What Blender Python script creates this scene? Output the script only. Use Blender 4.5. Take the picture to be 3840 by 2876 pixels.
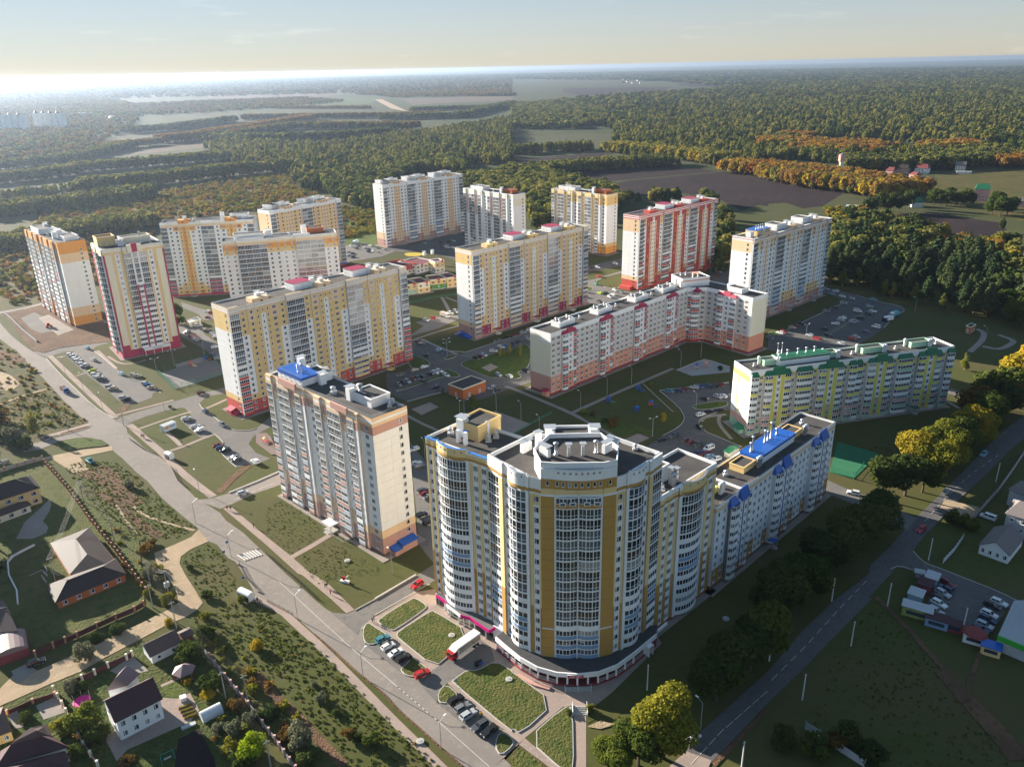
import bpy,bmesh,math,random
import numpy as np
from mathutils import Matrix,Vector
for o in list(bpy.data.objects):bpy.data.objects.remove(o)
S=bpy.context.scene
COL=S.collection
random.seed(7)
RAD=math.radians
# ---------------------------------------------------------------- camera, sky, sun
CAM=Vector((0.0,0.0,146.0))
cd=bpy.data.cameras.new('camera');cam=bpy.data.objects.new('camera',cd);COL.objects.link(cam)
cd.sensor_fit='HORIZONTAL';cd.sensor_width=36.0;cd.lens=36.0*2970.8/3840.0
cd.clip_start=1.0;cd.clip_end=120000.0
_p,_r=0.37982,-0.0227
_f=Vector((0,math.cos(_p),-math.sin(_p)));_u=Vector((0,math.sin(_p),math.cos(_p)));_x=Vector((1,0,0))
_x2=_x*math.cos(_r)+_u*math.sin(_r);_u2=-_x*math.sin(_r)+_u*math.cos(_r)
cam.matrix_world=Matrix(((_x2.x,_u2.x,-_f.x,CAM.x),(_x2.y,_u2.y,-_f.y,CAM.y),(_x2.z,_u2.z,-_f.z,CAM.z),(0,0,0,1)))
S.camera=cam
SUN_EL,SUN_AZ=RAD(15.5),RAD(144.0) # azimuth counter-clockwise from +X
W=bpy.data.worlds.new('World');S.world=W;W.use_nodes=True
nt=W.node_tree;nt.nodes.clear()
out=nt.nodes.new('ShaderNodeOutputWorld');bg=nt.nodes.new('ShaderNodeBackground');sky=nt.nodes.new('ShaderNodeTexSky')
sky.sky_type='NISHITA';sky.sun_disc=False;sky.sun_elevation=SUN_EL;sky.sun_rotation=math.pi/2-SUN_AZ
sky.altitude=200.0;sky.air_density=1.0;sky.dust_density=0.0;sky.ozone_density=2.5
bg.inputs[1].default_value=0.083
hsv=nt.nodes.new('ShaderNodeHueSaturation');hsv.inputs['Saturation'].default_value=1.2
gam=nt.nodes.new('ShaderNodeGamma');gam.inputs[1].default_value=0.45
nt.links.new(sky.outputs[0],hsv.inputs['Color']);nt.links.new(hsv.outputs[0],gam.inputs[0]);tint=nt.nodes.new('ShaderNodeMix');tint.data_type='RGBA';tint.blend_type='MULTIPLY';tint.inputs[0].default_value=1.0;tint.inputs[7].default_value=(.95,.965,1.07,1)
nt.links.new(gam.outputs[0],tint.inputs[6])
tc=nt.nodes.new('ShaderNodeTexCoord');sp=nt.nodes.new('ShaderNodeSeparateXYZ');nt.links.new(tc.outputs['Generated'],sp.inputs[0])
mp=nt.nodes.new('ShaderNodeMapping');mp.inputs['Scale'].default_value=(5.5,5.5,42.0);mp.inputs['Location'].default_value=(3.1,.4,1.75);nt.links.new(tc.outputs['Generated'],mp.inputs[0])
cn=nt.nodes.new('ShaderNodeTexNoise');cn.inputs['Scale'].default_value=1.5;cn.inputs['Detail'].default_value=6;cn.inputs['Roughness'].default_value=.62;nt.links.new(mp.outputs[0],cn.inputs[0])
cr=nt.nodes.new('ShaderNodeMapRange');cr.inputs[1].default_value=.60;cr.inputs[2].default_value=.74;cr.inputs[4].default_value=.75;nt.links.new(cn.outputs[0],cr.inputs[0])
cm=nt.nodes.new('ShaderNodeMix');cm.data_type='RGBA';cm.blend_type='ADD';cm.inputs[7].default_value=(.55,.50,.44,1);nt.links.new(cr.outputs[0],cm.inputs[0]);nt.links.new(tint.outputs[2],cm.inputs[6]);nt.links.new(cm.outputs[2],bg.inputs[0]);nt.links.new(bg.outputs[0],out.inputs[0])
sl=bpy.data.lights.new('sun','SUN');sun=bpy.data.objects.new('sun',sl);COL.objects.link(sun)
sl.energy=4.8;sl.angle=RAD(0.53);sl.color=(1.0,0.92,0.80)
_d=Vector((math.cos(SUN_AZ)*math.cos(SUN_EL),math.sin(SUN_AZ)*math.cos(SUN_EL),math.sin(SUN_EL)))
sun.rotation_euler=_d.to_track_quat('Z','Y').to_euler();sun.location=(-300,300,300)
vs=S.view_settings;vs.view_transform='Standard';vs.look='None';vs.gamma=1.0;vs.use_curve_mapping=False
vs.exposure=1.85
S.cycles.use_denoising=True
S.cycles.max_bounces=6;S.cycles.diffuse_bounces=3;S.cycles.glossy_bounces=2;S.cycles.transmission_bounces=2
S.cycles.volume_bounces=0;S.cycles.caustics_reflective=False;S.cycles.caustics_refractive=False
S.cycles.sample_clamp_indirect=4.0
# ---------------------------------------------------------------- materials
MATS={}
def mat(name,col,rough=0.8,var=0.0,scale=1.0,metal=0.0,spec=0.3,col2=None,bump=0.0,detail=4.0,streak=0.0,objvar=0.0):
 """principled material; var = strength of a noise that mixes towards col2"""
 if name in MATS:return MATS[name]
 m=bpy.data.materials.new(name);m.use_nodes=True;MATS[name]=m
 n=m.node_tree.nodes;L=m.node_tree.links
 b=n['Principled BSDF']
 b.inputs['Roughness'].default_value=rough;b.inputs['Metallic'].default_value=metal
 b.inputs['Specular IOR Level'].default_value=spec
 c=(*col,1.0);b.inputs['Base Color'].default_value=c
 src=None
 if var>0 or bump>0:
  g=n.new('ShaderNodeNewGeometry')
  t=n.new('ShaderNodeTexNoise');t.inputs['Scale'].default_value=scale;t.inputs['Detail'].default_value=detail
  t.inputs['Roughness'].default_value=0.65
  if streak:
   mp=n.new('ShaderNodeMapping');mp.inputs['Scale'].default_value=(1,1,streak);L.new(g.outputs['Position'],mp.inputs[0]);L.new(mp.outputs[0],t.inputs[0])
  else:L.new(g.outputs['Position'],t.inputs[0])
  if var>0:
   mr=n.new('ShaderNodeMapRange');mr.inputs[1].default_value=0.34;mr.inputs[2].default_value=0.66;mr.inputs[4].default_value=var
   L.new(t.outputs[0],mr.inputs[0])
   mx=n.new('ShaderNodeMix');mx.data_type='RGBA';mx.inputs[6].default_value=c
   c2=col2 if col2 else tuple(v*0.7 for v in col);mx.inputs[7].default_value=(*c2,1.0)
   L.new(mr.outputs[0],mx.inputs[0]);src=mx.outputs[2]
  if bump>0:
   bp=n.new('ShaderNodeBump');bp.inputs['Strength'].default_value=bump;bp.inputs['Distance'].default_value=0.3
   L.new(t.outputs[0],bp.inputs['Height']);L.new(bp.outputs[0],b.inputs['Normal'])
 if objvar>0:
  oi=n.new('ShaderNodeObjectInfo');hs=n.new('ShaderNodeHueSaturation');mr2=n.new('ShaderNodeMapRange')
  mr2.inputs[3].default_value=1-objvar;mr2.inputs[4].default_value=1+objvar;L.new(oi.outputs['Random'],mr2.inputs[0]);L.new(mr2.outputs[0],hs.inputs['Value'])
  if src is None:hs.inputs['Color'].default_value=c
  else:L.new(src,hs.inputs['Color'])
  src=hs.outputs[0]
 if src is not None:L.new(src,b.inputs['Base Color'])
 return m
def layered(name,base,layers,rough=0.95,bump=0.0,bscale=2.0):
 """ground material: layers = [(noise scale, detail, lo, hi, colour)] mixed over the base one after another"""
 if name in MATS:return MATS[name]
 m=bpy.data.materials.new(name);m.use_nodes=True;MATS[name]=m
 n=m.node_tree.nodes;L=m.node_tree.links;b=n['Principled BSDF']
 b.inputs['Roughness'].default_value=rough;b.inputs['Specular IOR Level'].default_value=0.1
 g=n.new('ShaderNodeNewGeometry');prev=None
 for i,(sc,det,lo,hi,col)in enumerate(layers):
  t=n.new('ShaderNodeTexNoise');t.inputs['Scale'].default_value=sc;t.inputs['Detail'].default_value=det
  mp=n.new('ShaderNodeMapping');mp.inputs['Location'].default_value=(13.7*i,7.1*i,3.3*i);L.new(g.outputs['Position'],mp.inputs[0]);L.new(mp.outputs[0],t.inputs[0])
  mr=n.new('ShaderNodeMapRange');mr.inputs[1].default_value=lo;mr.inputs[2].default_value=hi;L.new(t.outputs[0],mr.inputs[0])
  mx=n.new('ShaderNodeMix');mx.data_type='RGBA'
  if prev is None:mx.inputs[6].default_value=(*base,1)
  else:L.new(prev,mx.inputs[6])
  mx.inputs[7].default_value=(*col,1);L.new(mr.outputs[0],mx.inputs[0]);prev=mx.outputs[2]
 L.new(prev,b.inputs['Base Color'])
 if bump>0:
  t=n.new('ShaderNodeTexNoise');t.inputs['Scale'].default_value=bscale;t.inputs['Detail'].default_value=5;L.new(g.outputs['Position'],t.inputs[0])
  bp=n.new('ShaderNodeBump');bp.inputs['Strength'].default_value=bump;bp.inputs['Distance'].default_value=0.5
  L.new(t.outputs[0],bp.inputs['Height']);L.new(bp.outputs[0],b.inputs['Normal'])
 return m
PAINT={ # facade colours, one letter each in the facade schedules
 'W':('wall_white',(.86,.85,.835)),'Y':('wall_yellow',(.80,.56,.24)),'p':('wall_peach',(.82,.58,.36)),'o':('wall_orange',(.78,.34,.07)),
 'r':('wall_red',(.58,.09,.065)),'b':('wall_terracotta',(.55,.31,.25)),'x':('wall_pale_blue_grey',(.46,.51,.58)),'m':('wall_maroon',(.26,.05,.055)),'s':('wall_salmon',(.74,.33,.21)),
 'g':('wall_grey_beige',(.64,.60,.56)),'u':('wall_blue_grey',(.22,.34,.50)),'c':('wall_ochre',(.50,.28,.07)),'l':('wall_straw',(.80,.60,.29)),
 'k':('wall_lime',(.74,.67,.13)),'e':('wall_pale_green',(.36,.56,.40)),'i':('wall_pink',(.66,.38,.33)),'n':('wall_crimson',(.44,.035,.09)),
 'd':('wall_dark_plinth',(.16,.11,.10)),'w':('wall_cool_white',(.80,.81,.82)),'B':('wall_blue',(.02,.10,.38)),'h':('wall_brick',(.52,.15,.05)),
 'q':('wall_cream',(.82,.76,.59)),'f':('wall_green',(.06,.30,.06)),'t':('wall_light_blue',(.35,.50,.62))}
PM={k:mat(n,c,0.82,0.22,0.35,streak=0.22)for k,(n,c)in PAINT.items()}
FRAME=mat('white_plastic_frame',(.82,.82,.81),0.5)
SEAM=mat('concrete_seam',(.34,.31,.29),0.9)
GLASS=[mat('window_glass_dark',(.018,.022,.03),0.06,spec=0.6),mat('window_glass_blue',(.04,.06,.09),0.05,spec=0.7),
   mat('window_glass_curtain',(.30,.30,.30),0.12,spec=0.5),mat('window_glass_brown',(.07,.045,.035),0.08,spec=0.5),mat('window_glass_grey',(.10,.12,.15),0.07,spec=0.6)]
def glass():return random.choice((GLASS[0],GLASS[0],GLASS[0],GLASS[1],GLASS[1],GLASS[2],GLASS[3],GLASS[4]))
ROOF=mat('bitumen_roof',(.055,.05,.048),0.9,0.7,0.22,col2=(.10,.088,.078),detail=6)
ROOFD=mat('bitumen_roof_dark',(.05,.05,.052),0.9,0.5,0.3)
ZINC=mat('zinc_metal',(.55,.56,.57),0.45,metal=0.6)
CONC=mat('concrete',(.42,.40,.37),0.9,0.4,0.8)
BLUEROOF=mat('blue_sheet_metal',(.012,.10,.42),0.35,spec=0.5)
REDROOF=mat('crimson_sheet_metal',(.36,.02,.06),0.45,spec=0.4)
GREENROOF=mat('green_sheet_metal',(.015,.14,.06),0.45,spec=0.4)
BROWNROOF=mat('brown_roof_tiles',(.045,.028,.024),0.7,0.4,1.2)
MAROONROOF=mat('plum_roof_tiles',(.075,.03,.035),0.7,0.35,1.5)
STEEL=mat('galvanised_steel',(.40,.42,.43),0.5,metal=0.4)
WHITE=mat('white_paint',(.80,.80,.79),0.6)
BLACK=mat('black_rubber',(.02,.02,.02),0.8)
MAGENTA=mat('magenta_panel',(.55,.01,.20),0.5)
# ---------------------------------------------------------------- mesh helpers
GEO={} # mesh name -> (verts, faces, material index per face)
CACHE={}
class MB:
 """collects quads/polygons with a material slot each"""
 def __init__(s):s.v=[];s.f=[];s.m=[]
 def poly(s,pts,mi=0):
  i=len(s.v);s.v+=[tuple(p)for p in pts];s.f.append(tuple(range(i,i+len(pts))));s.m.append(mi)
 def box(s,x0,x1,y0,y1,z0,z1,mi=0,skip=''):
  i=len(s.v)
  s.v+=[(x0,y0,z0),(x1,y0,z0),(x1,y1,z0),(x0,y1,z0),(x0,y0,z1),(x1,y0,z1),(x1,y1,z1),(x0,y1,z1)]
  F={'b':(3,2,1,0),'t':(4,5,6,7),'f':(0,1,5,4),'r':(1,2,6,5),'k':(2,3,7,6),'l':(3,0,4,7)}
  for k,q in F.items():
   if k not in skip:s.f.append(tuple(i+a for a in q));s.m.append(mi)
 def obox(s,p0,p1,w,z0,z1,mi=0):
  """box along the ground line p0-p1, w wide"""
  d=Vector((p1[0]-p0[0],p1[1]-p0[1]));L=d.length or 1;n=Vector((-d.y,d.x))/L*w/2
  c=[(p0[0]-n.x,p0[1]-n.y),(p1[0]-n.x,p1[1]-n.y),(p1[0]+n.x,p1[1]+n.y),(p0[0]+n.x,p0[1]+n.y)]
  s.prism(c,z0,z1,mi)
 def prism(s,pts,z0,z1,mi=0,top=None,bottom=True):
  """vertical prism over a counter-clockwise outline"""
  a=sum(pts[i][0]*pts[(i+1)%len(pts)][1]-pts[(i+1)%len(pts)][0]*pts[i][1]for i in range(len(pts)))
  if a<0:pts=pts[::-1]
  n=len(pts);i=len(s.v)
  s.v+=[(p[0],p[1],z0)for p in pts]+[(p[0],p[1],z1)for p in pts]
  for k in range(n):
   j=(k+1)%n;s.f.append((i+k,i+j,i+n+j,i+n+k));s.m.append(mi)
  s.f.append(tuple(i+n+k for k in range(n)));s.m.append(mi if top is None else top)
  if bottom:s.f.append(tuple(i+n-1-k for k in range(n)));s.m.append(mi)
 def tube(s,p0,p1,r0,r1=None,seg=6,mi=0,cap=True):
  r1=r0 if r1 is None else r1
  p0=Vector(p0);p1=Vector(p1);d=(p1-p0)
  if d.length<1e-6:return
  d.normalize();a=d.orthogonal().normalized();b=d.cross(a);i=len(s.v)
  for p,r in((p0,r0),(p1,r1)):
   for k in range(seg):
    t=2*math.pi*k/seg;q=p+(a*math.cos(t)+b*math.sin(t))*r;s.v.append(tuple(q))
  for k in range(seg):
   j=(k+1)%seg;s.f.append((i+k,i+j,i+seg+j,i+seg+k));s.m.append(mi)
  if cap:
   s.f.append(tuple(i+seg+k for k in range(seg)));s.m.append(mi);s.f.append(tuple(i+seg-1-k for k in range(seg)));s.m.append(mi)
 def lathe(s,prof,seg=10,mi=0,c=(0,0)):
  i=len(s.v)
  for r,z in prof:
   for k in range(seg):
    t=2*math.pi*k/seg;s.v.append((c[0]+r*math.cos(t),c[1]+r*math.sin(t),z))
  for q in range(len(prof)-1):
   for k in range(seg):
    j=(k+1)%seg;s.f.append((i+q*seg+k,i+q*seg+j,i+(q+1)*seg+j,i+(q+1)*seg+k));s.m.append(mi)
  s.f.append(tuple(i+(len(prof)-1)*seg+k for k in range(seg)));s.m.append(mi)
 def add(s,v,f,m,M=None):
  i=len(s.v)
  s.v+=[tuple(M@Vector(p))for p in v]if M is not None else list(v)
  s.f+=[tuple(i+a for a in q)for q in f];s.m+=list(m)
 def mesh(s,name,mats,smooth=False):
  me=bpy.data.meshes.new(name);me.from_pydata(s.v,[],s.f)
  for m in mats:me.materials.append(m)
  if len(mats)>1:me.polygons.foreach_set('material_index',s.m)
  if smooth:me.polygons.foreach_set('use_smooth',[True]*len(s.f))
  me.update();GEO[me.name]=(s.v,s.f,s.m)
  return me
def cached(key,fn):
 if key not in CACHE:CACHE[key]=fn()
 return CACHE[key]
KIDS={}
def link(name,me,parent=None,M=None,kind=None):
 o=bpy.data.objects.new(name,me);COL.objects.link(o)
 if parent is not None:o.parent=parent;KIDS.setdefault(parent.name,[]).append(o)
 if M is not None:o.matrix_basis=M
 if kind:o['kind']=kind
 return o
def tag(o,label,cat,group=None):
 o['label']=label;o['category']=cat
 if group:o['group']=group
 return o
def thing(name,label,cat,loc=(0,0,0),rz=0.0,group=None,scale=1.0):
 o=bpy.data.objects.new(name,None);COL.objects.link(o);o.empty_display_size=1.0
 o.location=loc;o.rotation_euler=(0,0,rz);o.scale=(scale,)*3
 return tag(o,label,cat,group)
def T(x,y,z):return Matrix.Translation((x,y,z))
def RZ(a):return Matrix.Rotation(a,4,'Z')
def dup(root,loc=None,rz=None,scale=None,label=None,group=None,over=None):
 """a copy of a thing with copies of its parts and sub-parts; over = {part name: material for slot 0}"""
 r=root.copy();COL.objects.link(r)
 if loc is not None:r.location=loc
 if rz is not None:r.rotation_euler=(0,0,rz)
 if scale is not None:r.scale=scale if isinstance(scale,tuple)else(scale,)*3
 if label:r['label']=label
 if group:r['group']=group
 for ch in KIDS.get(root.name,()):
  c=ch.copy();COL.objects.link(c);c.parent=r;KIDS.setdefault(r.name,[]).append(c)
  if over and ch.name.split('.')[0]in over:
   for sl_,m_ in zip(c.material_slots,over[ch.name.split('.')[0]]):sl_.link='OBJECT';sl_.material=m_
  for g in KIDS.get(ch.name,()):
   d=g.copy();COL.objects.link(d);d.parent=c;KIDS.setdefault(c.name,[]).append(d)
 return r
# ================================================================ ground, roads, lawns, fields
GRASS=layered('meadow_grass',(.064,.076,.020),[(.012,4,.42,.62,(.088,.088,.028)),(.09,5,.45,.66,(.036,.062,.013)),(.5,4,.46,.68,(.10,.105,.03)),(1.6,3,.48,.72,(.028,.042,.010))],bump=.9,bscale=1.2)
LAWN=layered('mown_lawn',(.085,.096,.024),[(.05,4,.45,.62,(.105,.102,.032)),(.3,5,.46,.68,(.045,.072,.015)),(1.1,4,.48,.72,(.11,.115,.032)),(2.4,3,.55,.75,(.12,.105,.05))],bump=.8,bscale=1.6)
LAWNG=layered('bright_lawn',(.075,.100,.021),[(.06,4,.45,.65,(.098,.108,.028)),(.35,5,.46,.68,(.040,.074,.014)),(1.3,4,.48,.72,(.10,.125,.03))],bump=.8,bscale=1.6)
DRYGRASS=layered('dry_autumn_grass',(.085,.075,.025),[(.03,4,.42,.6,(.06,.068,.02)),(.15,5,.45,.65,(.125,.085,.026)),(.8,4,.5,.72,(.07,.07,.022))],bump=.6,bscale=1.0)
ROAD=layered('dusty_asphalt',(.27,.232,.20),[(.05,4,.42,.65,(.225,.195,.17)),(.5,5,.5,.7,(.30,.255,.215)),(4,3,.45,.7,(.21,.185,.165))],rough=.9)
YARD=layered('yard_asphalt',(.165,.152,.142),[(.06,4,.42,.65,(.20,.18,.16)),(.6,5,.5,.7,(.135,.127,.12)),(4,3,.45,.7,(.18,.165,.15))],rough=.9)
ASPH=layered('dark_asphalt',(.115,.108,.105),[(.06,4,.42,.65,(.14,.13,.12)),(.7,5,.5,.7,(.095,.09,.09))],rough=.85)
PAVE=layered('pinkish_paving',(.34,.26,.215),[(.1,4,.42,.65,(.28,.22,.19)),(1.4,4,.5,.7,(.37,.29,.24))],rough=.9)
PAVEG=layered('grey_paving',(.30,.26,.225),[(.1,4,.42,.65,(.25,.215,.19)),(1.4,4,.5,.7,(.33,.28,.24))],rough=.9)
DIRT=layered('sandy_dirt',(.40,.295,.19),[(.06,4,.42,.65,(.33,.25,.165)),(.5,5,.5,.7,(.44,.33,.22))],bump=.3)
MUD=layered('brown_soil',(.13,.075,.045),[(.08,4,.42,.65,(.18,.105,.06)),(.6,5,.5,.7,(.09,.055,.035))],bump=.9)
PLOUGH=layered('ploughed_soil',(.030,.020,.021),[(.01,4,.42,.65,(.042,.027,.025)),(.12,5,.45,.7,(.022,.015,.017))],bump=.8)
PALEF=layered('stubble_field',(.13,.09,.065),[(.004,4,.42,.65,(.105,.08,.05))]);GREENF=layered('green_field',(.075,.10,.032),[(.004,4,.42,.65,(.06,.085,.032))]);GREYF=layered('fallow_field',(.065,.07,.032),[(.004,4,.42,.65,(.08,.078,.04))])
KERB=mat('pale_kerb',(.50,.47,.43),.9,.3,1.0)
ZL=[0.0]
def sheet(name,m,*parts,z=None,label=None):
 pts=[p for q in parts for p in q]
 if z is None:ZL[0]+=.002;z=.02+ZL[0]
 a=sum(pts[i][0]*pts[(i+1)%len(pts)][1]-pts[(i+1)%len(pts)][0]*pts[i][1]for i in range(len(pts)))
 if a<0:pts=pts[::-1]
 b=MB();b.poly([(p[0],p[1],z)for p in pts]);return link(name,b.mesh(name,[m]),kind='structure')
def smooth(pts,n=3):
 """rounded outline (Chaikin corner cutting)"""
 pts=[Vector(p[:2])for p in pts]
 for _ in range(n):
  q=[]
  for i in range(len(pts)):a,b=pts[i],pts[(i+1)%len(pts)];q+=[a*.75+b*.25,a*.25+b*.75]
  pts=q
 return pts
def lawn(*parts,m=None,kerb=True,name='lawn',z=.26,rnd=2):
 pts=smooth([p for q in parts for p in q],rnd)
 if sum(pts[i].x*pts[(i+1)%len(pts)].y-pts[(i+1)%len(pts)].x*pts[i].y for i in range(len(pts)))<0:pts=pts[::-1]
 b=MB();b.prism([tuple(p)for p in pts],.0,z-.01);link('kerb',b.mesh('kerb',[KERB if kerb else MUD]),kind='structure')
 ins=[]
 for i in range(len(pts)):
  d=(pts[(i+1)%len(pts)]-pts[i-1]);d=d.normalized()if d.length>1e-6 else Vector((1,0));ins.append(pts[i]+Vector((-d.y,d.x))*.22)
 b=MB();b.poly([(p.x,p.y,z)for p in ins]);return link(name,b.mesh(name,[m or LAWN]),kind='structure')
def ribbon(name,m,pts,w,z=None,kind='structure',sm=2):
 pts=[Vector(p[:2])for p in pts]
 for _ in range(sm):
  q=[pts[0]]
  for a,b in zip(pts,pts[1:]):q+=[a*.75+b*.25,a*.25+b*.75]
  pts=q+[pts[-1]]
 if z is None:ZL[0]+=.002;z=.02+ZL[0]
 b=MB();L=[];R_=[]
 for i,p in enumerate(pts):
  d=(pts[min(i+1,len(pts)-1)]-pts[max(i-1,0)]).normalized();n=Vector((-d.y,d.x));ww=(w if not callable(w)else w(i/len(pts)))/2
  L.append(p+n*ww);R_.append(p-n*ww)
 for i in range(len(pts)-1):b.poly([(R_[i].x,R_[i].y,z),(R_[i+1].x,R_[i+1].y,z),(L[i+1].x,L[i+1].y,z),(L[i].x,L[i].y,z)])
 return link(name,b.mesh(name,[m]),kind=kind)
def kerbline(pts,w=.22,h=.27,m=None,sm=1):
 pts=[Vector(p[:2])for p in pts]
 for _ in range(sm):
  q=[pts[0]]
  for a,b in zip(pts,pts[1:]):q+=[a*.75+b*.25,a*.25+b*.75]
  pts=q+[pts[-1]]
 b=MB()
 for p,q in zip(pts,pts[1:]):b.obox(p,q,w,0,h)
 return link('kerb',b.mesh('kerb',[m or KERB]),kind='structure')
# one big sheet to the horizon: mixed farmland colours far off, meadow near
def terrain_mat():
 m=layered('open_country',(.055,.062,.026),[(.0011,5,.5,.66,(.085,.075,.036)),(.0005,4,.46,.6,(.045,.055,.026)),(.004,5,.5,.66,(.07,.072,.03)),(.03,4,.46,.66,(.045,.055,.02))])
 n=m.node_tree.nodes;L=m.node_tree.links;b=n['Principled BSDF'];old=b.inputs['Base Color'].links[0].from_socket
 # distance from the estate decides between meadow grass and farmland
 g=n.new('ShaderNodeNewGeometry');ln=n.new('ShaderNodeVectorMath');ln.operation='LENGTH';L.new(g.outputs['Position'],ln.inputs[0])
 mr=n.new('ShaderNodeMapRange');mr.inputs[1].default_value=500;mr.inputs[2].default_value=1100;L.new(ln.outputs['Value'],mr.inputs[0])
 t=n.new('ShaderNodeTexNoise');t.inputs['Scale'].default_value=.5;t.inputs['Detail'].default_value=6;L.new(g.outputs['Position'],t.inputs[0])
 t2=n.new('ShaderNodeTexNoise');t2.inputs['Scale'].default_value=.03;t2.inputs['Detail'].default_value=4;L.new(g.outputs['Position'],t2.inputs[0])
 r1=n.new('ShaderNodeMix');r1.data_type='RGBA';r1.inputs[6].default_value=(.050,.060,.017,1);r1.inputs[7].default_value=(.10,.10,.03,1);L.new(t.outputs[0],r1.inputs[0])
 mr2=n.new('ShaderNodeMapRange');mr2.inputs[1].default_value=.45;mr2.inputs[2].default_value=.65;L.new(t2.outputs[0],mr2.inputs[0])
 r2=n.new('ShaderNodeMix');r2.data_type='RGBA';L.new(mr2.outputs[0],r2.inputs[0]);L.new(r1.outputs[2],r2.inputs[6]);r2.inputs[7].default_value=(.095,.082,.034,1)
 mx=n.new('ShaderNodeMix');mx.data_type='RGBA';L.new(mr.outputs[0],mx.inputs[0]);L.new(r2.outputs[2],mx.inputs[6]);L.new(old,mx.inputs[7]);L.new(mx.outputs[2],b.inputs['Base Color'])
 return m
TERR=terrain_mat()
gb_=MB();R_=42000
rings=[0,60,200,500,1200,3000,8000,20000,R_];seg=48
for a,c in zip(rings,rings[1:]):
 for k in range(seg):
  t0,t1_=2*math.pi*k/seg,2*math.pi*(k+1)/seg
  P=lambda r,t:(r*math.cos(t),r*math.sin(t),0)
  gb_.poly([P(a,t0),P(c,t0),P(c,t1_),P(a,t1_)]if a else[P(0,0),P(c,t0),P(c,t1_)])
link('ground',gb_.mesh('ground',[TERR]),kind='structure')
# far fields
for m,nm,pts in((PALEF,'stubble_field',[(-2327,6896),(-1276,7141),(-1087,6368),(-1125,5232),(-1685,5188),(-1996,5540)]),(GREENF,'green_field',[(-1212,3500),(-1059,4356),(-1006,4995),(-701,4692),(-638,3964),(-930,3606),(-1106,3382)]),(GREYF,'fallow_field',[(-3624,6057),(-2793,5778),(-2096,5779),(-1934,4745),(-2332,4385),(-2647,4408)]),
 (PALEF,'stubble_field',[(-7326,15992),(-7784,20699),(-5731,15678),(-5055,11424)]),(GREENF,'green_field',[(-3379,7167),(-2889,7319),(-2672,6672),(-3091,6629)]),(GREENF,'green_field',[(-4672,16307),(-2690,12454),(-3090,11532),(-3644,12703)]),(PALEF,'stubble_field',[(-549,4495),(35,4470),(30,3911),(-300,3834),(-410,3676)]),(PLOUGH,'ploughed_field',[(-404,7675),(62,7775),(41,5211),(-140,6144)]),
 (PALEF,'stubble_field',[(-877,1690),(-775,1786),(-708,1967),(-644,1754),(-724,1665),(-784,1557)]),(GREYF,'fallow_field',[(1085,9468),(2174,13516),(2469,9941),(2362,8562),(1412,8763)]),(PALEF,'stubble_field',[(2543,9042),(4062,11196),(4607,10551),(2794,7926),(2259,8026)]),(PLOUGH,'ploughed_field',[(1449,7068),(2298,6362),(1714,5440),(1335,5238),(1210,5896)]),(PLOUGH,'ploughed_field',[(404,5918),(1114,5575),(895,4873),(395,4373),(334,4896)]),
 (GREYF,'fallow_field',[(64,1846),(191,1923),(243,1874),(203,1589),(163,1552),(60,1729)]),(PLOUGH,'ploughed_field',[(9,1383),(145,1461),(177,1483),(188,1443),(47,1275),(7,1253)]),(PALEF,'stubble_field',[(4322,9714),(5638,11547),(5446,10908),(3907,8564)]),(GREYF,'fallow_field',[(898,2754),(907,2601),(813,2385),(775,2523)]),(PALEF,'stubble_field',[(110,3121),(175,3379),(176,3237),(69,2893)]),(PALEF,'stubble_field',[(1135,4071),(1277,3774),(1182,3519),(1067,3732)]),
 (DIRT,'car_yard',[(-690,4450),(-660,4497),(-360,3094),(-463,3389)])):sheet(nm,m,pts)
sheet('ploughed_field',PLOUGH,[(142.3,1069.2),(162.8,1094.4),(306,1164),(349.6,1085.9)],[(368.0,1005.2),(397.8,949.5),(338.0,858.7),(312.8,847.1),(307.3,886.6),(286.5,881.5)],[(281.8,866.5),(274.5,875.3),(246.1,841.5),(242.4,929.6),(212.0,970.5),(185.9,965.2),(147.8,952.6),(143.5,1000.5)])
sheet('ploughed_field',PLOUGH,[(-44.1,1193.6),(7,1209),(111,1218),(253,1250),(257,1234),(307,1174),(164.1,1103.7),(105.1,1081.0),(55.7,1053.7),(29.9,1102.9),(6.5,1139.4)])
sheet('ploughed_field',PLOUGH,[(354.5,786.0),(408.6,805.7),(432.8,802.4),(445.7,774.3),(462.9,747.3),(451.1,714.2),(429.7,690.0),(391.4,664.5),(375.5,701.5),(382.9,733.6),(350.2,737.6),(347.5,761.7)])
sheet('dry_meadow',DRYGRASS,[(432.5,853.1),(465.1,856.2),(480.7,796.1),(485.2,744.5),(700,1097),(634,1123),(579,1094),(481.9,920.2)])
sheet('dry_meadow',DRYGRASS,[(-469.3,687.5),(-523.5,820.0),(-352.9,788.0),(-250.7,548.4),(-295.7,496.1),(-333.5,499.0),(-352.6,500.5)]);sheet('dry_meadow',DRYGRASS,[(-224.2,956.4),(-149.0,897.1),(-118.1,707.4),(-154.2,711.4),(-185.9,780.2)]);sheet('dry_meadow',DRYGRASS,[(-605.6,958.8),(-464.2,1087.7),(-331,1281),(-258.7,1145.1),(-191.1,987.2),(-203.2,859.9),(-375.2,854.0),(-500.9,781.8)])
sheet('dry_meadow',DRYGRASS,[(-321.6,467.0),(-304.0,449.2),(-286.5,435.5),(-266.6,412.0),(-246.5,389.6),(-229.8,370.2),(-216.5,354.6),(-200.6,337.2),(-192.6,329.0),(-207.6,314.7),(-225.1,307.6)])
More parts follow.
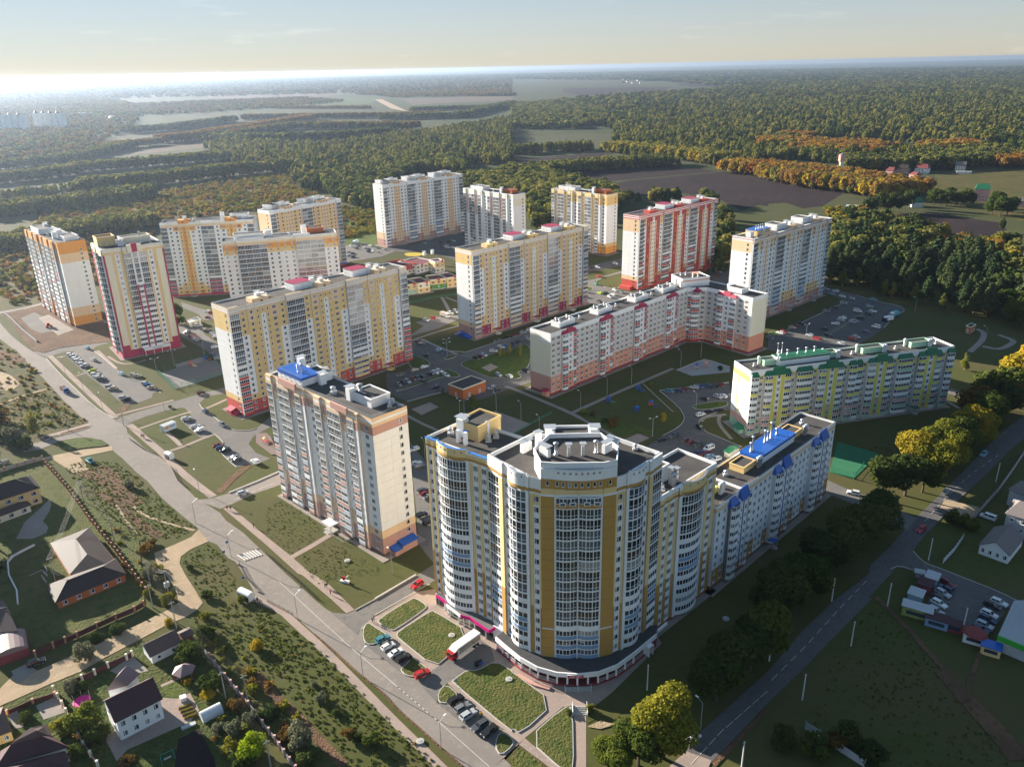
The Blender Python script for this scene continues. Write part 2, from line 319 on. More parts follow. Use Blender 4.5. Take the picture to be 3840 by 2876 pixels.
sheet('meadow',LAWNG,[(-182.7,857.3),(-127.9,773.4),(-113.7,678.3),(-141.1,654.4)]);ribbon('verge',DRYGRASS,[(218.0,534.5),(233.7,517.9),(245.7,502.4),(257.5,479.8),(276.5,460.7),(290.2,447.8),(295.5,423.2)],12)
# roads
ZL[0]=0.0
sheet('road',ROAD,[(-512.9,683.0),(-405.9,577.5),(-328.7,491.0),(-307.0,465.1),(-287.3,444.1)],[(-273.7,430.6),(-260.2,419.0),(-237.0,390.7),(-221.6,373.5),(-200.2,348.7),(-183.5,333.3),(-174.5,326.2),(-169.8,317.4),(-156.3,302.4),(-146.5,293.8),(-137.4,284.2),(-130.5,272.4),(-125.2,266.5),(-118.3,258.5),(-105.6,247.3),(-101.7,241.9),(-93.1,233.7)],[(-71.6,208.5),(-65.3,201.6),(-59.2,194.7),(-55.25,190.74),(-52.88,189.07),(-43.96,182.97),(-42.98,178.04),(-41.56,175.24),(-30.74,164.63),(-29.03,162.88),(-26.53,161.96),(-20.76,157.16),(-20.39,153.22),(-5.92,140.47),(-5.79,138.44),(-3.49,135.51),(2.84,128.21),(-2.26,124.22),(-13.16,134.07),(-18.26,139.29),(-24.28,145.72),(-30.68,152.39),(-34.24,157.30),(-40.14,162.81),(-46.51,169.51),(-51.28,174.68),(-57.04,180.60),(-62.72,186.67),(-65.8,189.5),(-74.1,195.2),(-78.4,198.1)],[(-83.1,205.9),(-90.5,216.6),(-93.4,218.7),(-100.0,227.0),(-103.3,228.8),(-109.4,236.5)],[(-110.4,237.8),(-119.5,246.8),(-131.0,258.8),(-142.4,272.7),(-149.4,279.7),(-160.6,292.2),(-169.1,300.9),(-172.4,305.4),(-190.2,326.8),(-200.6,337.2),(-216.5,354.6),(-229.8,370.2),(-245.7,388.7),(-264.4,409.1),(-286.8,434.9)],[(-308.7,457.2),(-371.5,523.2),(-471.0,622.0)])
sheet('car_park',YARD,[(-275.0,431.7),(-264.2,439.1),(-254.0,445.7),(-241.1,455.6),(-236.6,446.6),(-241.6,438.5),(-241.0,432.4),(-211.7,399.4),(-197.9,384.9),(-191.7,384.5),(-174.9,366.1),(-177.8,364.0),(-175.8,358.0),(-180.0,351.7),(-184.7,349.9),(-190.1,354.5),(-209.4,376.3),(-226.3,394.3),(-250.5,422.2),(-248.9,428.9),(-252.1,431.1),(-255.7,430.4),(-260.1,423.8),(-261.2,421.0)])
sheet('yard',YARD,[(-181.6,330.3),(-180.7,334.8),(-173.0,343.0),(-160.9,354.2),(-154.7,360.4),(-143.0,370.0),(-138.8,362.4),(-148.7,357.8),(-149.9,349.3),(-145.9,342.8),(-136.6,332.4),(-124.6,318.0),(-116.9,316.4),(-113.5,318.6)],[(-110.1,334.1),(-106.7,321.9),(-111.8,312.6)],[(-112.4,309.7),(-112.3,303.5),(-106.7,295.0),(-99.3,289.4),(-103.5,284.0),(-107.7,284.3),(-110.8,282.4),(-114.5,286.6),(-121.9,296.3),(-126.8,302.0),(-122.1,303.4),(-128.8,312.3),(-130.7,314.1),(-133.3,310.8),(-136.0,311.5),(-141.8,318.3),(-148.0,326.0),(-151.1,329.9),(-148.2,333.7),(-148.3,335.2),(-154.0,343.3),(-156.1,344.5),(-161.7,342.1),(-169.5,334.8),(-173.2,328.6),(-174.1,325.9)])
sheet('street',ROAD,[(-117.8,257.0),(-113.3,257.5),(-107.0,261.3),(-99.2,269.4)],[(-91.5,278.3),(-84.5,286.6),(-82.0,275.7),(-88.1,268.0)],[(-96.7,261.0),(-103.0,253.7),(-104.6,251.9),(-106.5,250.1)])
sheet('street',YARD,[(-54.37,189.76),(-49.47,188.79),(-47.22,190.30),(-42.04,195.14),(-31.2,206.7),(-25.3,213.6),(-21.7,210.3),(-25.0,204.1),(-30.5,198.5),(-40.52,188.48),(-42.14,185.94),(-43.92,182.72),(-44.48,179.30)]);sheet('street',YARD,[(-43.5,301.6),(-34.3,281.2),(-31.5,258.8),(-26.6,230.5),(-22.5,217.1),(-25.0,210.8),(-32.2,224.2),(-34.9,244.1),(-38.0,263.5)])
sheet('plaza',PAVE,[(-44.33,182.24),(-42.14,185.94),(-30.5,198.4),(-24.9,199.7),(-18.95,194.96),(-9.99,181.55),(-5.05,174.16)],[(-1.61,174.04),(7.84,173.72),(38.07,178.90),(38.95,173.15),(23.20,155.40),(18.07,150.72),(16.48,151.91),(14.54,131.57),(11.97,131.64),(13.32,151.62),(10.72,151.13),(1.10,141.64),(9.91,131.70),(7.84,131.75),(-0.29,139.79),(-2.99,136.54),(-5.61,134.02)],[(-3.49,135.51),(-5.79,138.44),(-5.92,140.47),(-4.09,144.06),(-13.90,154.70),(-18.32,160.13),(-23.14,164.26),(-33.58,174.88),(-36.29,178.44)])
sheet('parking_bay',YARD,[(-42.06,175.40),(-38.83,175.06),(-36.30,178.53),(-33.61,175.12),(-28.37,169.23),(-30.73,165.80),(-31.05,164.64)]);sheet('parking_bay',YARD,[(-20.38,153.19),(-17.69,152.95),(-14.81,155.39),(-13.91,154.78),(-4.04,144.13),(-5.53,142.28),(-5.90,138.94)])
sheet('service_yard',YARD,[(-26.83,161.97),(-23.44,164.27),(-21.88,165.51),(-18.07,170.23),(-19.03,173.00),(-12.83,179.19),(-7.25,173.30),(-6.25,168.06),(-11.03,164.00),(-13.48,164.81),(-17.20,161.13),(-18.59,159.73),(-20.45,156.95),(-20.46,153.42)])
for P in([(-39.97,185.87),(-31.36,195.14),(-29.63,195.08),(-26.40,191.69),(-26.59,190.09),(-34.22,181.14),(-35.66,180.95),(-39.37,184.07)],[(-33.61,178.93),(-33.47,180.38),(-25.31,188.99),(-24.15,189.21),(-13.32,179.20),(-19.20,173.14),(-18.21,170.46),(-22.05,165.73),(-33.49,177.96)],[(-43.02,178.28),(-43.51,182.21),(-42.61,184.79),(-39.36,181.82),(-36.04,179.01),(-36.88,178.07),(-39.03,175.30),(-41.58,175.38)],[(-28.37,169.23),(-33.58,174.88),(-31.47,173.18),(-23.53,165.26),(-23.76,164.41),(-26.57,162.38),(-29.34,162.98),(-30.95,165.07),(-30.66,165.92)],[(-18.59,159.73),(-14.81,155.51),(-17.84,152.95),(-20.17,153.41),(-20.45,156.95)],[(-4.04,143.71),(-1.46,141.19),(-1.75,139.16),(-4.55,136.51),(-5.85,138.87),(-5.53,142.35)]):lawn(P,m=LAWN,rnd=1)
lawn([(-16.89,160.99),(-13.48,164.68),(-11.03,164.00),(-6.09,167.92),(-1.70,163.87)],[(-1.70,163.45),(8.79,152.34),(0.17,142.71),(-1.86,144.53)],[(-1.87,143.22),(-17.14,160.26)],rnd=1);lawn([(1.58,141.28),(10.70,150.87),(13.12,150.95),(11.79,131.02),(10.12,131.07)],rnd=1);lawn([(-2.19,137.01),(0.11,139.51),(7.29,131.14),(-2.23,131.40)],kerb=False,rnd=1)
# pavements and paths
ribbon('pavement',PAVE,[(-173.0,326.4),(-154.9,306.2),(-145.5,296.1),(-137.0,285.4),(-125.1,272.1),(-112.1,259.0)],3.0);ribbon('pavement',PAVE,[(-260.8,423.9),(-239.7,399.5),(-216.8,373.2),(-195.1,348.4),(-182.6,334.3)],2.6);ribbon('path',PAVE,[(-255.2,420.6),(-251.5,422.3)],1.6);ribbon('path',PAVE,[(-229.1,390.2),(-226.2,394.8)],1.5)
sheet('pavement',PAVE,[(-105.5,250.3),(-102.6,251.0)],[(-84.3,230.8),(-73.3,219.2),(-64.4,209.1)],[(-62.9,208.2),(-57.0,202.6),(-47.43,190.57),(-49.52,189.06),(-55.7,196.3),(-66.9,208.4)],[(-68.5,209.2),(-82.9,225.7)])
ribbon('path',PAVE,[(-73.0,218.0),(-67.6,224.5),(-62.4,231.7)],2.2);ribbon('pavement',PAVE,[(-80.9,198.3),(-75.4,195.1),(-68.5,190.8),(-63.75,185.42),(-53.90,175.09),(-40.49,159.60),(-30.03,147.33),(-20.74,137.03),(-14.49,129.89)],2.3)
ribbon('path',PAVE,[(-166.4,321.4),(-159.5,329.8),(-151.9,337.8),(-149.7,339.0)],1.6);ribbon('path',PAVE,[(-143.5,298.5),(-139.2,302.6),(-135.0,308.6),(-130.7,313.6)],1.8);ribbon('path',PAVE,[(-153.1,317.7),(-146.6,310.3),(-140.9,303.3)],1.8);ribbon('path',PAVE,[(-183.6,337.6),(-171.9,347.1),(-163.6,353.9)],1.8);ribbon('path',PAVE,[(-237.4,431.1),(-212.7,400.4)],1.8);ribbon('path',PAVE,[(-226.5,420.6),(-213.1,406.7),(-205.4,408.0),(-202.0,413.3)],1.5);ribbon('path',PAVE,[(-144.0,342.7),(-137.7,353.6)],1.8)
ribbon('trodden_path',DIRT,[(-167.8,280.6),(-156.0,272.0),(-144.4,259.1),(-134.5,247.9),(-124.2,242.0),(-110.5,235.8)],1.0);ribbon('bare_soil',MUD,[(-173.3,282.3),(-164.3,277.1),(-154.2,270.1),(-145.2,260.8),(-138.3,253.8)],5.5);ribbon('bare_soil',MUD,[(-157.5,264.9),(-146.8,255.8),(-132.2,241.6),(-121.1,232.3)],3.2);ribbon('trodden_path',DIRT,[(-146.4,255.0),(-138.2,244.2),(-129.7,234.1)],.8);ribbon('bare_soil',MUD,[(-168.6,286.1),(-161.0,281.7),(-152.4,270.9)],3.5)
ribbon('tyre_tracks',MUD,[(-111.3,261.9),(-110.1,269.0),(-108.3,277.3),(-106.2,284.0)],3.2);ribbon('bare_soil',MUD,[(-68.87,165.51),(-63.23,158.28),(-54.59,150.65),(-48.84,143.95),(-43.98,139.02),(-40.00,134.97)],2.4);ribbon('bare_soil',MUD,[(-182.8,339.5),(-184.2,349.9)],3)
sheet('dirt_road',DIRT,[(-109.4,236.5),(-110.2,231.8),(-114.3,227.1),(-119.0,222.5),(-115.8,216.4),(-111.1,211.2),(-106.1,205.0),(-102.6,199.7),(-100.8,195.7)],[(-102.6,192.5),(-107.3,187.5),(-117.3,177.0),(-124.9,170.4),(-128.7,167.0),(-133.1,166.7),(-133.8,161.7),(-137.8,158.6),(-134.2,152.7),(-130.2,155.6),(-125.3,159.8),(-121.6,163.0),(-115.7,167.4),(-111.9,172.4),(-106.0,179.0),(-100.2,185.7),(-96.1,188.9),(-94.0,192.2)],[(-93.4,195.4),(-98.4,202.4),(-103.9,209.7),(-108.2,216.1),(-109.3,220.1),(-107.8,224.0),(-103.3,228.7)])
sheet('side_road',ROAD,[(-190.0,326.4),(-195.4,317.6),(-200.2,313.1),(-204.5,309.9),(-209.8,306.8),(-205.9,300.0),(-200.2,303.0),(-196.7,308.4),(-192.0,311.0),(-185.8,313.5),(-177.9,310.8),(-171.6,304.8)]);sheet('concrete_track',DIRT,[(-170.6,304.2),(-181.3,301.5),(-187.6,298.6),(-192.2,296.1),(-208.7,288.2),(-206.5,284.6),(-190.2,293.4),(-174.5,280.1),(-169.8,283.3),(-179.3,294.4),(-168.3,300.3)]);sheet('side_road',PAVE,[(-192.3,329.0),(-198.3,323.1),(-207.6,314.7),(-206.1,312.9),(-195.6,320.0),(-190.2,326.8)])
lawn([(-196.8,309.5),(-192.7,312.2),(-186.8,313.6),(-179.7,311.5),(-173.5,306.6),(-172.9,304.3),(-181.7,303.1),(-188.5,300.2),(-196.9,307.8)],m=LAWNG,kerb=False);lawn([(-200.7,317.8),(-196.6,321.8),(-191.1,326.5),(-189.4,325.1),(-190.5,322.1),(-198.4,315.4)],m=MUD,kerb=True);lawn([(-206.1,314.6),(-203.4,316.2),(-201.1,313.8),(-203.1,311.0)],m=MUD)
# central yard
sheet('yard',ASPH,[(-49.7,345.5),(-56.7,353.0),(-62.1,364.0),(-65.0,384.7),(-56.5,384.1),(-52.7,393.8),(-57.6,431.6),(-52.0,437.3),(-29.4,410.2),(-12.7,426.1),(-2.7,435.0),(11.8,448.2),(19.3,459.0),(18.2,433.5),(10.1,387.7),(9.6,366.8),(1.8,360.2),(-0.2,359.4),(-4.8,355.3),(-11.2,349.0),(-15.0,345.9),(-22.6,344.7),(-30.8,353.5),(-32.3,357.0),(-38.0,353.9)])
sheet('parking_bay',YARD,[(-13.4,423.8),(-2.7,435.0),(11.8,447.7),(11.5,436.4),(2.6,427.4),(-7.9,411.0),(-12.3,408.0),(-22.4,403.3),(-27.8,409.0)])
for P in([(-56.3,413.6),(-46.5,403.8),(-43.7,398.4),(-43.2,393.2),(-47.9,388.5),(-54.7,392.3)],[(-35.9,382.8),(-34.5,388.2),(-30.0,384.4),(-26.5,378.7),(-26.8,376.1),(-30.2,375.2),(-35.1,377.4),(-48.2,365.0),(-56.4,358.1),(-56.9,359.8),(-49.2,367.7),(-39.2,377.3)],[(-36.7,404.9),(-34.5,409.5),(-30.0,408.1),(-30.2,406.0),(-35.4,401.6)],[(-27.2,396.3),(-22.4,401.8),(-12.3,408.4),(-0.5,415.6),(11.1,429.2),(10.1,387.7),(2.4,380.4),(5.0,375.4),(4.0,371.8),(0.6,371.4),(-5.6,374.2),(-11.0,373.6),(-14.5,377.6),(-26.2,391.1)]):lawn(P,m=LAWNG)
for P in([(-15.8,388.4),(-11.0,394.2),(-7.0,388.9),(-11.5,382.2)],[(-46.8,335.9),(-38.9,343.6),(-34.1,337.8),(-41.3,329.0)]):sheet('paved_pad',PAVE,P,z=.28)
kerbline([(-51.9,436.5),(-29.3,409.8),(-12.7,425.6),(-2.7,434.5),(11.8,447.5)]);kerbline([(-49.7,345.5),(-38.0,353.9),(-32.3,356.6)]);kerbline([(-149.3,348.6),(-145.9,342.8),(-136.6,332.4),(-124.6,318.0),(-116.9,316.4),(-113.5,318.6)]);kerbline([(-240.7,432.4),(-211.7,399.4)],w=.3);kerbline([(-130.7,314.1),(-128.8,312.3),(-122.0,303.2),(-126.8,302.0),(-121.9,296.3),(-114.5,286.6),(-110.8,282.4)]);kerbline([(-107.0,261.4),(-99.2,269.5)],w=.5,h=.42);kerbline([(-99.2,269.5),(-91.5,278.5)],w=.5,h=.42);kerbline([(-42.07,195.36),(-31.2,206.9)],w=.5,h=.42);kerbline([(-183.7,333.7),(-200.4,349.1),(-221.8,373.9),(-237.2,391.1),(-260.4,419.4)]);kerbline([(-47.22,190.30),(-42.06,195.25)]);kerbline([(-56.97,180.31),(-51.22,174.40),(-46.46,169.24),(-40.10,162.56),(-34.21,157.06),(-30.66,152.19),(-24.26,145.54),(-18.24,139.12),(-13.16,133.91)],m=MUD,w=.4)
ribbon('path',PAVEG,[(-58.0,435.3),(-52.4,442.3),(-43.7,451.8),(-31.4,462.8)],1.8);ribbon('path',PAVEG,[(-52.1,438.5),(-40.7,423.4),(-29.4,410.2)],1.8);ribbon('path',PAVEG,[(-46.9,528.1),(-43.0,511.1),(-39.1,492.0)],2.2);ribbon('path',PAVEG,[(-44.2,527.8),(-35.1,515.3)],1.8);sheet('street',YARD,[(-60.0,445.7),(-53.3,463.0),(-59.1,471.7),(-47.5,482.2),(-32.4,486.9),(-31.8,476.4),(-43.9,458.0),(-59.3,443.2)])
ribbon('path',PAVEG,[(-3.5,361.9),(-0.1,359.4),(13.5,343.3),(26.9,327.5),(40.6,306.3),(45.9,298.1)],2.3);ribbon('path',PAVEG,[(27.0,328.0),(43.6,344.4),(62.9,362.4),(83.2,381.4)],2.2);ribbon('path',PAVEG,[(-48.2,329.4),(-39.3,318.9),(-33.8,313.7),(-25.5,302.9)],1.8);ribbon('path',PAVEG,[(33.2,316.1),(36.8,307.6),(35.6,300.8)],1.4);sheet('paved_pad',PAVE,[(46.1,299.2),(53.3,305.0),(57.4,300.3),(49.6,293.5)]);sheet('playground_paving',PAVE,[(-8.2,332.4),(8.0,316.9),(-0.5,307.3),(-12.8,304.5)])
sheet('play_court',mat('painted_play_court',(.25,.33,.33),.9,.7,.12,col2=(.42,.22,.22),detail=3),[(84.4,378.7),(102.5,394.9),(112.5,381.7),(110.5,374.1),(90.3,370.2)]);kerbline([(84.4,378.7),(102.5,394.9),(112.5,381.7)]);ribbon('path',PAVEG,[(64.4,361.6),(68.2,344.4),(72.4,326.5)],.7)
lawn([(27.9,326.4),(34.1,331.3),(39.2,324.5),(47.1,317.8),(58.9,308.8),(60.1,304.1),(57.5,300.8),(53.4,305.6),(46.2,299.7),(40.8,307.4)],m=LAWNG,kerb=False,z=.3)
# yard behind the curved block
sheet('yard',ASPH,[(70.8,351.9),(86.1,355.2),(106.2,359.8),(100.4,328.4),(92.3,325.1),(85.3,321.0),(81.6,316.9),(81.0,312.7),(81.7,305.8),(86.9,298.9),(93.2,290.4),(93.8,283.7),(82.9,274.9),(79.3,277.4),(73.0,275.4),(65.2,275.8),(55.5,280.9),(48.8,285.9),(54.8,292.3),(63.2,302.1),(71.7,310.4),(75.5,317.2),(76.4,323.0),(76.2,332.1)])
lawn([(81.9,331.7),(83.4,334.0),(99.4,338.6),(99.3,332.3),(92.0,328.9),(83.8,327.8)],m=LAWNG);kerbline([(70.8,351.9),(76.1,331.8),(76.4,323.0),(75.5,317.2),(71.7,310.4),(63.2,302.1)]);kerbline([(70.8,351.9),(86.2,355.6),(106.3,360.2)],w=.4,h=.32);kerbline([(92.2,324.8),(85.2,320.7),(81.6,316.6),(80.9,312.4),(81.6,305.5),(86.8,298.7),(93.1,290.1)])
ribbon('path',PAVEG,[(92.7,322.1),(90.3,317.1),(89.5,309.5),(91.0,297.4)],1.6);ribbon('path',PAVEG,[(95.2,322.5),(85.1,320.3),(82.2,315.4)],2.0)
# north car parks and streets
sheet('car_park',YARD,[(-156.5,702.5),(-133.5,715.6),(-116.3,698.2),(-108.7,686.3),(-94.7,687.5),(-107.2,659.7),(-143.0,635.3)]);sheet('car_park',ASPH,[(-109.0,689.0),(-96.8,704.6),(-85.1,708.0),(-46.8,761.0),(-40.4,734.4),(-35.8,635.2),(-43.3,640.8),(-59.8,662.5),(-78.7,680.4),(-92.1,675.3)]);lawn([(-90.5,672.0),(-79.0,672.4),(-69.2,666.1),(-76.3,656.5),(-86.5,657.6)],m=mat('yellow_flower_bed',(.5,.36,.03),.9,.5,.4),kerb=False,z=.3)
sheet('street',YARD,[(52.1,562.3),(63.6,569.1),(84.2,589.9),(85.1,584.7),(67.7,570.8),(61.7,560.7),(65.1,547.1),(76.1,537.0),(87.6,526.1),(77.5,513.4),(69.3,505.9),(57.8,498.9),(49.1,509.2),(51.2,531.0)]);sheet('street',ASPH,[(58.1,605.5),(90.7,633.5),(87.6,607.1),(58.6,589.3)]);sheet('car_park',ASPH,[(156.3,602.6),(167.6,588.4),(152.9,534.6),(148.8,553.6),(144.9,561.7)]);lawn([(52.7,547.1),(57.9,546.6),(58.6,539.9),(55.2,534.2),(51.8,538.0)],m=LAWNG);lawn([(61.2,533.6),(66.3,533.2),(68.0,527.8),(62.5,524.1)],m=LAWNG);kerbline([(67.6,569.6),(61.7,560.7),(65.1,547.1),(76.1,537.0)])
sheet('street',YARD,[(-227.5,531.4),(-214.1,518.7),(-202.8,509.8),(-195.0,503.0),(-188.4,484.6),(-196.4,486.7),(-203.4,499.1),(-220.3,516.0)]);sheet('car_park',YARD,[(-208.8,477.6),(-201.4,477.1),(-191.9,469.5),(-183.8,455.6),(-170.7,438.5),(-162.3,425.0),(-160.1,413.6),(-170.1,423.2),(-183.9,438.2),(-197.3,452.8)]);sheet('playground_paving',PAVEG,[(-182.6,404.4),(-176.8,410.4),(-171.2,415.5),(-160.9,403.0),(-167.6,395.3),(-174.1,389.7)])
sheet('sports_court',mat('grey_court',(.17,.155,.15),.9,.3,.5),[(-185.7,390.4),(-177.3,402.0),(-162.0,410.5),(-150.3,388.2),(-160.5,375.5),(-168.4,367.9)])
# big car park and lane in the east
sheet('car_park',ASPH,[(213.8,531.8),(221.7,527.4),(230.5,510.0),(238.3,492.5),(247.0,483.8),(246.6,475.5),(243.8,470.7),(235.6,463.9),(217.8,439.7),(201.9,421.7),(182.8,403.3),(169.1,384.3),(154.5,394.1),(139.8,406.2),(146.1,426.7),(153.6,435.7),(160.1,439.1),(177.6,456.4),(194.0,472.1),(213.8,491.3),(218.5,493.6),(214.8,509.3),(210.7,516.9)]);lawn([(172.3,422.7),(228.0,479.1),(235.5,476.4),(233.9,473.5),(226.4,475.3),(173.0,421.1)],m=LAWNG,rnd=0);kerbline([(160.9,439.5),(177.6,456.4),(194.0,472.1),(213.8,491.3),(218.7,494.1)],w=.3,h=.32);kerbline([(217.8,439.7),(235.6,463.9),(243.9,470.7),(246.6,475.5),(247.0,483.8),(238.3,492.5),(230.5,510.0)])
lawn([(147.0,434.0),(154.3,440.0),(156.8,433.3),(150.9,429.5)],m=LAWNG);ribbon('path',PAVEG,[(244.0,395.9),(260.6,413.4),(269.6,427.2),(268.6,433.7)],3);ribbon('path',PAVEG,[(255.3,404.0),(261.2,397.9),(272.6,406.7),(277.8,412.2),(274.9,422.6)],3)
sheet('sports_court',mat('green_court',(.03,.16,.075),.9,.3,.3),[(133.3,292.5),(145.5,281.3),(127.1,261.2),(120.2,267.0)]);sheet('lane',YARD,[(205.5,347.0),(208.9,345.6),(214.7,335.8),(210.1,330.8),(202.6,341.4)]);ribbon('path',PAVE,[(198.0,334.0),(199.7,323.2)],1.6)
# south-east road
sheet('road',ASPH,[(31.26,129.87),(34.16,132.92),(42.56,142.35),(64.31,161.67)],[(78.64,177.02),(91.1,188.8),(107.1,201.7)],[(109.8,206.4),(123.3,219.4),(133.7,230.3),(151.0,246.6),(166.4,261.4),(180.3,274.9)],[(202.4,296.6),(223.3,314.3),(280.0,361.4),(270.8,343.8),(209.5,291.8)],[(195.1,279.2),(179.1,264.0),(166.1,252.2),(154.0,241.3),(140.9,228.2),(131.7,219.6),(126.9,214.1),(118.7,206.2),(102.7,190.8)],[(103.5,190.2),(87.64,175.51),(74.73,163.25),(60.94,150.75)],[(42.16,132.69),(39.39,129.65)])
sheet('street',YARD,[(116.7,261.7),(120.0,256.4),(123.7,251.7),(128.1,247.2)],[(129.3,244.3),(137.4,233.1),(130.6,226.1),(122.0,236.8)],[(119.8,243.3),(112.8,251.2)]);sheet('car_park',ASPH,[(115.3,204.4),(118.7,206.4),(122.0,203.5),(125.0,201.6),(127.2,199.7),(123.6,195.3),(119.9,189.9),(117.4,186.2),(120.7,180.4),(122.5,176.0),(126.5,173.9),(131.2,176.1),(139.6,184.9),(145.4,181.6),(147.3,184.6),(141.6,191.8),(135.1,198.7),(130.7,203.6),(127.2,206.8),(126.6,210.6),(126.7,214.1)]);sheet('dirt_drive',DIRT,[(153.0,244.9),(161.9,239.3),(159.4,235.2),(153.9,230.5),(150.8,235.9),(148.2,239.5)])
kerbline([(126.7,213.8),(126.6,210.6),(127.3,207.0),(130.7,203.8),(135.2,198.8),(141.6,191.9),(144.7,186.8)]);kerbline([(115.3,204.4),(118.7,206.2),(122.0,203.4)]);ribbon('trodden_path',MUD,[(104.9,191.0),(107.8,175.1),(108.38,166.74),(110.54,152.11),(112.70,142.05),(113.44,130.09)],1.6);ribbon('trodden_path',MUD,[(122.1,167.2),(117.8,161.6),(113.59,157.20),(111.17,152.48)],1.0);ribbon('bare_soil',MUD,[(108.42,160.26),(109.53,148.70),(110.73,138.64),(110.78,132.05)],4);ribbon('verge',MUD,[(43.19,132.66),(60.42,149.06)],1.2)
sheet('dirt_patch',DIRT,[(16.05,144.54),(19.28,146.24),(23.01,145.05),(19.00,143.74)]);sheet('pavement',PAVE,[(33.32,132.62),(37.82,136.70),(42.98,133.95),(41.20,130.84),(33.92,130.41)])
# building site and soil heaps around the far left tower
sheet('building_site',MUD,[(-339.9,512.5),(-330.1,519.9),(-326.6,545.6),(-320.7,536.2),(-278.0,482.2),(-259.1,485.7),(-236.9,447.4),(-252.2,442.1),(-262.9,436.6),(-266.8,428.9),(-275.3,433.4),(-292.6,453.4),(-320.9,490.4)]);sheet('site_yard',YARD,[(-320.7,500.5),(-318.8,513.6),(-287.2,482.9),(-282.2,470.7),(-289.3,466.6),(-301.4,476.8)]);sheet('site_yard',PAVEG,[(-308.8,499.6),(-306.0,507.2),(-271.5,472.2),(-275.7,461.1),(-288.5,475.8)]);sheet('mud',MUD,[(-295.6,435.1),(-285.1,428.4),(-272.3,419.8),(-271.1,413.2),(-282.0,418.6),(-296.4,425.3)]);sheet('bare_soil',DIRT,[(-274.8,400.0),(-264.2,392.4),(-252.4,380.1),(-251.7,370.7),(-262.3,372.9)]);ribbon('trodden_path',DIRT,[(-248.6,350.1),(-244.2,359.8),(-238.8,368.4),(-234.3,372.0)],1.8);sheet('site_road',ROAD,[(-356.1,511.1),(-344.1,516.9),(-333.4,525.7),(-324.9,539.5),(-322.5,534.9),(-330.1,521.3),(-340.7,511.2)])
# garden plots, lower left
sheet('garden_soil',LAWN,[(-163.6,206.0),(-133.0,176.6),(-119.2,187.9),(-110.7,195.5),(-127.4,230.4),(-195.1,293.6),(-220.6,284.7)]);sheet('garden',GRASS,[(-129.9,155.2),(-120.9,161.7),(-111.6,170.4),(-105.3,177.5),(-92.7,184.9),(-63.47,149.06),(-59.96,134.98),(-65.63,127.65),(-119.58,129.09)])
sheet('paved_yard',PAVEG,[(-107.94,167.20),(-104.6,172.9),(-100.68,169.59),(-97.69,166.87),(-103.54,164.91)]);sheet('paved_yard',PAVE,[(-90.39,157.12),(-86.09,156.60),(-83.59,158.51),(-79.08,152.51),(-80.01,148.81),(-91.62,140.70),(-92.55,137.41),(-98.90,144.70)]);ribbon('path',PAVE,[(-92.04,161.21),(-88.33,164.01)],1.0);sheet('soil_bed',PLOUGH,[(-80.78,143.48),(-76.94,146.55),(-70.34,137.77),(-68.00,133.21),(-78.00,133.48)]);sheet('paved_yard',PAVEG,[(-121.01,155.32),(-117.68,158.36),(-113.24,154.31),(-112.05,153.13),(-116.45,150.63)]);sheet('paved_yard',PAVEG,[(-134.5,168.0),(-131.9,170.6),(-127.3,167.8),(-130.7,163.7)])
sheet('terrace',PAVEG,[(-173.5,243.4),(-173.1,259.5),(-170.6,256.0),(-168.6,251.0),(-167.2,243.9),(-163.1,239.9),(-161.8,236.1),(-164.7,232.6),(-170.4,232.9),(-172.1,238.8)]);sheet('paved_yard',PAVEG,[(-126.29,152.42),(-124.85,153.89),(-120.10,148.53),(-121.96,147.86)])
sheet('garden',LAWNG,[(-91.57,160.78),(-86.97,164.39),(-84.50,160.97),(-85.36,156.97),(-88.91,157.08)])
# lane markings
MARK=mat('white_road_marking',(.62,.60,.56),.8,.5,2.0)
def dashes(pts,n,L=2.2,w=.14):
 pts=[Vector(p[:2])for p in pts];b=MB();cum=[0]
 for p,q in zip(pts,pts[1:]):cum.append(cum[-1]+(q-p).length)
 def at(s):
  for i in range(len(pts)-1):
   if s<=cum[i+1]or i==len(pts)-2:d=(pts[i+1]-pts[i]).normalized();return pts[i]+d*(s-cum[i]),d
 for k in range(n):
  p,d=at(cum[-1]*(k+.5)/n);n_=Vector((-d.y,d.x))*w/2;a,c=p-d*L/2,p+d*L/2;b.poly([((a-n_).x,(a-n_).y,.9),((c-n_).x,(c-n_).y,.9),((c+n_).x,(c+n_).y,.9),((a+n_).x,(a+n_).y,.9)])
 b.v=[(x,y,ZL[0]+.03)for x,y,z in b.v];return link('lane_marking',b.mesh('lane_marking',[MARK]),kind='structure')
dashes([(-31.80,159.94),(-18.78,146.28)],12);dashes([(38.03,132.81),(47.07,141.87),(62.19,154.79)],9,3);dashes([(63.34,157.56),(77.45,170.93),(92.4,186.1),(106.1,199.4)],12,3);dashes([(138.0,230.1),(154.3,246.5),(171.1,262.1),(191.8,278.4)],12,3)
ribbon('lane_marking',MARK,[(-18.78,146.28),(-10.12,136.90),(-3.49,129.59)],.13,sm=0);ribbon('lane_marking',MARK,[(-73.2,205.0),(-60.27,190.50),(-45.48,174.11),(-31.80,159.94)],.13,sm=0);ribbon('lane_marking',MARK,[(-96.6,263.5),(-92.1,267.8)],.15,sm=0);ribbon('lane_marking',MARK,[(-40.95,187.97),(-30.7,198.2),(-26.5,202.1)],.2,sm=0);ribbon('lane_marking',MARK,[(-103.0,256.1),(-97.2,262.7)],.15,sm=0)
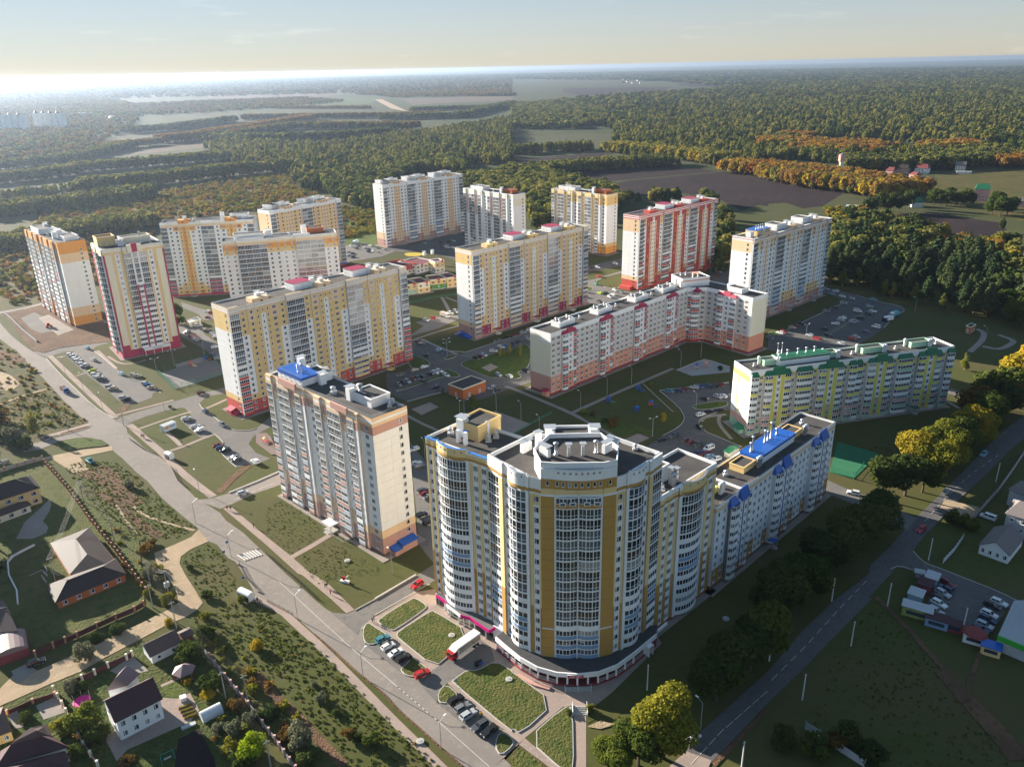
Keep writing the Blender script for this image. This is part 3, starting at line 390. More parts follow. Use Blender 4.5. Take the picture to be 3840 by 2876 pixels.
for q in range(7):
 t=q/6;a0=Vector((-90.8,220.0));a1=Vector((-85.9,222.8));c0=Vector((-87.2,216.9));c1_=Vector((-82.8,219.7));p=a0+(a1-a0)*t;r=c0+(c1_-c0)*t;ribbon('zebra_stripe',MARK,[p,r],.5,z=ZL[0]+.03,sm=0)
# ---------------------------------------------------------------- haze: one closed box of thin air round everything
hz=MB();hz.box(-43500,43500,-43500,43500,-1.0,152.0);hm=bpy.data.materials.new('haze_air');hm.use_nodes=True;_n=hm.node_tree;_n.nodes.clear()
_o=_n.nodes.new('ShaderNodeOutputMaterial');_v=_n.nodes.new('ShaderNodeVolumePrincipled');_v.inputs['Density'].default_value=5.0e-5;_v.inputs['Color'].default_value=(.46,.58,.76,1);_v.inputs['Anisotropy'].default_value=.6
_n.links.new(_v.outputs[0],_o.inputs['Volume']);link('haze',hz.mesh('haze',[hm]),kind='stuff')
# ================================================================ building kit
def expand(s):
 """'2b1p10W' -> 'bbpWWWWWWWWWW'"""
 o,n='',''
 for ch in s:
  if ch.isdigit():n+=ch
  else:o+=ch*(int(n)if n else 1);n=''
 return o
def panel_mesh(w,h,hole,key):
 """facade slab, proud of the wall, front face at y=0; hole = (x, z, w, h) of the window opening"""
 def mk():
  b=MB();g=.03;x0,x1,z0,z1=g,w-g,g,h-g;D=.2
  if hole:
   a,c,hw,hh=hole;xa,xb,za,zb=a,a+hw,c,c+hh
   P=lambda x,z,y=0.0:(x,y,z)
   b.poly([P(x0,z0),P(x1,z0),P(xb,za),P(xa,za)]);b.poly([P(x1,z0),P(x1,z1),P(xb,zb),P(xb,za)])
   b.poly([P(x1,z1),P(x0,z1),P(xa,zb),P(xb,zb)]);b.poly([P(x0,z1),P(x0,z0),P(xa,za),P(xa,zb)])
   for(p,q)in(((xa,za),(xb,za)),((xb,za),(xb,zb)),((xb,zb),(xa,zb)),((xa,zb),(xa,za))):
    b.poly([P(*p),P(*q),P(*q,D),P(*p,D)])
  else:b.poly([(x0,0,z0),(x1,0,z0),(x1,0,z1),(x0,0,z1)])
  for(p,q)in(((x0,z0),(x1,z0)),((x1,z0),(x1,z1)),((x1,z1),(x0,z1)),((x0,z1),(x0,z0))):
   b.poly([(p[0],D,p[1]),(q[0],D,q[1]),(q[0],0,q[1]),(p[0],0,p[1])])
  return b.mesh('panel',[PM[key]])
 return cached(('panel',round(w,2),round(h,2),hole,key),mk)
WIN={'1':(.75,1.25,1),'2':(1.35,1.5,2),'3':(1.85,1.5,3),'s':(.6,.6,1)}
def window_mesh(w,h,n,lite):
 """frame with mullions, origin at the lower left corner of the opening; glazing is a separate mesh"""
 def mk():
  b=MB();t=.09
  if lite:b.poly([(0,.1,0),(w,.1,0),(w,.1,h),(0,.1,h)])
  else:
   Y0,Y1=.07,.15
   b.box(0,t,Y0,Y1,0,h,skip='kbt');b.box(w-t,w,Y0,Y1,0,h,skip='kbt');b.box(t,w-t,Y0,Y1,0,t,skip='kblr');b.box(t,w-t,Y0,Y1,h-t,h,skip='ktlr')
   for k in range(1,n):
    x=w*((.36 if n==2 else k/n));b.box(x-.05,x+.05,Y0,Y1,t,h-t,skip='kbt')
   if n==2:b.box(t,w*.36-.05,Y0,Y1,h*.62,h*.62+.07,skip='klr')
   b.box(-.05,w+.05,-.1,.07,-.06,0,skip='kb')
  return b.mesh('window',[FRAME])
 def mg():
  b=MB()
  if lite:
   xs=[.08]+([w*.36+.04]if n==2 else[w*k/n+.05 for k in range(1,n)])
   xe=([w*.36-.04]if n==2 else[w*k/n-.05 for k in range(1,n)])+[w-.08]
   for a,c in zip(xs,xe):b.poly([(a,.085,.08),(c,.085,.08),(c,.085,h-.08),(a,.085,h-.08)])
  else:b.poly([(.05,.125,.05),(w-.05,.125,.05),(w-.05,.125,h-.05),(.05,.125,h-.05)])
  return b
 k=(round(w,2),round(h,2),n,lite)
 return cached(('win',)+k,mk),lambda m:cached(('wing',m.name)+k,lambda:mg().mesh('glazing',[m]))
def arc(w,sag,n):
 """outward bulging polyline over a chord w (local x, y negative = outward)"""
 if sag<=0:return[(0,0),(w,0)]
 R=(w*w/4+sag*sag)/(2*sag);a=math.asin(min(1,w/2/R));pts=[]
 for k in range(n+1):
  t=-a+2*a*k/n;pts.append((w/2+R*math.sin(t),-(R*math.cos(t)-(R-sag))))
 return pts
def balcony_mesh(poly,h,pitch,style,col,lite):
 """glazed loggia front along a polyline; style G = glazed to the floor, S = coloured parapet under a glazed strip"""
 key=(tuple((round(a,2),round(c,2))for a,c in poly),round(h,2),pitch,style,col,lite)
 if style=='G':z1,z2,zt=.17,.95,h-.24
 else:z1,z2,zt=1.15,1.15,h-.3
 def run():
  for(p,q)in zip(poly,poly[1:]):
   p,q=Vector(p),Vector(q);L=(q-p).length
   yield p,q,L,(q-p)/L,max(1,round(L/pitch))
 def mk():
  b=MB()
  for p,q,L,d,n in run():
   nn=Vector((d.y,-d.x))
   def quad(u0,u1,za,zb,off,mi):
    A=p+d*u0+nn*off;B_=p+d*u1+nn*off;b.poly([(A.x,A.y,za),(B_.x,B_.y,za),(B_.x,B_.y,zb),(A.x,A.y,zb)],mi)
   def bar(u0,u1,za,zb,mi=1):
    quad(u0,u1,za,zb,.06,mi)
    if not lite:
     for u in(u0,u1):
      A=p+d*u+nn*.06;B_=p+d*u-nn*.04;b.poly([(A.x,A.y,za),(B_.x,B_.y,za),(B_.x,B_.y,zb),(A.x,A.y,zb)],mi)
     A,B_,C_,D_=p+d*u0+nn*.06,p+d*u1+nn*.06,p+d*u1-nn*.04,p+d*u0-nn*.04
     b.poly([(A.x,A.y,zb),(B_.x,B_.y,zb),(C_.x,C_.y,zb),(D_.x,D_.y,zb)],mi)
   quad(0,L,0,z1,.1,0 if style!='G' else 1);quad(0,L,zt+.06,h,.1,1) # parapet, lintel band
   A,B_,C_,D_=p+nn*.1,q+nn*.1,q-nn*.2,p-nn*.2
   b.poly([(A.x,A.y,z1),(B_.x,B_.y,z1),(C_.x,C_.y,z1),(D_.x,D_.y,z1)],1)
   bar(0,L,zt-.02,zt+.08)
   if style=='G':bar(0,L,z2-.05,z2+.05)
   if style!='G':bar(0,L,z1-.02,z1+.09)
   for k in range(n+1):
    u=min(max(L*k/n,.05),L-.05);bar(u-.05,u+.05,z1,zt)
  return b.mesh('balcony',[PM[col],FRAME])
 def mg(m):
  def f():
   b=MB()
   for p,q,L,d,n in run():b.poly([(p.x,p.y,z1),(q.x,q.y,z1),(q.x,q.y,zt),(p.x,p.y,zt)])
   return b.mesh('glazing',[m])
  return cached(('balg',m.name)+key,f)
 return cached(('bal',)+key,mk),mg
class Building:
 def __init__(s,name,label,cat='apartment block',loc=(0,0)):
  s.loc=Vector((loc[0],loc[1],0));s.root=thing(name,label,cat,(loc[0],loc[1],0));s.items=[];s.core=MB();s.inv=T(-loc[0],-loc[1],0)
  s.solid={}
 def put(s,part,me,M,sub=None,size=1.0,force=False):
  s.items.append((part,me,s.inv@M,sub,size,(M.translation-CAM).length,force))
 def part(s,name,mb,mats,M=None,kind=None,smooth=False):
  """a part built in world coordinates"""
  return link(name,mb.mesh(name,mats,smooth),s.root,s.inv if M is None else s.inv@M,kind)
 def finish(s,minpx=8.0,cap=300):
  groups={}
  for it in s.items:groups.setdefault(it[0],[]).append(it)
  for part,its in groups.items():
   its.sort(key=lambda i:-(i[4]/i[5]+(9 if i[6]else 0)));rest={}
   for k,(p,me,M,sub,size,dist,force)in enumerate(its):
    if k<cap and(force or size*2971/dist>=minpx):
     o=link(part,me,s.root,M)
     if sub:
      for nm,sm in sub:link(nm,sm,o)
    else:
     for m2 in[me]+[x[1]for x in(sub or())]:
      r=rest.setdefault('a',(MB(),{}));v,f,mi=GEO[m2.name]
      ids=[]
      for mm in m2.materials:ids.append(r[1].setdefault(mm.name,len(r[1])))
      r[0].add(v,f,[ids[a]for a in mi],M)
   for r,ids in rest.values():link(part,r.mesh(part,[bpy.data.materials[x]for x in ids]),s.root,None,'stuff')
  if s.core.f:link('wall',s.core.mesh('wall',[SEAM,PM['W']]),s.root,s.inv)
  return s.root
 def facade(s,P0,P1,z0,fh,nfl,bays,attic=(),lite=False,plinth='d',win_h=None,flat=False):
  """bays from left to right as seen from outside: (kind, width, proud, schedule[, options])
        kinds: P blank panel, 1 2 3 s windows, B glazed balcony; schedule = one letter per floor from the ground"""
  P0,P1=Vector(P0[:2]),Vector(P1[:2]);L=(P1-P0).length;d=(P1-P0)/L
  tot=sum(b[1]for b in bays);k=L/tot
  F=Matrix(((d.x,-d.y,0,P0.x),(d.y,d.x,0,P0.y),(0,0,1,0),(0,0,0,1)))
  x=0.0;Hf=z0+nfl*fh;prev=0.0
  atop=Hf+sum(a[0]for a in attic)
  for bi,bay in enumerate(bays):
   kind,w,off,sch=bay[0],bay[1]*k,bay[2],bay[3];op=bay[4]if len(bay)>4 else{}
   sch=expand(sch);sch=sch+sch[-1]*(nfl-len(sch))if len(sch)<nfl else sch
   sag=op.get('sag',0)
   # wall behind, one box per bay
   if off>.05:
    c=[F@Vector(p)for p in((x,-off+.16,0),(x+w,-off+.16,0),(x+w,.3,0),(x,.3,0))]
    s.core.prism([(p.x,p.y)for p in c],.1 if z0<6 else z0-.2,(Hf if flat else atop)-.02,1)
   for fl in range(nfl):
    col=sch[fl];M=F@T(x,-off,z0+fl*fh)
    if kind=='B':
     if op.get('skip',0)>fl:continue
     st='G' if col=='G' else 'S';poly=arc(w,sag,op.get('seg',5))if sag else[(0,0),(w,0)]
     if op.get('wing'):e=op['wing'];poly=[(0,0),(e,-e),(w-e,-e),(w,0)]
     me,mg=balcony_mesh(poly,fh,op.get('pitch',.85),st,'W' if col=='G' else col,lite)
     s.put('balcony',me,M,[('glazing',mg(glass()))],min(w,4))
     continue
    nw=op.get('n',1)
    if kind=='P':nw=0
    elif kind in WIN:
     ww,wh,wn=WIN[kind]
     if win_h:wh=win_h
     ww=min(ww,w/nw-.3)
    cw=w/max(nw,1)
    for q in range(max(nw,1)):
     hole=None
     if nw:hole=(round(max(.12,min(cw-ww-.12,cw*op.get('at',.5)-ww/2)),2),.85,round(ww,2),wh)
     s.put('panel',panel_mesh(cw,fh,hole,col),M@T(q*cw,0,0),None,min(cw,fh)*.8)
     if hole:
      me,mg=window_mesh(hole[2],wh,wn,lite)
      s.put('window',me,M@T(q*cw+hole[0],0,hole[1]),[('glazing',mg(glass()))],ww)
   # sides of bays that stand proud
   nxt=bays[bi+1][2]if bi+1<len(bays)else 0.0
   for(xx,o2,sgn)in((x,prev,-1),(x+w,nxt,1)):
    if off-o2>.25:
     for fl in range(nfl):
      col=op.get('side')or('W' if kind=='B' else sch[fl]);dd=off-o2
      G_=F@T(xx,-o2,z0+fl*fh)@RZ(-math.pi/2)if sgn<0 else F@T(xx,-off,z0+fl*fh)@RZ(math.pi/2)
      s.put('return_panel',panel_mesh(dd,fh,None,col),G_,None,min(dd,fh)*.8)
   prev=off
   # plinth and attic bands
   pl=s.solid.setdefault(plinth,MB())
   def strip(mb,za,zb,pr,off=off):
    c=[F@Vector(p)for p in((x-.0,-off-pr,0),(x+w+.0,-off-pr,0),(x+w,.25,0),(x,.25,0))]
    mb.prism([(p.x,p.y)for p in c],za,zb)
   if.3<z0<6 and not op.get('noplinth'):strip(pl,-.1,z0-.02,-.08-(bi%2)*.003)
   z=Hf
   for hgt_,col in(op.get('attic')or attic):
    strip(s.solid.setdefault('*'+col,MB()),z+.012,z+hgt_,.03+(bi%2)*.003,*((0.0,)if flat else()));z+=hgt_
   x+=w
  return F,L,atop
 def bands(s):
  for k,mb in s.solid.items():
   if mb.f:link('plinth' if k[0]!='*' else 'attic_band',mb.mesh('band',[PM[k[-1]]]),s.root,s.inv)
  s.solid={}
 def body(s,poly,z1,z0=0.0,roof=None,inset=.17,parapet=.75,pw=.3,pcol='W',apron=2.2):
  """core prism with flat roof inside a parapet"""
  poly=[Vector(p[:2])for p in poly]
  if sum(poly[i].x*poly[(i+1)%len(poly)].y-poly[(i+1)%len(poly)].x*poly[i].y for i in range(len(poly)))<0:poly=poly[::-1]
  def ins(t):
   r=[]
   for i in range(len(poly)):
    a,b_,c=poly[i-1],poly[i],poly[(i+1)%len(poly)]
    n1=(b_-a).normalized();n1=Vector((-n1.y,n1.x));n2=(c-b_).normalized();n2=Vector((-n2.y,n2.x))
    bis=(n1+n2);bis=bis/max(.3,bis.length_squared)*2;r.append(b_+bis*t)
   return r
  s.core.prism([tuple(p)for p in ins(inset)],z0,z1-parapet-.02,1)
  if z1<70 and z0==0 and apron:ab=MB();ab.prism([tuple(p)for p in ins(-apron)],0,.16);s.part('apron',ab,[PAVEG])
  rb=MB();rb.prism([tuple(p)for p in ins(inset+pw*.5)],z1-parapet-.05,z1-parapet+.03)
  s.part('roof',rb,[roof or ROOF])
  o_,i_=ins(.0),ins(pw);pb=MB();n=len(poly)
  for k in range(n):
   j=(k+1)%n
   for(A,B_,za,zb)in((i_[k],i_[j],z1-parapet,z1),):pb.poly([(B_.x,B_.y,za),(A.x,A.y,za),(A.x,A.y,zb),(B_.x,B_.y,zb)])
   pb.poly([(o_[k].x,o_[k].y,z1),(o_[j].x,o_[j].y,z1),(i_[j].x,i_[j].y,z1),(i_[k].x,i_[k].y,z1)])
   pb.poly([(o_[k].x,o_[k].y,z1-parapet-.3),(o_[j].x,o_[j].y,z1-parapet-.3),(o_[j].x,o_[j].y,z1),(o_[k].x,o_[k].y,z1)])
  s.part('parapet',pb,[PM[pcol]])
# ------------------------------------------------ roof furniture (all are parts of their building)
def rotpt(o,ang,x,y):return(o[0]+x*math.cos(ang)-y*math.sin(ang),o[1]+x*math.sin(ang)+y*math.cos(ang))
def rbox(b,name,c,ang,sx,sy,z0,z1,m,extra=None):
 mb=MB();mb.box(-sx/2,sx/2,-sy/2,sy/2,z0,z1);return b.part(name,mb,[m],T(c[0],c[1],0)@RZ(ang))
def fan(b,c,z,h=1.5,r=.45,box=True):
 """roof ventilator: square base, neck and mushroom cap"""
 def mk():
  mb=MB();mb.box(-.6,.6,-.6,.6,0,.55);mb.lathe([(.28,.55),(.28,1.0),(.5,1.05),(.52,1.3),(.36,1.5),(.1,1.58)],10);return mb.mesh('roof_fan',[ZINC])
 link('roof_fan',cached('fan',mk),b.root,b.inv@T(c[0],c[1],z)@Matrix.Scale(h/1.5,4))
def shaft(b,c,ang,z,sx,sy,h,cap=True,m=None):
 """white ventilation shaft with a sheet-metal cap standing on four short legs"""
 mb=MB();mb.box(-sx/2,sx/2,-sy/2,sy/2,0,h)
 o=link('ventilation_shaft',mb.mesh('ventilation_shaft',[m or PM['W']]),b.root,b.inv@T(c[0],c[1],z)@RZ(ang))
 if cap:
  mc=MB();e=.35
  for ax in(-1,1):
   for ay in(-1,1):mc.box(ax*(sx/2-.12)-.04,ax*(sx/2-.12)+.04,ay*(sy/2-.12)-.04,ay*(sy/2-.12)+.04,h,h+.7)
  mc.box(-sx/2-e,sx/2+e,-sy/2-e,sy/2+e,h+.7,h+.82)
  link('shaft_cap',mc.mesh('shaft_cap',[ZINC]),o)
 return o
def pipe(b,c,z,h=2.2,r=.22,m=None):
 mb=MB();mb.lathe([(r*1.6,0),(r*1.6,.25),(r,.3),(r,h-.4),(r*1.9,h-.38),(r*1.9,h-.25),(.05,h)],8)
 link('flue_pipe',mb.mesh('flue_pipe',[m or ZINC],True),b.root,b.inv@T(c[0],c[1],z))
def lift_house(b,c,ang,sx,sy,z,h,wallc='W',roofm=None,par=.35,win=True,wside=('f','r')):
 """penthouse on the roof: walls, flat roof in a rim, windows"""
 M=T(c[0],c[1],z)@RZ(ang)
 mb=MB();mb.box(-sx/2,sx/2,-sy/2,sy/2,0,h,skip='t');o=link('lift_house',mb.mesh('lift_house',[PM[wallc]]),b.root,b.inv@M)
 rb=MB();e=.15
 if par:
  for(x0,x1,y0,y1)in((-sx/2-e,sx/2+e,-sy/2-e,-sy/2+.25),(-sx/2-e,sx/2+e,sy/2-.25,sy/2+e),(-sx/2-e,-sx/2+.25,-sy/2+.25,sy/2-.25),(sx/2-.25,sx/2+e,-sy/2+.25,sy/2-.25)):rb.box(x0,x1,y0,y1,h-.1,h+par)
  link('rim',rb.mesh('rim',[PM[wallc]]),o)
  r2=MB();r2.box(-sx/2+.2,sx/2-.2,-sy/2+.2,sy/2-.2,h-.3,h+.02);link('roof',r2.mesh('roof',[roofm or ROOF]),o)
 else:
  r2=MB();r2.box(-sx/2-.3,sx/2+.3,-sy/2-.3,sy/2+.3,h,h+.14);link('roof',r2.mesh('roof',[roofm or ROOF]),o)
 if win:
  wm,wg=window_mesh(1.1,1.3,2,False)
  for side in wside:
   Ls=sx if side in 'fk' else sy;n=max(1,int(Ls/2.6))
   for k in range(n):
    u=-Ls/2+Ls*(k+.5)/n-.55
    Mw={'f':T(u,-sy/2-.12,.8),'k':T(-u,sy/2+.12,.8)@RZ(math.pi),'r':T(sx/2+.12,u,.8)@RZ(math.pi/2),'l':T(-sx/2-.12,-u,.8)@RZ(-math.pi/2)}[side]
    w=link('window',wm,o,Mw)
    # sub-part of a part is the last level, so the pane is joined beside its frame
    link('glazing',wg(glass()),o,Mw)
 return o
def railing(b,pts,z,h=.9,name='roof_railing',m=None,post=1.6,r=.025):
 mb=MB()
 for p,q in zip(pts,pts[1:]):
  p,q=Vector(p[:2]),Vector(q[:2]);n=max(1,int((q-p).length/post))
  for k in range(n+1):
   c=p+(q-p)*k/n;mb.box(c.x-r,c.x+r,c.y-r,c.y+r,z,z+h)
  for hh in(h,h*.5):mb.tube((p.x,p.y,z+hh),(q.x,q.y,z+hh),r,seg=4,cap=False)
 return b.part(name,mb,[m or STEEL])
def porch(b,P0,ang,w,dpt,h,roofm,posts=True,steps=True,wallc=None):
 """entrance canopy: P0 = middle of the wall line, ang = direction along the wall"""
 M=T(P0[0],P0[1],0)@RZ(ang);mb=MB()
 mb.box(-w/2,w/2,-dpt,.1,h,h+.16);mb.box(-w/2,w/2,-dpt-.06,-dpt,h-.25,h+.24)
 o=link('entrance_canopy',mb.mesh('entrance_canopy',[roofm]),b.root,b.inv@M)
 p2=MB()
 for x in(-w/2+.15,w/2-.15):p2.box(x-.1,x+.1,-dpt+.1,-dpt+.3,0,h)
 p2.box(-w/2+.3,w/2-.3,-dpt+.4,0,0,.6)
 for k in range(3):p2.box(-w/4,w/4,-dpt+.4-.35*(k+1),-dpt+.4-.35*k,0,.6-.18*(k+1))
 link('porch',p2.mesh('porch',[PM[wallc]if wallc else CONC]),o)
 return o
# ================================================================ the blocks
def dirv(a):return Vector((math.cos(RAD(a)),math.sin(RAD(a))))
def rect(c,a,L,D):
 """corner nearest the camera, direction of the south-east face, its length, depth to the back"""
 c=Vector(c);u=dirv(a);v=dirv(a+90)
 return c,c+u*L,c+u*L+v*D,c+v*D
BLOCKS={}
# ---- K-type blocks: long loggia face to the south-west, blank gable to the south-east
def k_block(key,label,c,a,L,D,nfl,wallcols,lite=False,h0=1.2,fh=2.8,attic=None,name='apartment_tower',balc=None,adds=True,minpx=8):
 c=Vector(c);v=dirv(a);n=dirv(a+90) # v along the gable, n along the long face
 A,Bq,Cq,Dq=c,c+v*D,c+v*D+n*L,c+n*L
 b=Building(name,label,loc=(A.x,A.y));BLOCKS[key]=b
 wc=wallcols;att=attic or wc['attic']
 H=h0+nfl*fh+sum(x[0]for x in att)
 b.body([A,Bq,Cq,Dq],H)
 rng=random.Random(key)
 def bs(i):return ''.join(rng.choice(wc['low'])for _ in range(wc['nlow']-(i%3)))+'G'*20
 o=wc.get('proud',1.1)
 half=lambda j:[('B',3.2,o,bs(j)),('2',3.9,o-.9,wc['w2']),('B',3.3,o,bs(j+1)),('B',3.3,o,bs(j+2)),('2',3.9,o-.9,wc['w2']),('B',3.2,o,bs(j+3)),('P',2.0,o-.1,wc['w3']),('3',6.2,0,wc['w3'])]
 b.facade(Dq,A,h0,fh,nfl,half(0)+half(1),att,lite)
 b.facade(A,Bq,h0,fh,nfl,[('P',D*.48,0,wc['end']),('2',D*.52,0,wc['end'],{'at':.58})],att,lite)
 b.facade(Bq,Cq,h0,fh,nfl,[('P',L/8,0,wc['end'])]*8,att,True)
 b.facade(Cq,Dq,h0,fh,nfl,[('P',D/2,0,wc['end'])]*2,att,True)
 b.H=H;b.A=A;b.v=v;b.n=n;b.a=RAD(a)
 return b
def at_(b,s,t):p=b.A+b.v*s+b.n*t;return(p.x,p.y)
# T6, the orange-banded tower in the middle foreground
t6=k_block('t6','white tower banded in peach and terracotta with a blue metal roof on its lift house',(-42.4,217.0),45.8,59.5,13.6,16,
 dict(attic=[(1.0,'p'),(.8,'W'),(1.1,'p')],low='xxbbWb',nlow=9,w2='2b2p10W1p1b',w3='2b1p12W1b',end='2b1p12W1b'))
z6=t6.H-.7
o=lift_house(t6,at_(t6,5.0,47.5),t6.a,7.0,15,z6,3.0,'W',BLUEROOF,par=0,wside=('l','f'))
mb=MB();mb.box(-3.62,-3.5,-7.6,7.6,1.9,3.05);mb.box(-3.6,3.6,-7.62,-7.5,2.3,3.05);link('fascia',mb.mesh('fascia',[BLUEROOF]),o)
lift_house(t6,at_(t6,10.0,43),t6.a,5,9,z6,2.6,'W',ROOF)
shaft(t6,at_(t6,7.6,37.2),t6.a,z6,2.2,1.6,3.6);shaft(t6,at_(t6,9.5,52.5),t6.a,z6,2.4,1.8,5.2);shaft(t6,at_(t6,11.6,41.0),t6.a,z6,1.6,1.6,4.0,False,ZINC)
lift_house(t6,at_(t6,9.6,13.0),t6.a,7.4,10.5,z6,2.8,'W',ROOF,win=False)
shaft(t6,at_(t6,6.0,18.6),t6.a,z6,2.4,2.2,4.0);pipe(t6,at_(t6,8.6,17.0),z6+2.6,2.6,.55)
fan(t6,at_(t6,5.0,27.0),z6,2.6);fan(t6,at_(t6,10.6,4.6),z6,2.0);fan(t6,at_(t6,12.4,5.6),z6,2.0)
for s_,t_,h_ in((4.0,46,2.4),(4.6,44.5,3.4),(5.4,45.6,3.0),(5.8,49.2,1.6)):pipe(t6,at_(t6,s_,t_),z6+3.1,h_,.2)
railing(t6,[at_(t6,.5,52),at_(t6,.4,1.0),at_(t6,13.0,.5)],t6.H,.7);railing(t6,[at_(t6,1.6,40),at_(t6,1.6,54),at_(t6,8,54)],z6+3.1,.6)
mb=MB();mb.box(-.4,.4,-5.2,5.2,-1.2,1.15);t6.part('parapet_step',mb,[PM['b']],T(*at_(t6,-1.25,45.0),t6.H)@RZ(t6.a));mb=MB();mb.box(-.4,.4,-4.2,4.2,-1.2,.9);t6.part('parapet_step',mb,[PM['b']],T(*at_(t6,-1.25,15.0),t6.H)@RZ(t6.a))
# side entrance lean-to with a blue roof at the gable, entrance porch on the long face
mb=MB();mb.box(-4.6,4.6,-2.4,0,0,2.3);t6.part('cellar_entrance',mb,[PM['b']],T(*at_(t6,7.2,-.1),0)@RZ(t6.a))
mb=MB()
for x0,x1,zz in((-5.0,-1.6,2.2),(-1.6,4.9,2.9)):mb.poly([(x0,-2.9,zz),(x1,-2.9,zz),(x1,.0,zz+.9),(x0,.0,zz+.9)]);mb.poly([(x0,-2.9,zz-.2),(x1,-2.9,zz-.2),(x1,-2.9,zz),(x0,-2.9,zz)]);mb.poly([(x0,-2.9,zz),(x0,0,zz+.9),(x0,0,zz),(x0,-2.9,zz-.2)]);mb.poly([(x1,-2.9,zz),(x1,0,zz+.9),(x1,0,zz),(x1,-2.9,zz-.2)])
t6.part('cellar_roof',mb,[BLUEROOF],T(*at_(t6,7.2,-.1),0)@RZ(t6.a))
porch(t6,at_(t6,-.3,26.4),t6.a-math.pi/2,5.0,3.8,3.4,WHITE)
railing(t6,[at_(t6,-4.4,27),at_(t6,-4.4,16),at_(t6,-1.9,16)],.2,1.1,'ramp_railing',WHITE)
t6.bands();t6.finish()
# T1, far left, under construction at its foot
t1=k_block('t1','orange and white tower block beside the muddy building site, farthest left of the towers',(-272.0,476.0),43,68.0,16.0,17,
 dict(attic=[(1.8,'o'),(1.6,'o'),(1.0,'o')],low='WWWrWWrW',nlow=13,w2='2o14W1o',w3='2o2p10W3p',end='2o2p10W2p1o'),fh=2.8,h0=1.4)
lift_house(t1,at_(t1,6,52),t1.a,9,18,t1.H-.7,3.2,'W',ROOF,wside=('f','l'));lift_house(t1,at_(t1,10,12),t1.a,8,13,t1.H-.7,2.6,'W',ROOF,win=False)
shaft(t1,at_(t1,5,21),t1.a,t1.H-.7,3,2,4);shaft(t1,at_(t1,9,55),t1.a,t1.H+2.4,2.4,2,1.6);shaft(t1,at_(t1,10.5,36),t1.a,t1.H-.7,4,3,2.6);fan(t1,at_(t1,4,33),t1.H-.7,2);pipe(t1,at_(t1,12,24),t1.H,2.4)
t1.bands();t1.finish()
# B2 and B3
b2=k_block('b2','white tower block with narrow pale loggias, second tower from the wood edge at the back',(4.3,652.9),43,62.0,14.0,16,
 dict(attic=[(1.2,'W'),(1.5,'q'),(1.2,'W')],low='WWW',nlow=4,w2='10W6i',w3='16W',end='14W2q',proud=.8),lite=True)
lift_house(b2,at_(b2,6,47),b2.a,8,16,b2.H-.7,3.0,'W',ROOF,wside=('f','l'));lift_house(b2,at_(b2,9,13),b2.a,7,11,b2.H-.7,2.8,'h',ROOF,win=False);shaft(b2,at_(b2,5,19),b2.a,b2.H-.7,2.4,2,4)
fan(b2,at_(b2,4,28),b2.H-.7,2);[pipe(b2,at_(b2,5,44+k*2),b2.H+2.3,2.0)for k in range(4)]
b2.bands();b2.finish()
b3=k_block('b3','yellow and white tower block with an orange foot, alone before the ploughed field',(79.5,645.0),44,60.0,14.0,16,
 dict(attic=[(1.6,'Y'),(.5,'W'),(1.2,'Y')],low='WWWW',nlow=6,w2='2o14Y',w3='2o1Y11W2Y',end='2o1Y11W2Y',proud=.8),lite=True)
lift_house(b3,at_(b3,6,45),b3.a,8,18,b3.H-.7,3.0,'W',ROOF,wside=('f','l'));lift_house(b3,at_(b3,9,11),b3.a,7,11,b3.H-.7,2.8,'h',ROOF,win=False);shaft(b3,at_(b3,5,18),b3.a,b3.H-.7,2.4,2,4.2)
[pipe(b3,at_(b3,5,43+k*1.6),b3.H+2.3,2.4)for k in range(4)];fan(b3,at_(b3,9,26),b3.H-.7,2)
b3.bands();b3.finish()
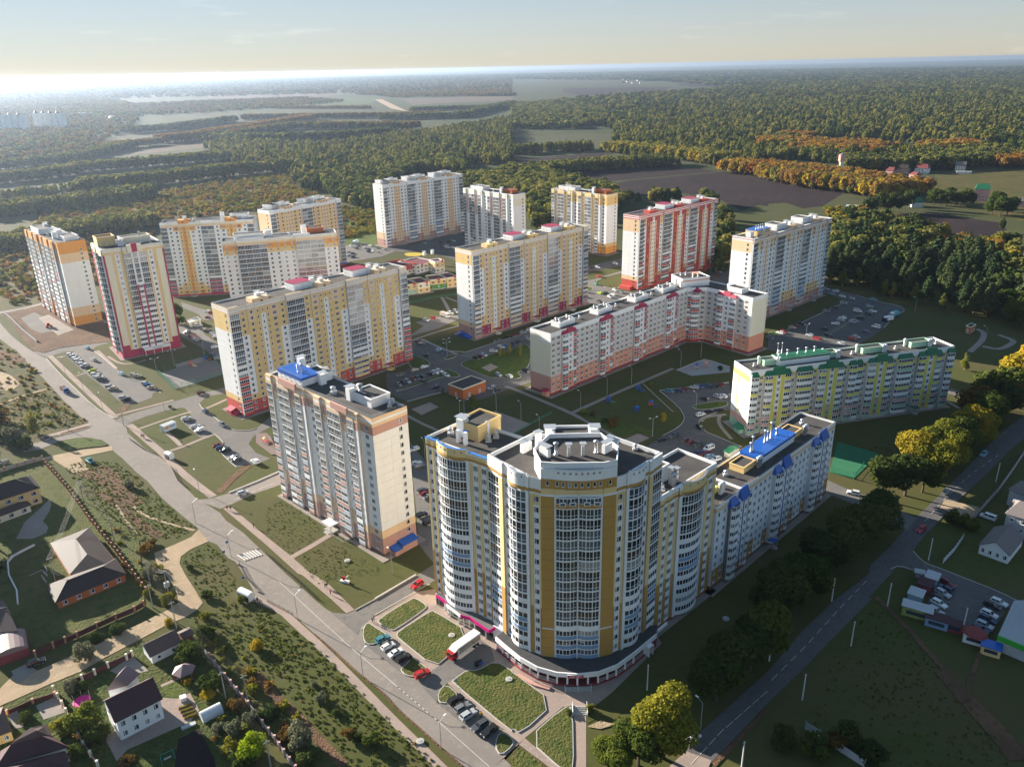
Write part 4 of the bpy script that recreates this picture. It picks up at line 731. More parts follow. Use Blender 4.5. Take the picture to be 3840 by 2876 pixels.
# ---- long slabs with stair towers, main face to the south-east
def slab(key,label,c,a,L,D,wc,nfl=17,h0=1.2,fh=2.8,lite=False,mods=2,name='apartment_block',minpx=8,end_at=.62,mid=True):
 A,Bq,Cq,Dq=rect(c,a,L,D);b=Building(name,label,loc=(A.x,A.y));BLOCKS[key]=b
 att=wc['attic'];H=h0+nfl*fh+sum(x[0]for x in att);tw=att[:-1]+[(att[-1][0]+1.5,wc.get('towertop',att[-1][1]))]
 b.body([A,Bq,Cq,Dq],H);rng=random.Random(key)
 def lo(s,g):return s+'G'*(nfl-len(expand(s)))
 st=[('1',1.9,.5,wc['st'],{'attic':tw}),('1',1.9,.55,wc['stm'],{'attic':tw,'at':.5}),('1',1.9,.5,wc['st'],{'attic':tw})]
 def md():
  BBs=wc['bb']
  return[('3',3.3,.3,wc['w3']),('2',3.2,0,wc['w2']),('B',3.5,.9,BBs),('B',3.5,.9,BBs),('2',3.2,0,wc['w2']),('3',3.3,.3,wc['w3'])]
 bays=[('B',3.6,.9,wc['bl']),('2',3.2,0,wc['w2']),('2',3.0,.3,wc['w3'])]+st
 for k in range(mods):bays+=md()+st
 bays+=[('2',3.0,.3,wc['w3']),('2',3.2,0,wc['w2']),('B',3.6,.9,wc['bl'])]
 b.facade(A,Bq,h0,fh,nfl,bays,att,lite,wc.get('plinth','m'))
 b.facade(Dq,A,h0,fh,nfl,[('P',D*.42,0,wc['end']),('2' if not wc.get('blank')else 'P',D*.58,0,wc['end'],{'at':end_at})],att,lite,wc.get('plinth','m'))
 b.facade(Bq,Cq,h0,fh,nfl,[('P',D*.5,0,wc['end'])]*2,att,True);b.facade(Cq,Dq,h0,fh,nfl,[('P',L/10,0,wc['end'])]*10,att,True)
 b.H=H;b.A=A;b.v=dirv(a);b.n=dirv(a+90);b.a=RAD(a);b.L=L;b.D=D
 tot=sum(x[1]for x in bays);k=L/tot;sc=[]
 x=0
 for y in bays:
  if y[0]=='1' and y[3]==wc['stm']:sc.append((x+y[1]/2)*k)
  x+=y[1]
 b.stairs=sc
 for s_ in sc:
  mb=MB();mb.box(-3.2*k,3.2*k,.3,5.5,H-.75,H+1.4);b.part('stair_head',mb,[PM[wc.get('towertop',att[-1][1])]],T(*at_(b,s_,0),0)@RZ(b.a))
  shaft(b,at_(b,s_+.6,3.6),b.a,H+1.3,2.2,2.0,1.5);fan(b,at_(b,s_+6,4.5),H-.7,2.0)
  porch(b,at_(b,s_,-.7),b.a,4.6,2.8,3.2,wc.get('canopy',CONC),wallc=wc.get('porch'))
  mb=MB();mb.lathe([(.55,0),(.55,.05)],14);link('roundel',mb.mesh('roundel',[PM['d']]),b.root,b.inv@T(*at_(b,s_,0),0)@RZ(b.a)@T(0,-.64,H+.1)@Matrix.Rotation(math.pi/2,4,'X'))
 if mid:
  for s_ in sc[1:]:
   lift_house(b,at_(b,s_-9,8),b.a,9,8,H-.7,3.4,'W',wc.get('lift',ROOF),par=0 if 'lift' in wc else.35,wside=('f','l'));shaft(b,at_(b,s_-3.8,4.0),b.a,H-.7,2.2,1.8,4.5)
 railing(b,[at_(b,.4,D-.5),at_(b,.4,.4),at_(b,sc[0]-3.5*k,.4)],H,.7)
 return b
t3=slab('t3','long yellow seventeen-storey slab with white corner strips and a crimson foot, left of the yard',(-122.6,331.5),46.0,99.0,14.5,
 dict(attic=[(.6,'p'),(.7,'W'),(.5,'p'),(.6,'W'),(.5,'p')],st='17Y',stm='16W1Y',w3='2r13Y2p',w2='2r1Y10W4Y',bb='4Y2WG',bl='2r5r2WG',end='2r1Y11W3Y',canopy=REDROOF,porch='Y',towertop='p',lift=REDROOF),end_at=.7)
shaft(t3,at_(t3,20,6),t3.a,t3.H-.7,3,2.4,2.4,False);fan(t3,at_(t3,38,10),t3.H-.7);fan(t3,at_(t3,72,5),t3.H-.7)
mb=MB();mb.box(-2.2,2.2,-2.6,0,0,2.2);t3.part('cellar_entrance',mb,[PM['n']],T(*at_(t3,-.1,9.0),0)@RZ(t3.a-math.pi/2))
mb=MB();mb.poly([(-2.6,-3.0,2.1),(2.6,-3.0,2.1),(2.6,0,3.1),(-2.6,0,3.1)]);mb.poly([(2.6,-3.0,1.0),(5.4,-3.0,.3),(5.4,0,.9),(2.6,0,2.0)]);t3.part('cellar_roof',mb,[REDROOF],T(*at_(t3,-.1,9.0),0)@RZ(t3.a-math.pi/2))
t3.bands();t3.finish()
c1=slab('c1','long yellow and white slab with a brick-red foot in the middle of the estate',(-20.8,436.0),43.6,98.0,14.3,
 dict(attic=[(.6,'p'),(.7,'W'),(.5,'p'),(.6,'W'),(.5,'Y')],st='2Y15l',stm='16W1Y',w3='2n15p',w2='2n2Y10W3Y',bb='3p4WG',bl='2b1p1W1p1W1pG',end='2b1p12W2Y',canopy=REDROOF,porch='q',towertop='Y',plinth='b',lift=REDROOF),nfl=17)
mb=MB();mb.poly([(-5,-2.6,1.4),(0,-2.6,2.4),(0,0,3.2),(-5,0,2.2)]);mb.poly([(0,-2.6,1.6),(6,-2.6,.9),(6,0,1.5),(0,0,2.4)]);mb.box(-4.6,5.6,-2.3,0,0,1.0);c1.part('cellar_roof',mb,[BLUEROOF],T(*at_(c1,-.1,8.5),0)@RZ(c1.a-math.pi/2))
c1.bands();c1.finish()
c2=slab('c2','crimson-striped white slab with red stair towers, behind the angled maroon-hooded block',(87.9,533.5),43.8,95.0,13.6,
 dict(attic=[(.6,'r'),(.7,'W'),(.6,'r'),(.6,'W'),(.4,'r')],st='2p14p1r',stm='17W',w3='17r',w2='2r1Y12W2p',bb='1r1W1r1W1r1W1r1WG',bl='1r1W1r1W1r1W1rG',end='2r1p11W3p',canopy=REDROOF,porch='r',towertop='r',plinth='r',lift=REDROOF),lite=True)
mb=MB();mb.box(-5.5,4,-2.6,0,0,2.4);c2.part('cellar_entrance',mb,[PM['r']],T(*at_(c2,-.1,8.0),0)@RZ(c2.a-math.pi/2))
c2.bands();c2.finish()
c3=slab('c3','pale blue and white slab with a peach top beside the east car park',(140.2,451.6),41.5,90.0,13.8,
 dict(attic=[(.8,'p'),(.8,'W'),(.7,'b'),(.6,'W')],st='2b2Y13W',stm='2b15p',w3='2b2Y11W2p',w2='2b14W1p',bb='2i4t4WG',bl='2t3W3tG',end='2b1p12W2p',canopy=CONC,towertop='p',plinth='b'),lite=True)
lift_house(c3,at_(c3,16,7),c3.a,14,8,c3.H-.7,3.4,'Y',BLUEROOF,par=0,wside=('f','l'));shaft(c3,at_(c3,6,6),c3.a,c3.H-.7,3.5,3,2.6);[pipe(c3,at_(c3,12+k*2.4,6),c3.H+2.8,2.6)for k in range(4)]
c3.bands();c3.finish()
b1=slab('b1','white slab with peach stair towers, farthest back beside the dark oaks',(-108.0,697.3),44.8,92.0,13.6,
 dict(attic=[(.9,'W'),(.9,'W'),(.9,'W')],st='2p17p',stm='2p17p',w3='2b2p15W',w2='2b16W',bb='1u1W1u1W1u1W1uG',bl='7WG',end='2b2p15W',canopy=CONC,towertop='p',plinth='b'),nfl=18,lite=True)
b1.bands();b1.finish()
a1=slab('a1','white slab with bright orange stair towers and crimson lower loggias, behind the pink tower',(-238.5,545.5),9.0,62.0,15.0,
 dict(attic=[(1.0,'p'),(1.0,'q'),(1.0,'W')],st='17Y',stm='17o',w3='1o2Y13W1o',w2='2Y15W',bb='1n1n1n1n1WG',bl='1n1n1n1n1WG',end='17W',canopy=CONC,towertop='o',plinth='n'),lite=True,mods=1,mid=False)
lift_house(a1,at_(a1,52,8),a1.a,12,7,a1.H-.7,3.4,'W',ROOF);shaft(a1,at_(a1,41,4),a1.a,a1.H-.7,2.6,2,5)
a1.bands();a1.finish()
a3=slab('a3','peach and white slab with a white glazed corner, behind the slab with orange stair towers',(-176.0,590.0),52.0,68.0,14.0,
 dict(attic=[(.9,'W'),(.9,'W'),(.9,'W')],st='17p',stm='17p',w3='17Y',w2='17p',bb='16G',bl='16G',end='17p',canopy=CONC,towertop='p',plinth='p'),nfl=17,lite=True,mods=1)
a3.bands();a3.finish()
# A2, the slab with wide glazed bays, its foot hidden behind the yellow slab
A,Bq,Cq,Dq=rect((-173.0,476.5),18.3,68.5,14.0);a2=Building('apartment_block','white slab with two wide glazed bays and an ochre top, behind the long yellow slab',loc=(A.x,A.y));BLOCKS['a2']=a2
H=1.2+17*2.8+3.2;a2.body([A,Bq,Cq,Dq],H);att=[(1.2,'p'),(1.2,'q'),(.8,'W')]
g4=lambda:[('B',4.6,1.0,'17G')]*4
a2.facade(A,Bq,1.2,2.8,17,[('2',4.4,0,'15W1Y1o'),('2',4.4,0,'15W1Y1o')]+g4()+[('2',4.6,.3,'15W1Y1o')]*4+g4()+[('2',4.4,0,'15W1Y1o'),('2',4.4,0,'15W1Y1o')],att,True)
a2.facade(Dq,A,1.2,2.8,17,[('P',7,0,'15W1Y1o')]*2,att,True);a2.facade(Bq,Cq,1.2,2.8,17,[('P',7,0,'15W1Y1o')]*2,att,True)
a2.A=A;a2.v=dirv(18.3);a2.n=dirv(108.3);a2.a=RAD(18.3);a2.H=H
lift_house(a2,at_(a2,16,6),a2.a,18,8,H-.7,3.2,'W',ROOF,wside=('f','r'));lift_house(a2,at_(a2,56,9),a2.a,10,7,H-.7,3.2,'h',ROOF,win=False);shaft(a2,at_(a2,49,6),a2.a,H-.7,3,2.6,5);fan(a2,at_(a2,40,5),H-.7,2.2);shaft(a2,at_(a2,27.5,6),a2.a,H-.7,4,3,4.2)
mb=MB();mb.box(-7,7,-.4,.3,H-.5,H+1.2);a2.part('parapet_step',mb,[PM['W']],T(*at_(a2,17,0),0)@RZ(a2.a));mb=MB();mb.box(-5,5,-.4,.3,H-.5,H+1.2);a2.part('parapet_step',mb,[PM['W']],T(*at_(a2,47,0),0)@RZ(a2.a))
a2.bands();a2.finish()
# T2, the pink tower with a rounded glazed corner and a shop at its foot
A,Bq,Cq,Dq=rect((-215.0,415.8),37.0,31.0,25.0);t2=Building('apartment_tower','pink-edged tower block with a rounded glass corner and a grocery shop at its foot',loc=(A.x,A.y));BLOCKS['t2']=t2
H=61.0;t2.body([A,Bq,Cq,Dq],H);att=[(1.2,'l'),(.5,'W'),(1.3,'q')];z0,fh,nf=4.2,2.98,18
G9='9W9G'
t2.facade(A,Bq,z0,fh,nf,[('P',.9,.5,'18n'),('P',3.6,.2,'1n17q'),('P',1.6,0,'18l'),('2',2.6,0,'18W'),('P',1.8,.0,'18l'),('B',4.0,.9,'8W10G',{'pitch':.9}),('P',.9,1.2,'12n6W'),('B',2.4,1.2,'13W5G'),('P',.9,1.2,'12n6W'),('B',4.0,.9,'9W9G',{'pitch':.9}),('P',1.2,.0,'18l'),('2',2.6,0,'18W'),('P',1.8,0,'18l'),('P',3.6,.2,'1n17q'),('P',.8,.5,'18n')],att,False,'n')
t2.facade(Dq,A,z0,fh,nf,[('P',2,.4,'18n'),('2',3,0,'18W'),('P',1.6,.5,'18n'),('B',5,1.0,'6W12G'),('P',1.4,.6,'18n'),('B',9.6,.6,'18G',{'sag':1.9,'seg':7,'pitch':1.2})],att,False,'n')
t2.facade(Bq,Cq,z0,fh,nf,[('P',8.3,0,'18q')]*3,att,True);t2.facade(Cq,Dq,z0,fh,nf,[('P',7.8,0,'18q')]*4,att,True)
t2.A=A;t2.v=dirv(37);t2.n=dirv(127);t2.a=RAD(37);t2.H=H
lift_house(t2,at_(t2,5.5,17),t2.a,9,9,H-.7,4.4,'Y',ROOF,par=.8,wside=('f',));lift_house(t2,at_(t2,20,14),t2.a,15,8,H-.7,3.4,'q',ROOF,win=False);shaft(t2,at_(t2,11.5,8),t2.a,H-.7,3,2,3);pipe(t2,at_(t2,22,9),H-.7,6.5,.35,WHITE);fan(t2,at_(t2,15,6),H-.7,1.8);fan(t2,at_(t2,26,5),H-.7,1.8)
mb=MB();mb.box(-1.4,1.4,-.5,.3,H-3,H+1.6);t2.part('parapet_step',mb,[PM['n']],T(*at_(t2,15.8,-1.3),0)@RZ(t2.a));mb=MB();mb.box(-3.6,-1.42,-.5,.3,H-3,H+1.1);mb.box(1.42,3.6,-.5,.3,H-3,H+1.1);t2.part('parapet_step',mb,[PM['q']],T(*at_(t2,15.8,-1.3),0)@RZ(t2.a))
mb=MB();mb.box(-7,7,-2.6,0,3.1,4.3);t2.part('shop_canopy',mb,[WHITE],T(*at_(t2,17.5,-1.0),0)@RZ(t2.a));mb=MB()
for x in(-6.6,-2.2,2.2,6.6):mb.box(x-.12,x+.12,-2.4,-2.15,0,3.1)
t2.part('canopy_posts',mb,[WHITE],T(*at_(t2,17.5,-1.0),0)@RZ(t2.a));mb=MB();mb.box(-6.5,6.5,-.2,.3,.3,3.0);t2.part('shop_front',mb,[PM['n']],T(*at_(t2,17.5,-.4),0)@RZ(t2.a))
t2.bands();t2.finish()
# L, ten storeys, two wings meeting in a bend
def l_bays(n):
 r=[]
 for k in range(n):r+=[('3',3.3,0,'3s7g'),('3',3.3,0,'3s7g'),('B',3.4,1.1,'1W2rW1r2WrW',{'pitch':.8,'wing':.7}),('2',3.5,.9,'3s7W'),('B',1.9,1.1,'1r1W1r1W1r1W1r',{'pitch':.8}),('3',3.3,0,'3s7g'),('3',3.3,0,'3s7g'),('3',3.2,0,'3s7g')]
 return r
P1,P2,P3,P4=Vector((18.4,348.2)),Vector((98.2,423.9)),Vector((108.6,423.2)),Vector((127.0,400.2))
u1=(P2-P1).normalized();n1=Vector((-u1.y,u1.x));u2=(P4-P3).normalized();n2=Vector((-u2.y,u2.x));D=13.5
Lb=Building('apartment_block','white ten-storey angled block with maroon bay hoods and a salmon foot',loc=(P1.x,P1.y));BLOCKS['L']=Lb;H=1.3+28+2.0;att=[(2.0,'W')]
Pm=(P2+P3)/2+Vector((.6,15.5));Lb.body([P1,P2,P3,P4,P4+n2*D,Pm+Vector((7,2)),Pm+Vector((-7,2)),P1+n1*D],H)
lb=l_bays(4);Lb.facade(P1,P2,1.3,2.8,10,lb,att,False,'m',flat=True)
Lb.facade(P2,P3,1.3,2.8,10,[('B',1.6,.4,'2r2W1r2W2rW'),('B',4.2,1.5,'1r1r1r3W1r1W1r1W',{'sag':1.0,'seg':4,'pitch':.8}),('3',3.6,0,'2s8g')],att,False,'m')
lb2=[('3',3.2,0,'3s7g'),('3',3.2,0,'3s7g'),('B',3.2,1.1,'1W2rW1r2WrW',{'pitch':.8,'wing':.7}),('2',3.5,.9,'3s7W'),('B',3.2,1.1,'1r1W2rW1r2W',{'pitch':.8}),('3',3.3,0,'3s7g'),('3',3.3,0,'3s7g'),('P',1.2,0,'3s7W')]
Lb.facade(P3,P4,1.3,2.8,10,lb2,att,False,'m',flat=True);Lb.facade(P4,P4+n2*D,1.3,2.8,10,[('P',6,0,'3s7q')]*2,att,False,'m')
Lb.facade(P1+n1*D,P1,1.3,2.8,10,[('P',3,0,'3b7q'),('P',3.4,-.0,'3b7q'),('P',7,0,'3b6q1W')],att,False,'m')
def hoods(b,P,u,n_out,bays,z,roofm,L):
 k=L/sum(x[1]for x in bays);x=0;prev=None
 for i,y in enumerate(bays):
  w=y[1]*k
  prot=y[2]>.8
  if prot:
   mb=MB();big=y[0]!='B';o=y[2];zt=z+(2.2 if big else 1.3);zb=z-.25;e=.25;tp=.45 if not big else 0
   p=[(-e,-o-e,zb),(w+e,-o-e,zb),(w+e,.0,zb),(-e,.0,zb)];t=[(tp,-.5,zt),(w-tp,-.5,zt),(w-tp,.0,zt),(tp,.0,zt)]
   for j in range(4):mb.poly([p[j],p[(j+1)%4],t[(j+1)%4],t[j]])
   mb.poly(t);A_=P+u*x;M=Matrix(((u.x,-u.y,0,A_.x),(u.y,u.x,0,A_.y),(0,0,1,0),(0,0,0,1)))
   b.part('bay_hood',mb,[roofm],M)
  x+=w
hoods(Lb,P1,u1,n1,lb,H-1.9,REDROOF,(P2-P1).length);hoods(Lb,P3,u2,n2,lb2,H-1.9,REDROOF,(P4-P3).length)
mb=MB();mb.lathe([(3.2,0),(.05,2.6)],8);Lb.part('bay_hood',mb,[REDROOF],T(P2.x*.55+P3.x*.45,P2.y*.55+P3.y*.45-.8,H-1.9))
for s_ in(16,44,74,98):
 c=P1+u1*s_+n1*7;lift_house(Lb,(c.x,c.y),math.atan2(u1.y,u1.x),11,5.5,H-.7,2.3,'W',ROOFD,win=False)
 for q,r in((-4,-1.5),(-3,1.6),(3.4,-1.4),(4.2,1.2)):c2_=c+u1*q+n1*r;pipe(Lb,(c2_.x,c2_.y),H+1.5,1.7,.4)
 c3_=c+u1*12;fan(Lb,(c3_.x,c3_.y),H-.7,1.8)
c=P3+u2*15+n2*7;lift_house(Lb,(c.x,c.y),math.atan2(u2.y,u2.x),9,6,H-.7,2.4,'W',ROOF,win=False);shaft(Lb,(c.x-u2.x*6,c.y-u2.y*6),math.atan2(u2.y,u2.x),H-.7,1.4,1.4,3.2,False)
c=(P2+P3)/2+Vector((-2,10));lift_house(Lb,(c.x,c.y),.3,17,12,H-.7,4.6,'W',ROOF,par=.5,wside=('f','r'));mb=MB();mb.box(-8.7,8.7,-6.25,6.25,H+2.7,H+3.2);Lb.part('band',mb,[PM['s']],T(c.x,c.y,0)@RZ(.3))
for q in((-5,2),(-2,3),(4,-1),(1,-2)):pipe(Lb,(c.x+q[0],c.y+q[1]),H+3.8,1.8,.4)
mb=MB();mb.box(-2,2,-1.4,1.4,H+3.9,H+5.2);Lb.part('lantern',mb,[PM['s']],T(c.x+3.5,c.y+2,0));shaft(Lb,(c.x-9.4,c.y-6),.3,H-.7,1.1,1.1,4.5,False,ZINC)
mb=MB();mb.box(-1.6,1.6,-2.2,0,0,2.6);Lb.part('cellar_entrance',mb,[PM['s']],T(P1.x+n1.x*2.4,P1.y+n1.y*2.4,0)@RZ(math.atan2(-n1.y,-n1.x)));mb=MB();mb.lathe([(2.2,0),(2.0,.5),(1.2,.9),(.1,1.1)],10);Lb.part('cellar_roof',mb,[REDROOF],T(P1.x+n1.x*2.4-u1.x*1.1,P1.y+n1.y*2.4-u1.y*1.1,2.6))
pp=P1+u1*99-n1*.4;porch(Lb,(pp.x,pp.y),math.atan2(u1.y,u1.x),3.0,2.2,3.6,REDROOF)
Lb.bands();Lb.finish()
# green-hooded nine storeys
A,Bq,Cq,Dq=rect((97.6,301.0),14.6,99.5,13.2);gr=Building('apartment_block','nine-storey block with green bay hoods and lime yellow strips',loc=(A.x,A.y));BLOCKS['gr']=gr
H=1.2+9*2.8+2.5;gr.body([A,Bq,Cq,Dq],H);att=[(2.5,'W')]
LOWs=['1e1i1e3W1k2W','1e2i1W1k3W1k','1e1i2k2W1k1W1k','1W1e1i1W1k2W1e1k']
Bn=lambda w,i,wing=.7:('B',w,1.1,LOWs[i%4],{'pitch':.8,'wing':wing}if w>3.2 else{'pitch':.8})
Wn=('3',3.1,0,'1e1i6g1k');grp=lambda i:[Bn(4,i),('P',1.8,.9,'9k'),('2',2.2,.85,'1i1e1i6W'),('P',1.8,.9,'9k'),Bn(3.0,i+1)]
gb=[Bn(3.8,0),Wn]+grp(1)+[Wn,Bn(8,2),Wn]+grp(3)+[Wn,Bn(4,1),Bn(3.0,3),Wn]+grp(0)+[Wn,Bn(8,3),Wn]+grp(2)+[Wn,Bn(4,0)]
gr.facade(A,Bq,1.2,2.8,9,gb,att,False,'g',flat=True);gr.facade(Dq,A,1.2,2.8,9,[('P',3.4,0,'1e1i6W1k'),('P',1.0,.05,'1e1i7k'),('P',6.6,0,'1e1i6q1k'),('P',1.4,0,'1e1i6W1k')],att,False,'e');gr.facade(Bq,Cq,1.2,2.8,9,[('P',6,0,'9W')]*2,att,True);gr.facade(Cq,Dq,1.2,2.8,9,[('P',10,0,'9W')]*10,att,True)
u_=dirv(14.6)
hb=[]
for y in gb:
 if y[0]=='P' and y[3]=='9k':hb.append((y[0],y[1],0,y[3]))
 else:hb.append(y)
k=99.5/sum(x[1]for x in gb);x=0
for i,y in enumerate(gb):
 w=y[1]*k
 def hood(x0,w_,big):
  mb=MB();zb=H-2.75;zt=H-.35+(.9 if big else-.5);o=1.1;e=.25;tp=0 if big else.55
  p=[(-e,-o-e,zb),(w_+e,-o-e,zb),(w_+e,0,zb),(-e,0,zb)];t=[(tp,-.35,zt),(w_-tp,-.35,zt),(w_-tp,0,zt),(tp,0,zt)]
  for j in range(4):mb.poly([p[j],p[(j+1)%4],t[(j+1)%4],t[j]])
  mb.poly(t);A_=A+u_*x0;gr.part('bay_hood',mb,[GREENROOF],Matrix(((u_.x,-u_.y,0,A_.x),(u_.y,u_.x,0,A_.y),(0,0,1,0),(0,0,0,1))))
 if y[0]=='B':hood(x,w,False)
 if y[0]=='2':hood(x-1.8*k,w+3.6*k,True)
 x+=w
gr.A=A;gr.v=u_;gr.n=dirv(104.6);gr.a=RAD(14.6)
lift_house(gr,at_(gr,27,6.0),gr.a,24,5.6,H-.7,3.0,'W',WHITE,par=0,win=False);mb=MB();mb.box(-12.1,12.1,-2.86,-2.8,H+1.5,H+2.35);mb.box(-12.3,12.3,-3.05,3.05,H+2.46,H+2.52);gr.part('fascia',mb,[GREENROOF],T(*at_(gr,27,6),0)@RZ(gr.a))
for s_,w_ in((12.5,7),(42,5),(62,11),(86,10)):
 lift_house(gr,at_(gr,s_,7),gr.a,w_,4.2,H-.7,2.2,'e',ROOF,win=False)
 for q,r in((-w_/2-.7,1),(w_/2-1.2,-2.6),(w_/2-.1,-2.6)):mb=MB();mb.lathe([(.55,0),(.55,2.7),(.7,2.8),(.75,3.1),(.3,3.5)],10);gr.part('flue_pipe',mb,[PM['W']],T(*at_(gr,s_+q,7+r),H-.7),smooth=True)
for s_ in(5,52,74,95):fan(gr,at_(gr,s_,6),H-.7,1.5)
for s_ in(17,21,26,30,34):pipe(gr,at_(gr,s_,7),H+2.4,2.4,.35)
for s_ in(17.5,19.5):pipe(gr,at_(gr,s_,9),H+2.4,5.0,.2)
mb=MB();mb.box(-2,2,-2.0,0,0,2.4);gr.part('cellar_entrance',mb,[PM['e']],T(*at_(gr,-.1,3.6),0)@RZ(gr.a-math.pi/2));mb=MB();mb.poly([(-2.6,-2.8,2.3),(2.6,-2.8,2.3),(2.2,-.1,3.8),(-2.2,-.1,3.8)]);mb.poly([(2.6,-2.8,2.3),(2.6,0,2.3),(2.2,-.1,3.8)]);mb.poly([(-2.6,0,2.3),(-2.6,-2.8,2.3),(-2.2,-.1,3.8)]);gr.part('cellar_roof',mb,[GREENROOF],T(*at_(gr,-.1,3.6),0)@RZ(gr.a-math.pi/2))
porch(gr,at_(gr,82,-.9),gr.a,3.0,2.6,2.9,GREENROOF)
gr.bands();gr.finish()
# blue-hooded nine storeys, joined to the curved block
A,Bq,Cq,Dq=rect((57.6,195.9),45.0,78.0,13.2);bl=Building('apartment_block','pale nine-storey block with blue bay hoods and ochre foot, joined to the curved tower',loc=(A.x,A.y));BLOCKS['bl']=bl
H=1.2+9*2.8+2.3;bl.body([A,Bq,Cq,Dq],H);att=[(1.2,'p'),(1.1,'W')]
bgrp=[('B',4.0,1.3,'9W',{'pitch':.8,'wing':.9}),('P',1.6,1.0,'1c8W'),('1',1.5,.95,'1c8W'),('P',.5,1.02,'9B'),('2',2.2,1.0,'1c8W'),('B',1.5,1.2,'9W',{'pitch':.8})]
w_=('2',3.0,0,'2c7w');bb=[w_,w_]+bgrp+[w_,w_,('2',2.6,0,'9w'),('2',2.6,0,'9w'),w_]+bgrp+[w_,w_,('2',2.6,0,'9w'),('2',2.6,0,'9w'),w_]+bgrp+[w_,('2',3,0,'2c7w')]
bl.facade(A,Bq,1.2,2.8,9,bb,att,False,'d',flat=True);bl.facade(Dq,A,1.2,2.8,9,[('P',6.6,0,'9W')]*2,att);bl.facade(Bq,Cq,1.2,2.8,9,[('P',6,0,'9W')]*2,att,True);bl.facade(Cq,Dq,1.2,2.8,9,[('P',8,0,'9W')]*9,att,True)
k=78.0/sum(x[1]for x in bb);x=0;u_=dirv(45)
for i,y in enumerate(bb):
 w=y[1]*k
 def hood(x0,w_h,big):
  mb=MB();zb=H-2.7;zt=H-.1+(.6 if big else-.4);o=1.3;e=.3;tp=0 if big else.7
  p=[(-e,-o-e,zb),(w_h+e,-o-e,zb),(w_h+e,0,zb),(-e,0,zb)];t=[(tp,-.3,zt),(w_h-tp,-.3,zt),(w_h-tp,0,zt),(tp,0,zt)]
  for j in range(4):mb.poly([p[j],p[(j+1)%4],t[(j+1)%4],t[j]])
  mb.poly(t);A_=A+u_*x0;bl.part('bay_hood',mb,[BLUEROOF],Matrix(((u_.x,-u_.y,0,A_.x),(u_.y,u_.x,0,A_.y),(0,0,1,0),(0,0,0,1))))
 if y[0]=='B' and y[1]>2:hood(x,w,False)
 if y[3]=='9B':hood(x-1.5*k,w+3.7*k,True)
 x+=w
bl.A=A;bl.v=u_;bl.n=dirv(135);bl.a=RAD(45)
o=lift_house(bl,at_(bl,43,7.2),bl.a,24,6.4,H-.7,3.0,'W',BLUEROOF,par=0,win=False);mb=MB();mb.box(-12.2,12.2,-3.36,-3.24,2.2,3.05);mb.box(-12.36,-12.2,-3.3,3.3,2.2,3.05);link('fascia',mb.mesh('fascia',[BLUEROOF]),o)
for s_,w_h in((6,4),(27,7),(59,6)):
 lift_house(bl,at_(bl,s_,7.4),bl.a,w_h,5,H-.7,1.9,'k' if s_<10 else 'Y',ROOF,win=False)
 for q in(0,1.2):mb=MB();mb.lathe([(.6,0),(.6,2.9),(.8,3.0),(.8,3.3),(.3,3.7)],10);bl.part('flue_pipe',mb,[PM['W']if s_<10 else ZINC],T(*at_(bl,s_+w_h/2+q,3.8),H-.7),smooth=True)
for s_ in(11,19,70):fan(bl,at_(bl,s_,8.5),H-.7,1.8)
for s_,h_ in((33,3.4),(34,5.2),(42,4.6),(44,3.6),(46,6.0),(50,2.4)):pipe(bl,at_(bl,s_,8),H+2.4,h_,.3)
mb=MB();mb.box(-.25,.25,-6.4,6.4,H-.75,H-.1);bl.part('fire_wall',mb,[PM['W']],T(*at_(bl,14.5,6.6),0)@RZ(bl.a));railing(bl,[at_(bl,.4,.5),at_(bl,20,.5)],H,.6)
porch(bl,at_(bl,33.5,-1.1),bl.a,2.6,2.4,2.7,BLUEROOF);railing(bl,[at_(bl,31,4.2),at_(bl,54,4.2)],H+2.4,.5)
bl.bands();bl.finish()
# ================================================================ the curved corner block with the shops
mn=Building('apartment_block','tall curved corner block with white glazed bays, ochre pillars and a supermarket at its foot',loc=(15.0,180.0));BLOCKS['mn']=mn
Z0,FH=4.3,2.95
V2=lambda x,y:Vector((x,y))
E0,a1_,a2_,S1,S2,T_,L2,C0,pL,pR,D0,R2,R3,R4,R5=V2(-23.6,192.4),V2(-20.2,189.7),V2(-11.4,182.6),V2(-6.2,178.4),V2(-3.5,174.8),V2(-1.4,171.9),V2(3.6,166.3),V2(6.3,164.7),V2(9.4,164.1),V2(20.9,163.8),V2(24.1,164.8),V2(26.6,166.3),V2(31.9,171.5),V2(34.2,174.1),V2(36.9,177.2)
Q0=V2(37.2,177.5);Q1=V2(56.4,195.7);uq=(Q1-Q0).normalized();nq=V2(-uq.y,uq.x)
st_='5c11l'
# bodies: low left wing, middle left, drum, middle right, low right wing
HL,HM,HD,HR=54.4,55.9,60.4,42.9
mn.body([E0,a2_,S1,S1+V2(10.5,11.5),E0+V2(10,11)],HL,parapet=.9,apron=0)
mn.body([S1+V2(.05,-.04),S2,L2,C0,C0+V2(6,22),S1+V2(12,12.5)],HM,parapet=1.1,apron=0)
mn.body([C0+V2(-.1,.1),pL,pR,D0+V2(.1,.1),V2(25.5,172),V2(22,180),V2(9,180),V2(4.8,172)],HD,parapet=1.2,apron=0)
mn.body([D0,R2,R4,R5,V2(25.5,187.8),V2(13,182)],HM,parapet=1.1,apron=0)
mn.body([Q0,Q1,Q1+nq*13.0,Q0+nq*13.0],HR,parapet=.9)
def wcol(w,kind='2',sch='16W',**k):return(kind,w,0,sch,k)
ATL=[(.35,'W'),(.8,'c'),(1.0,'l'),(.75,'W')];ATM=[(.5,'W'),(.9,'c'),(3.0,'W')]
def ytrim(w,o=.12):return('P',w,o,st_)
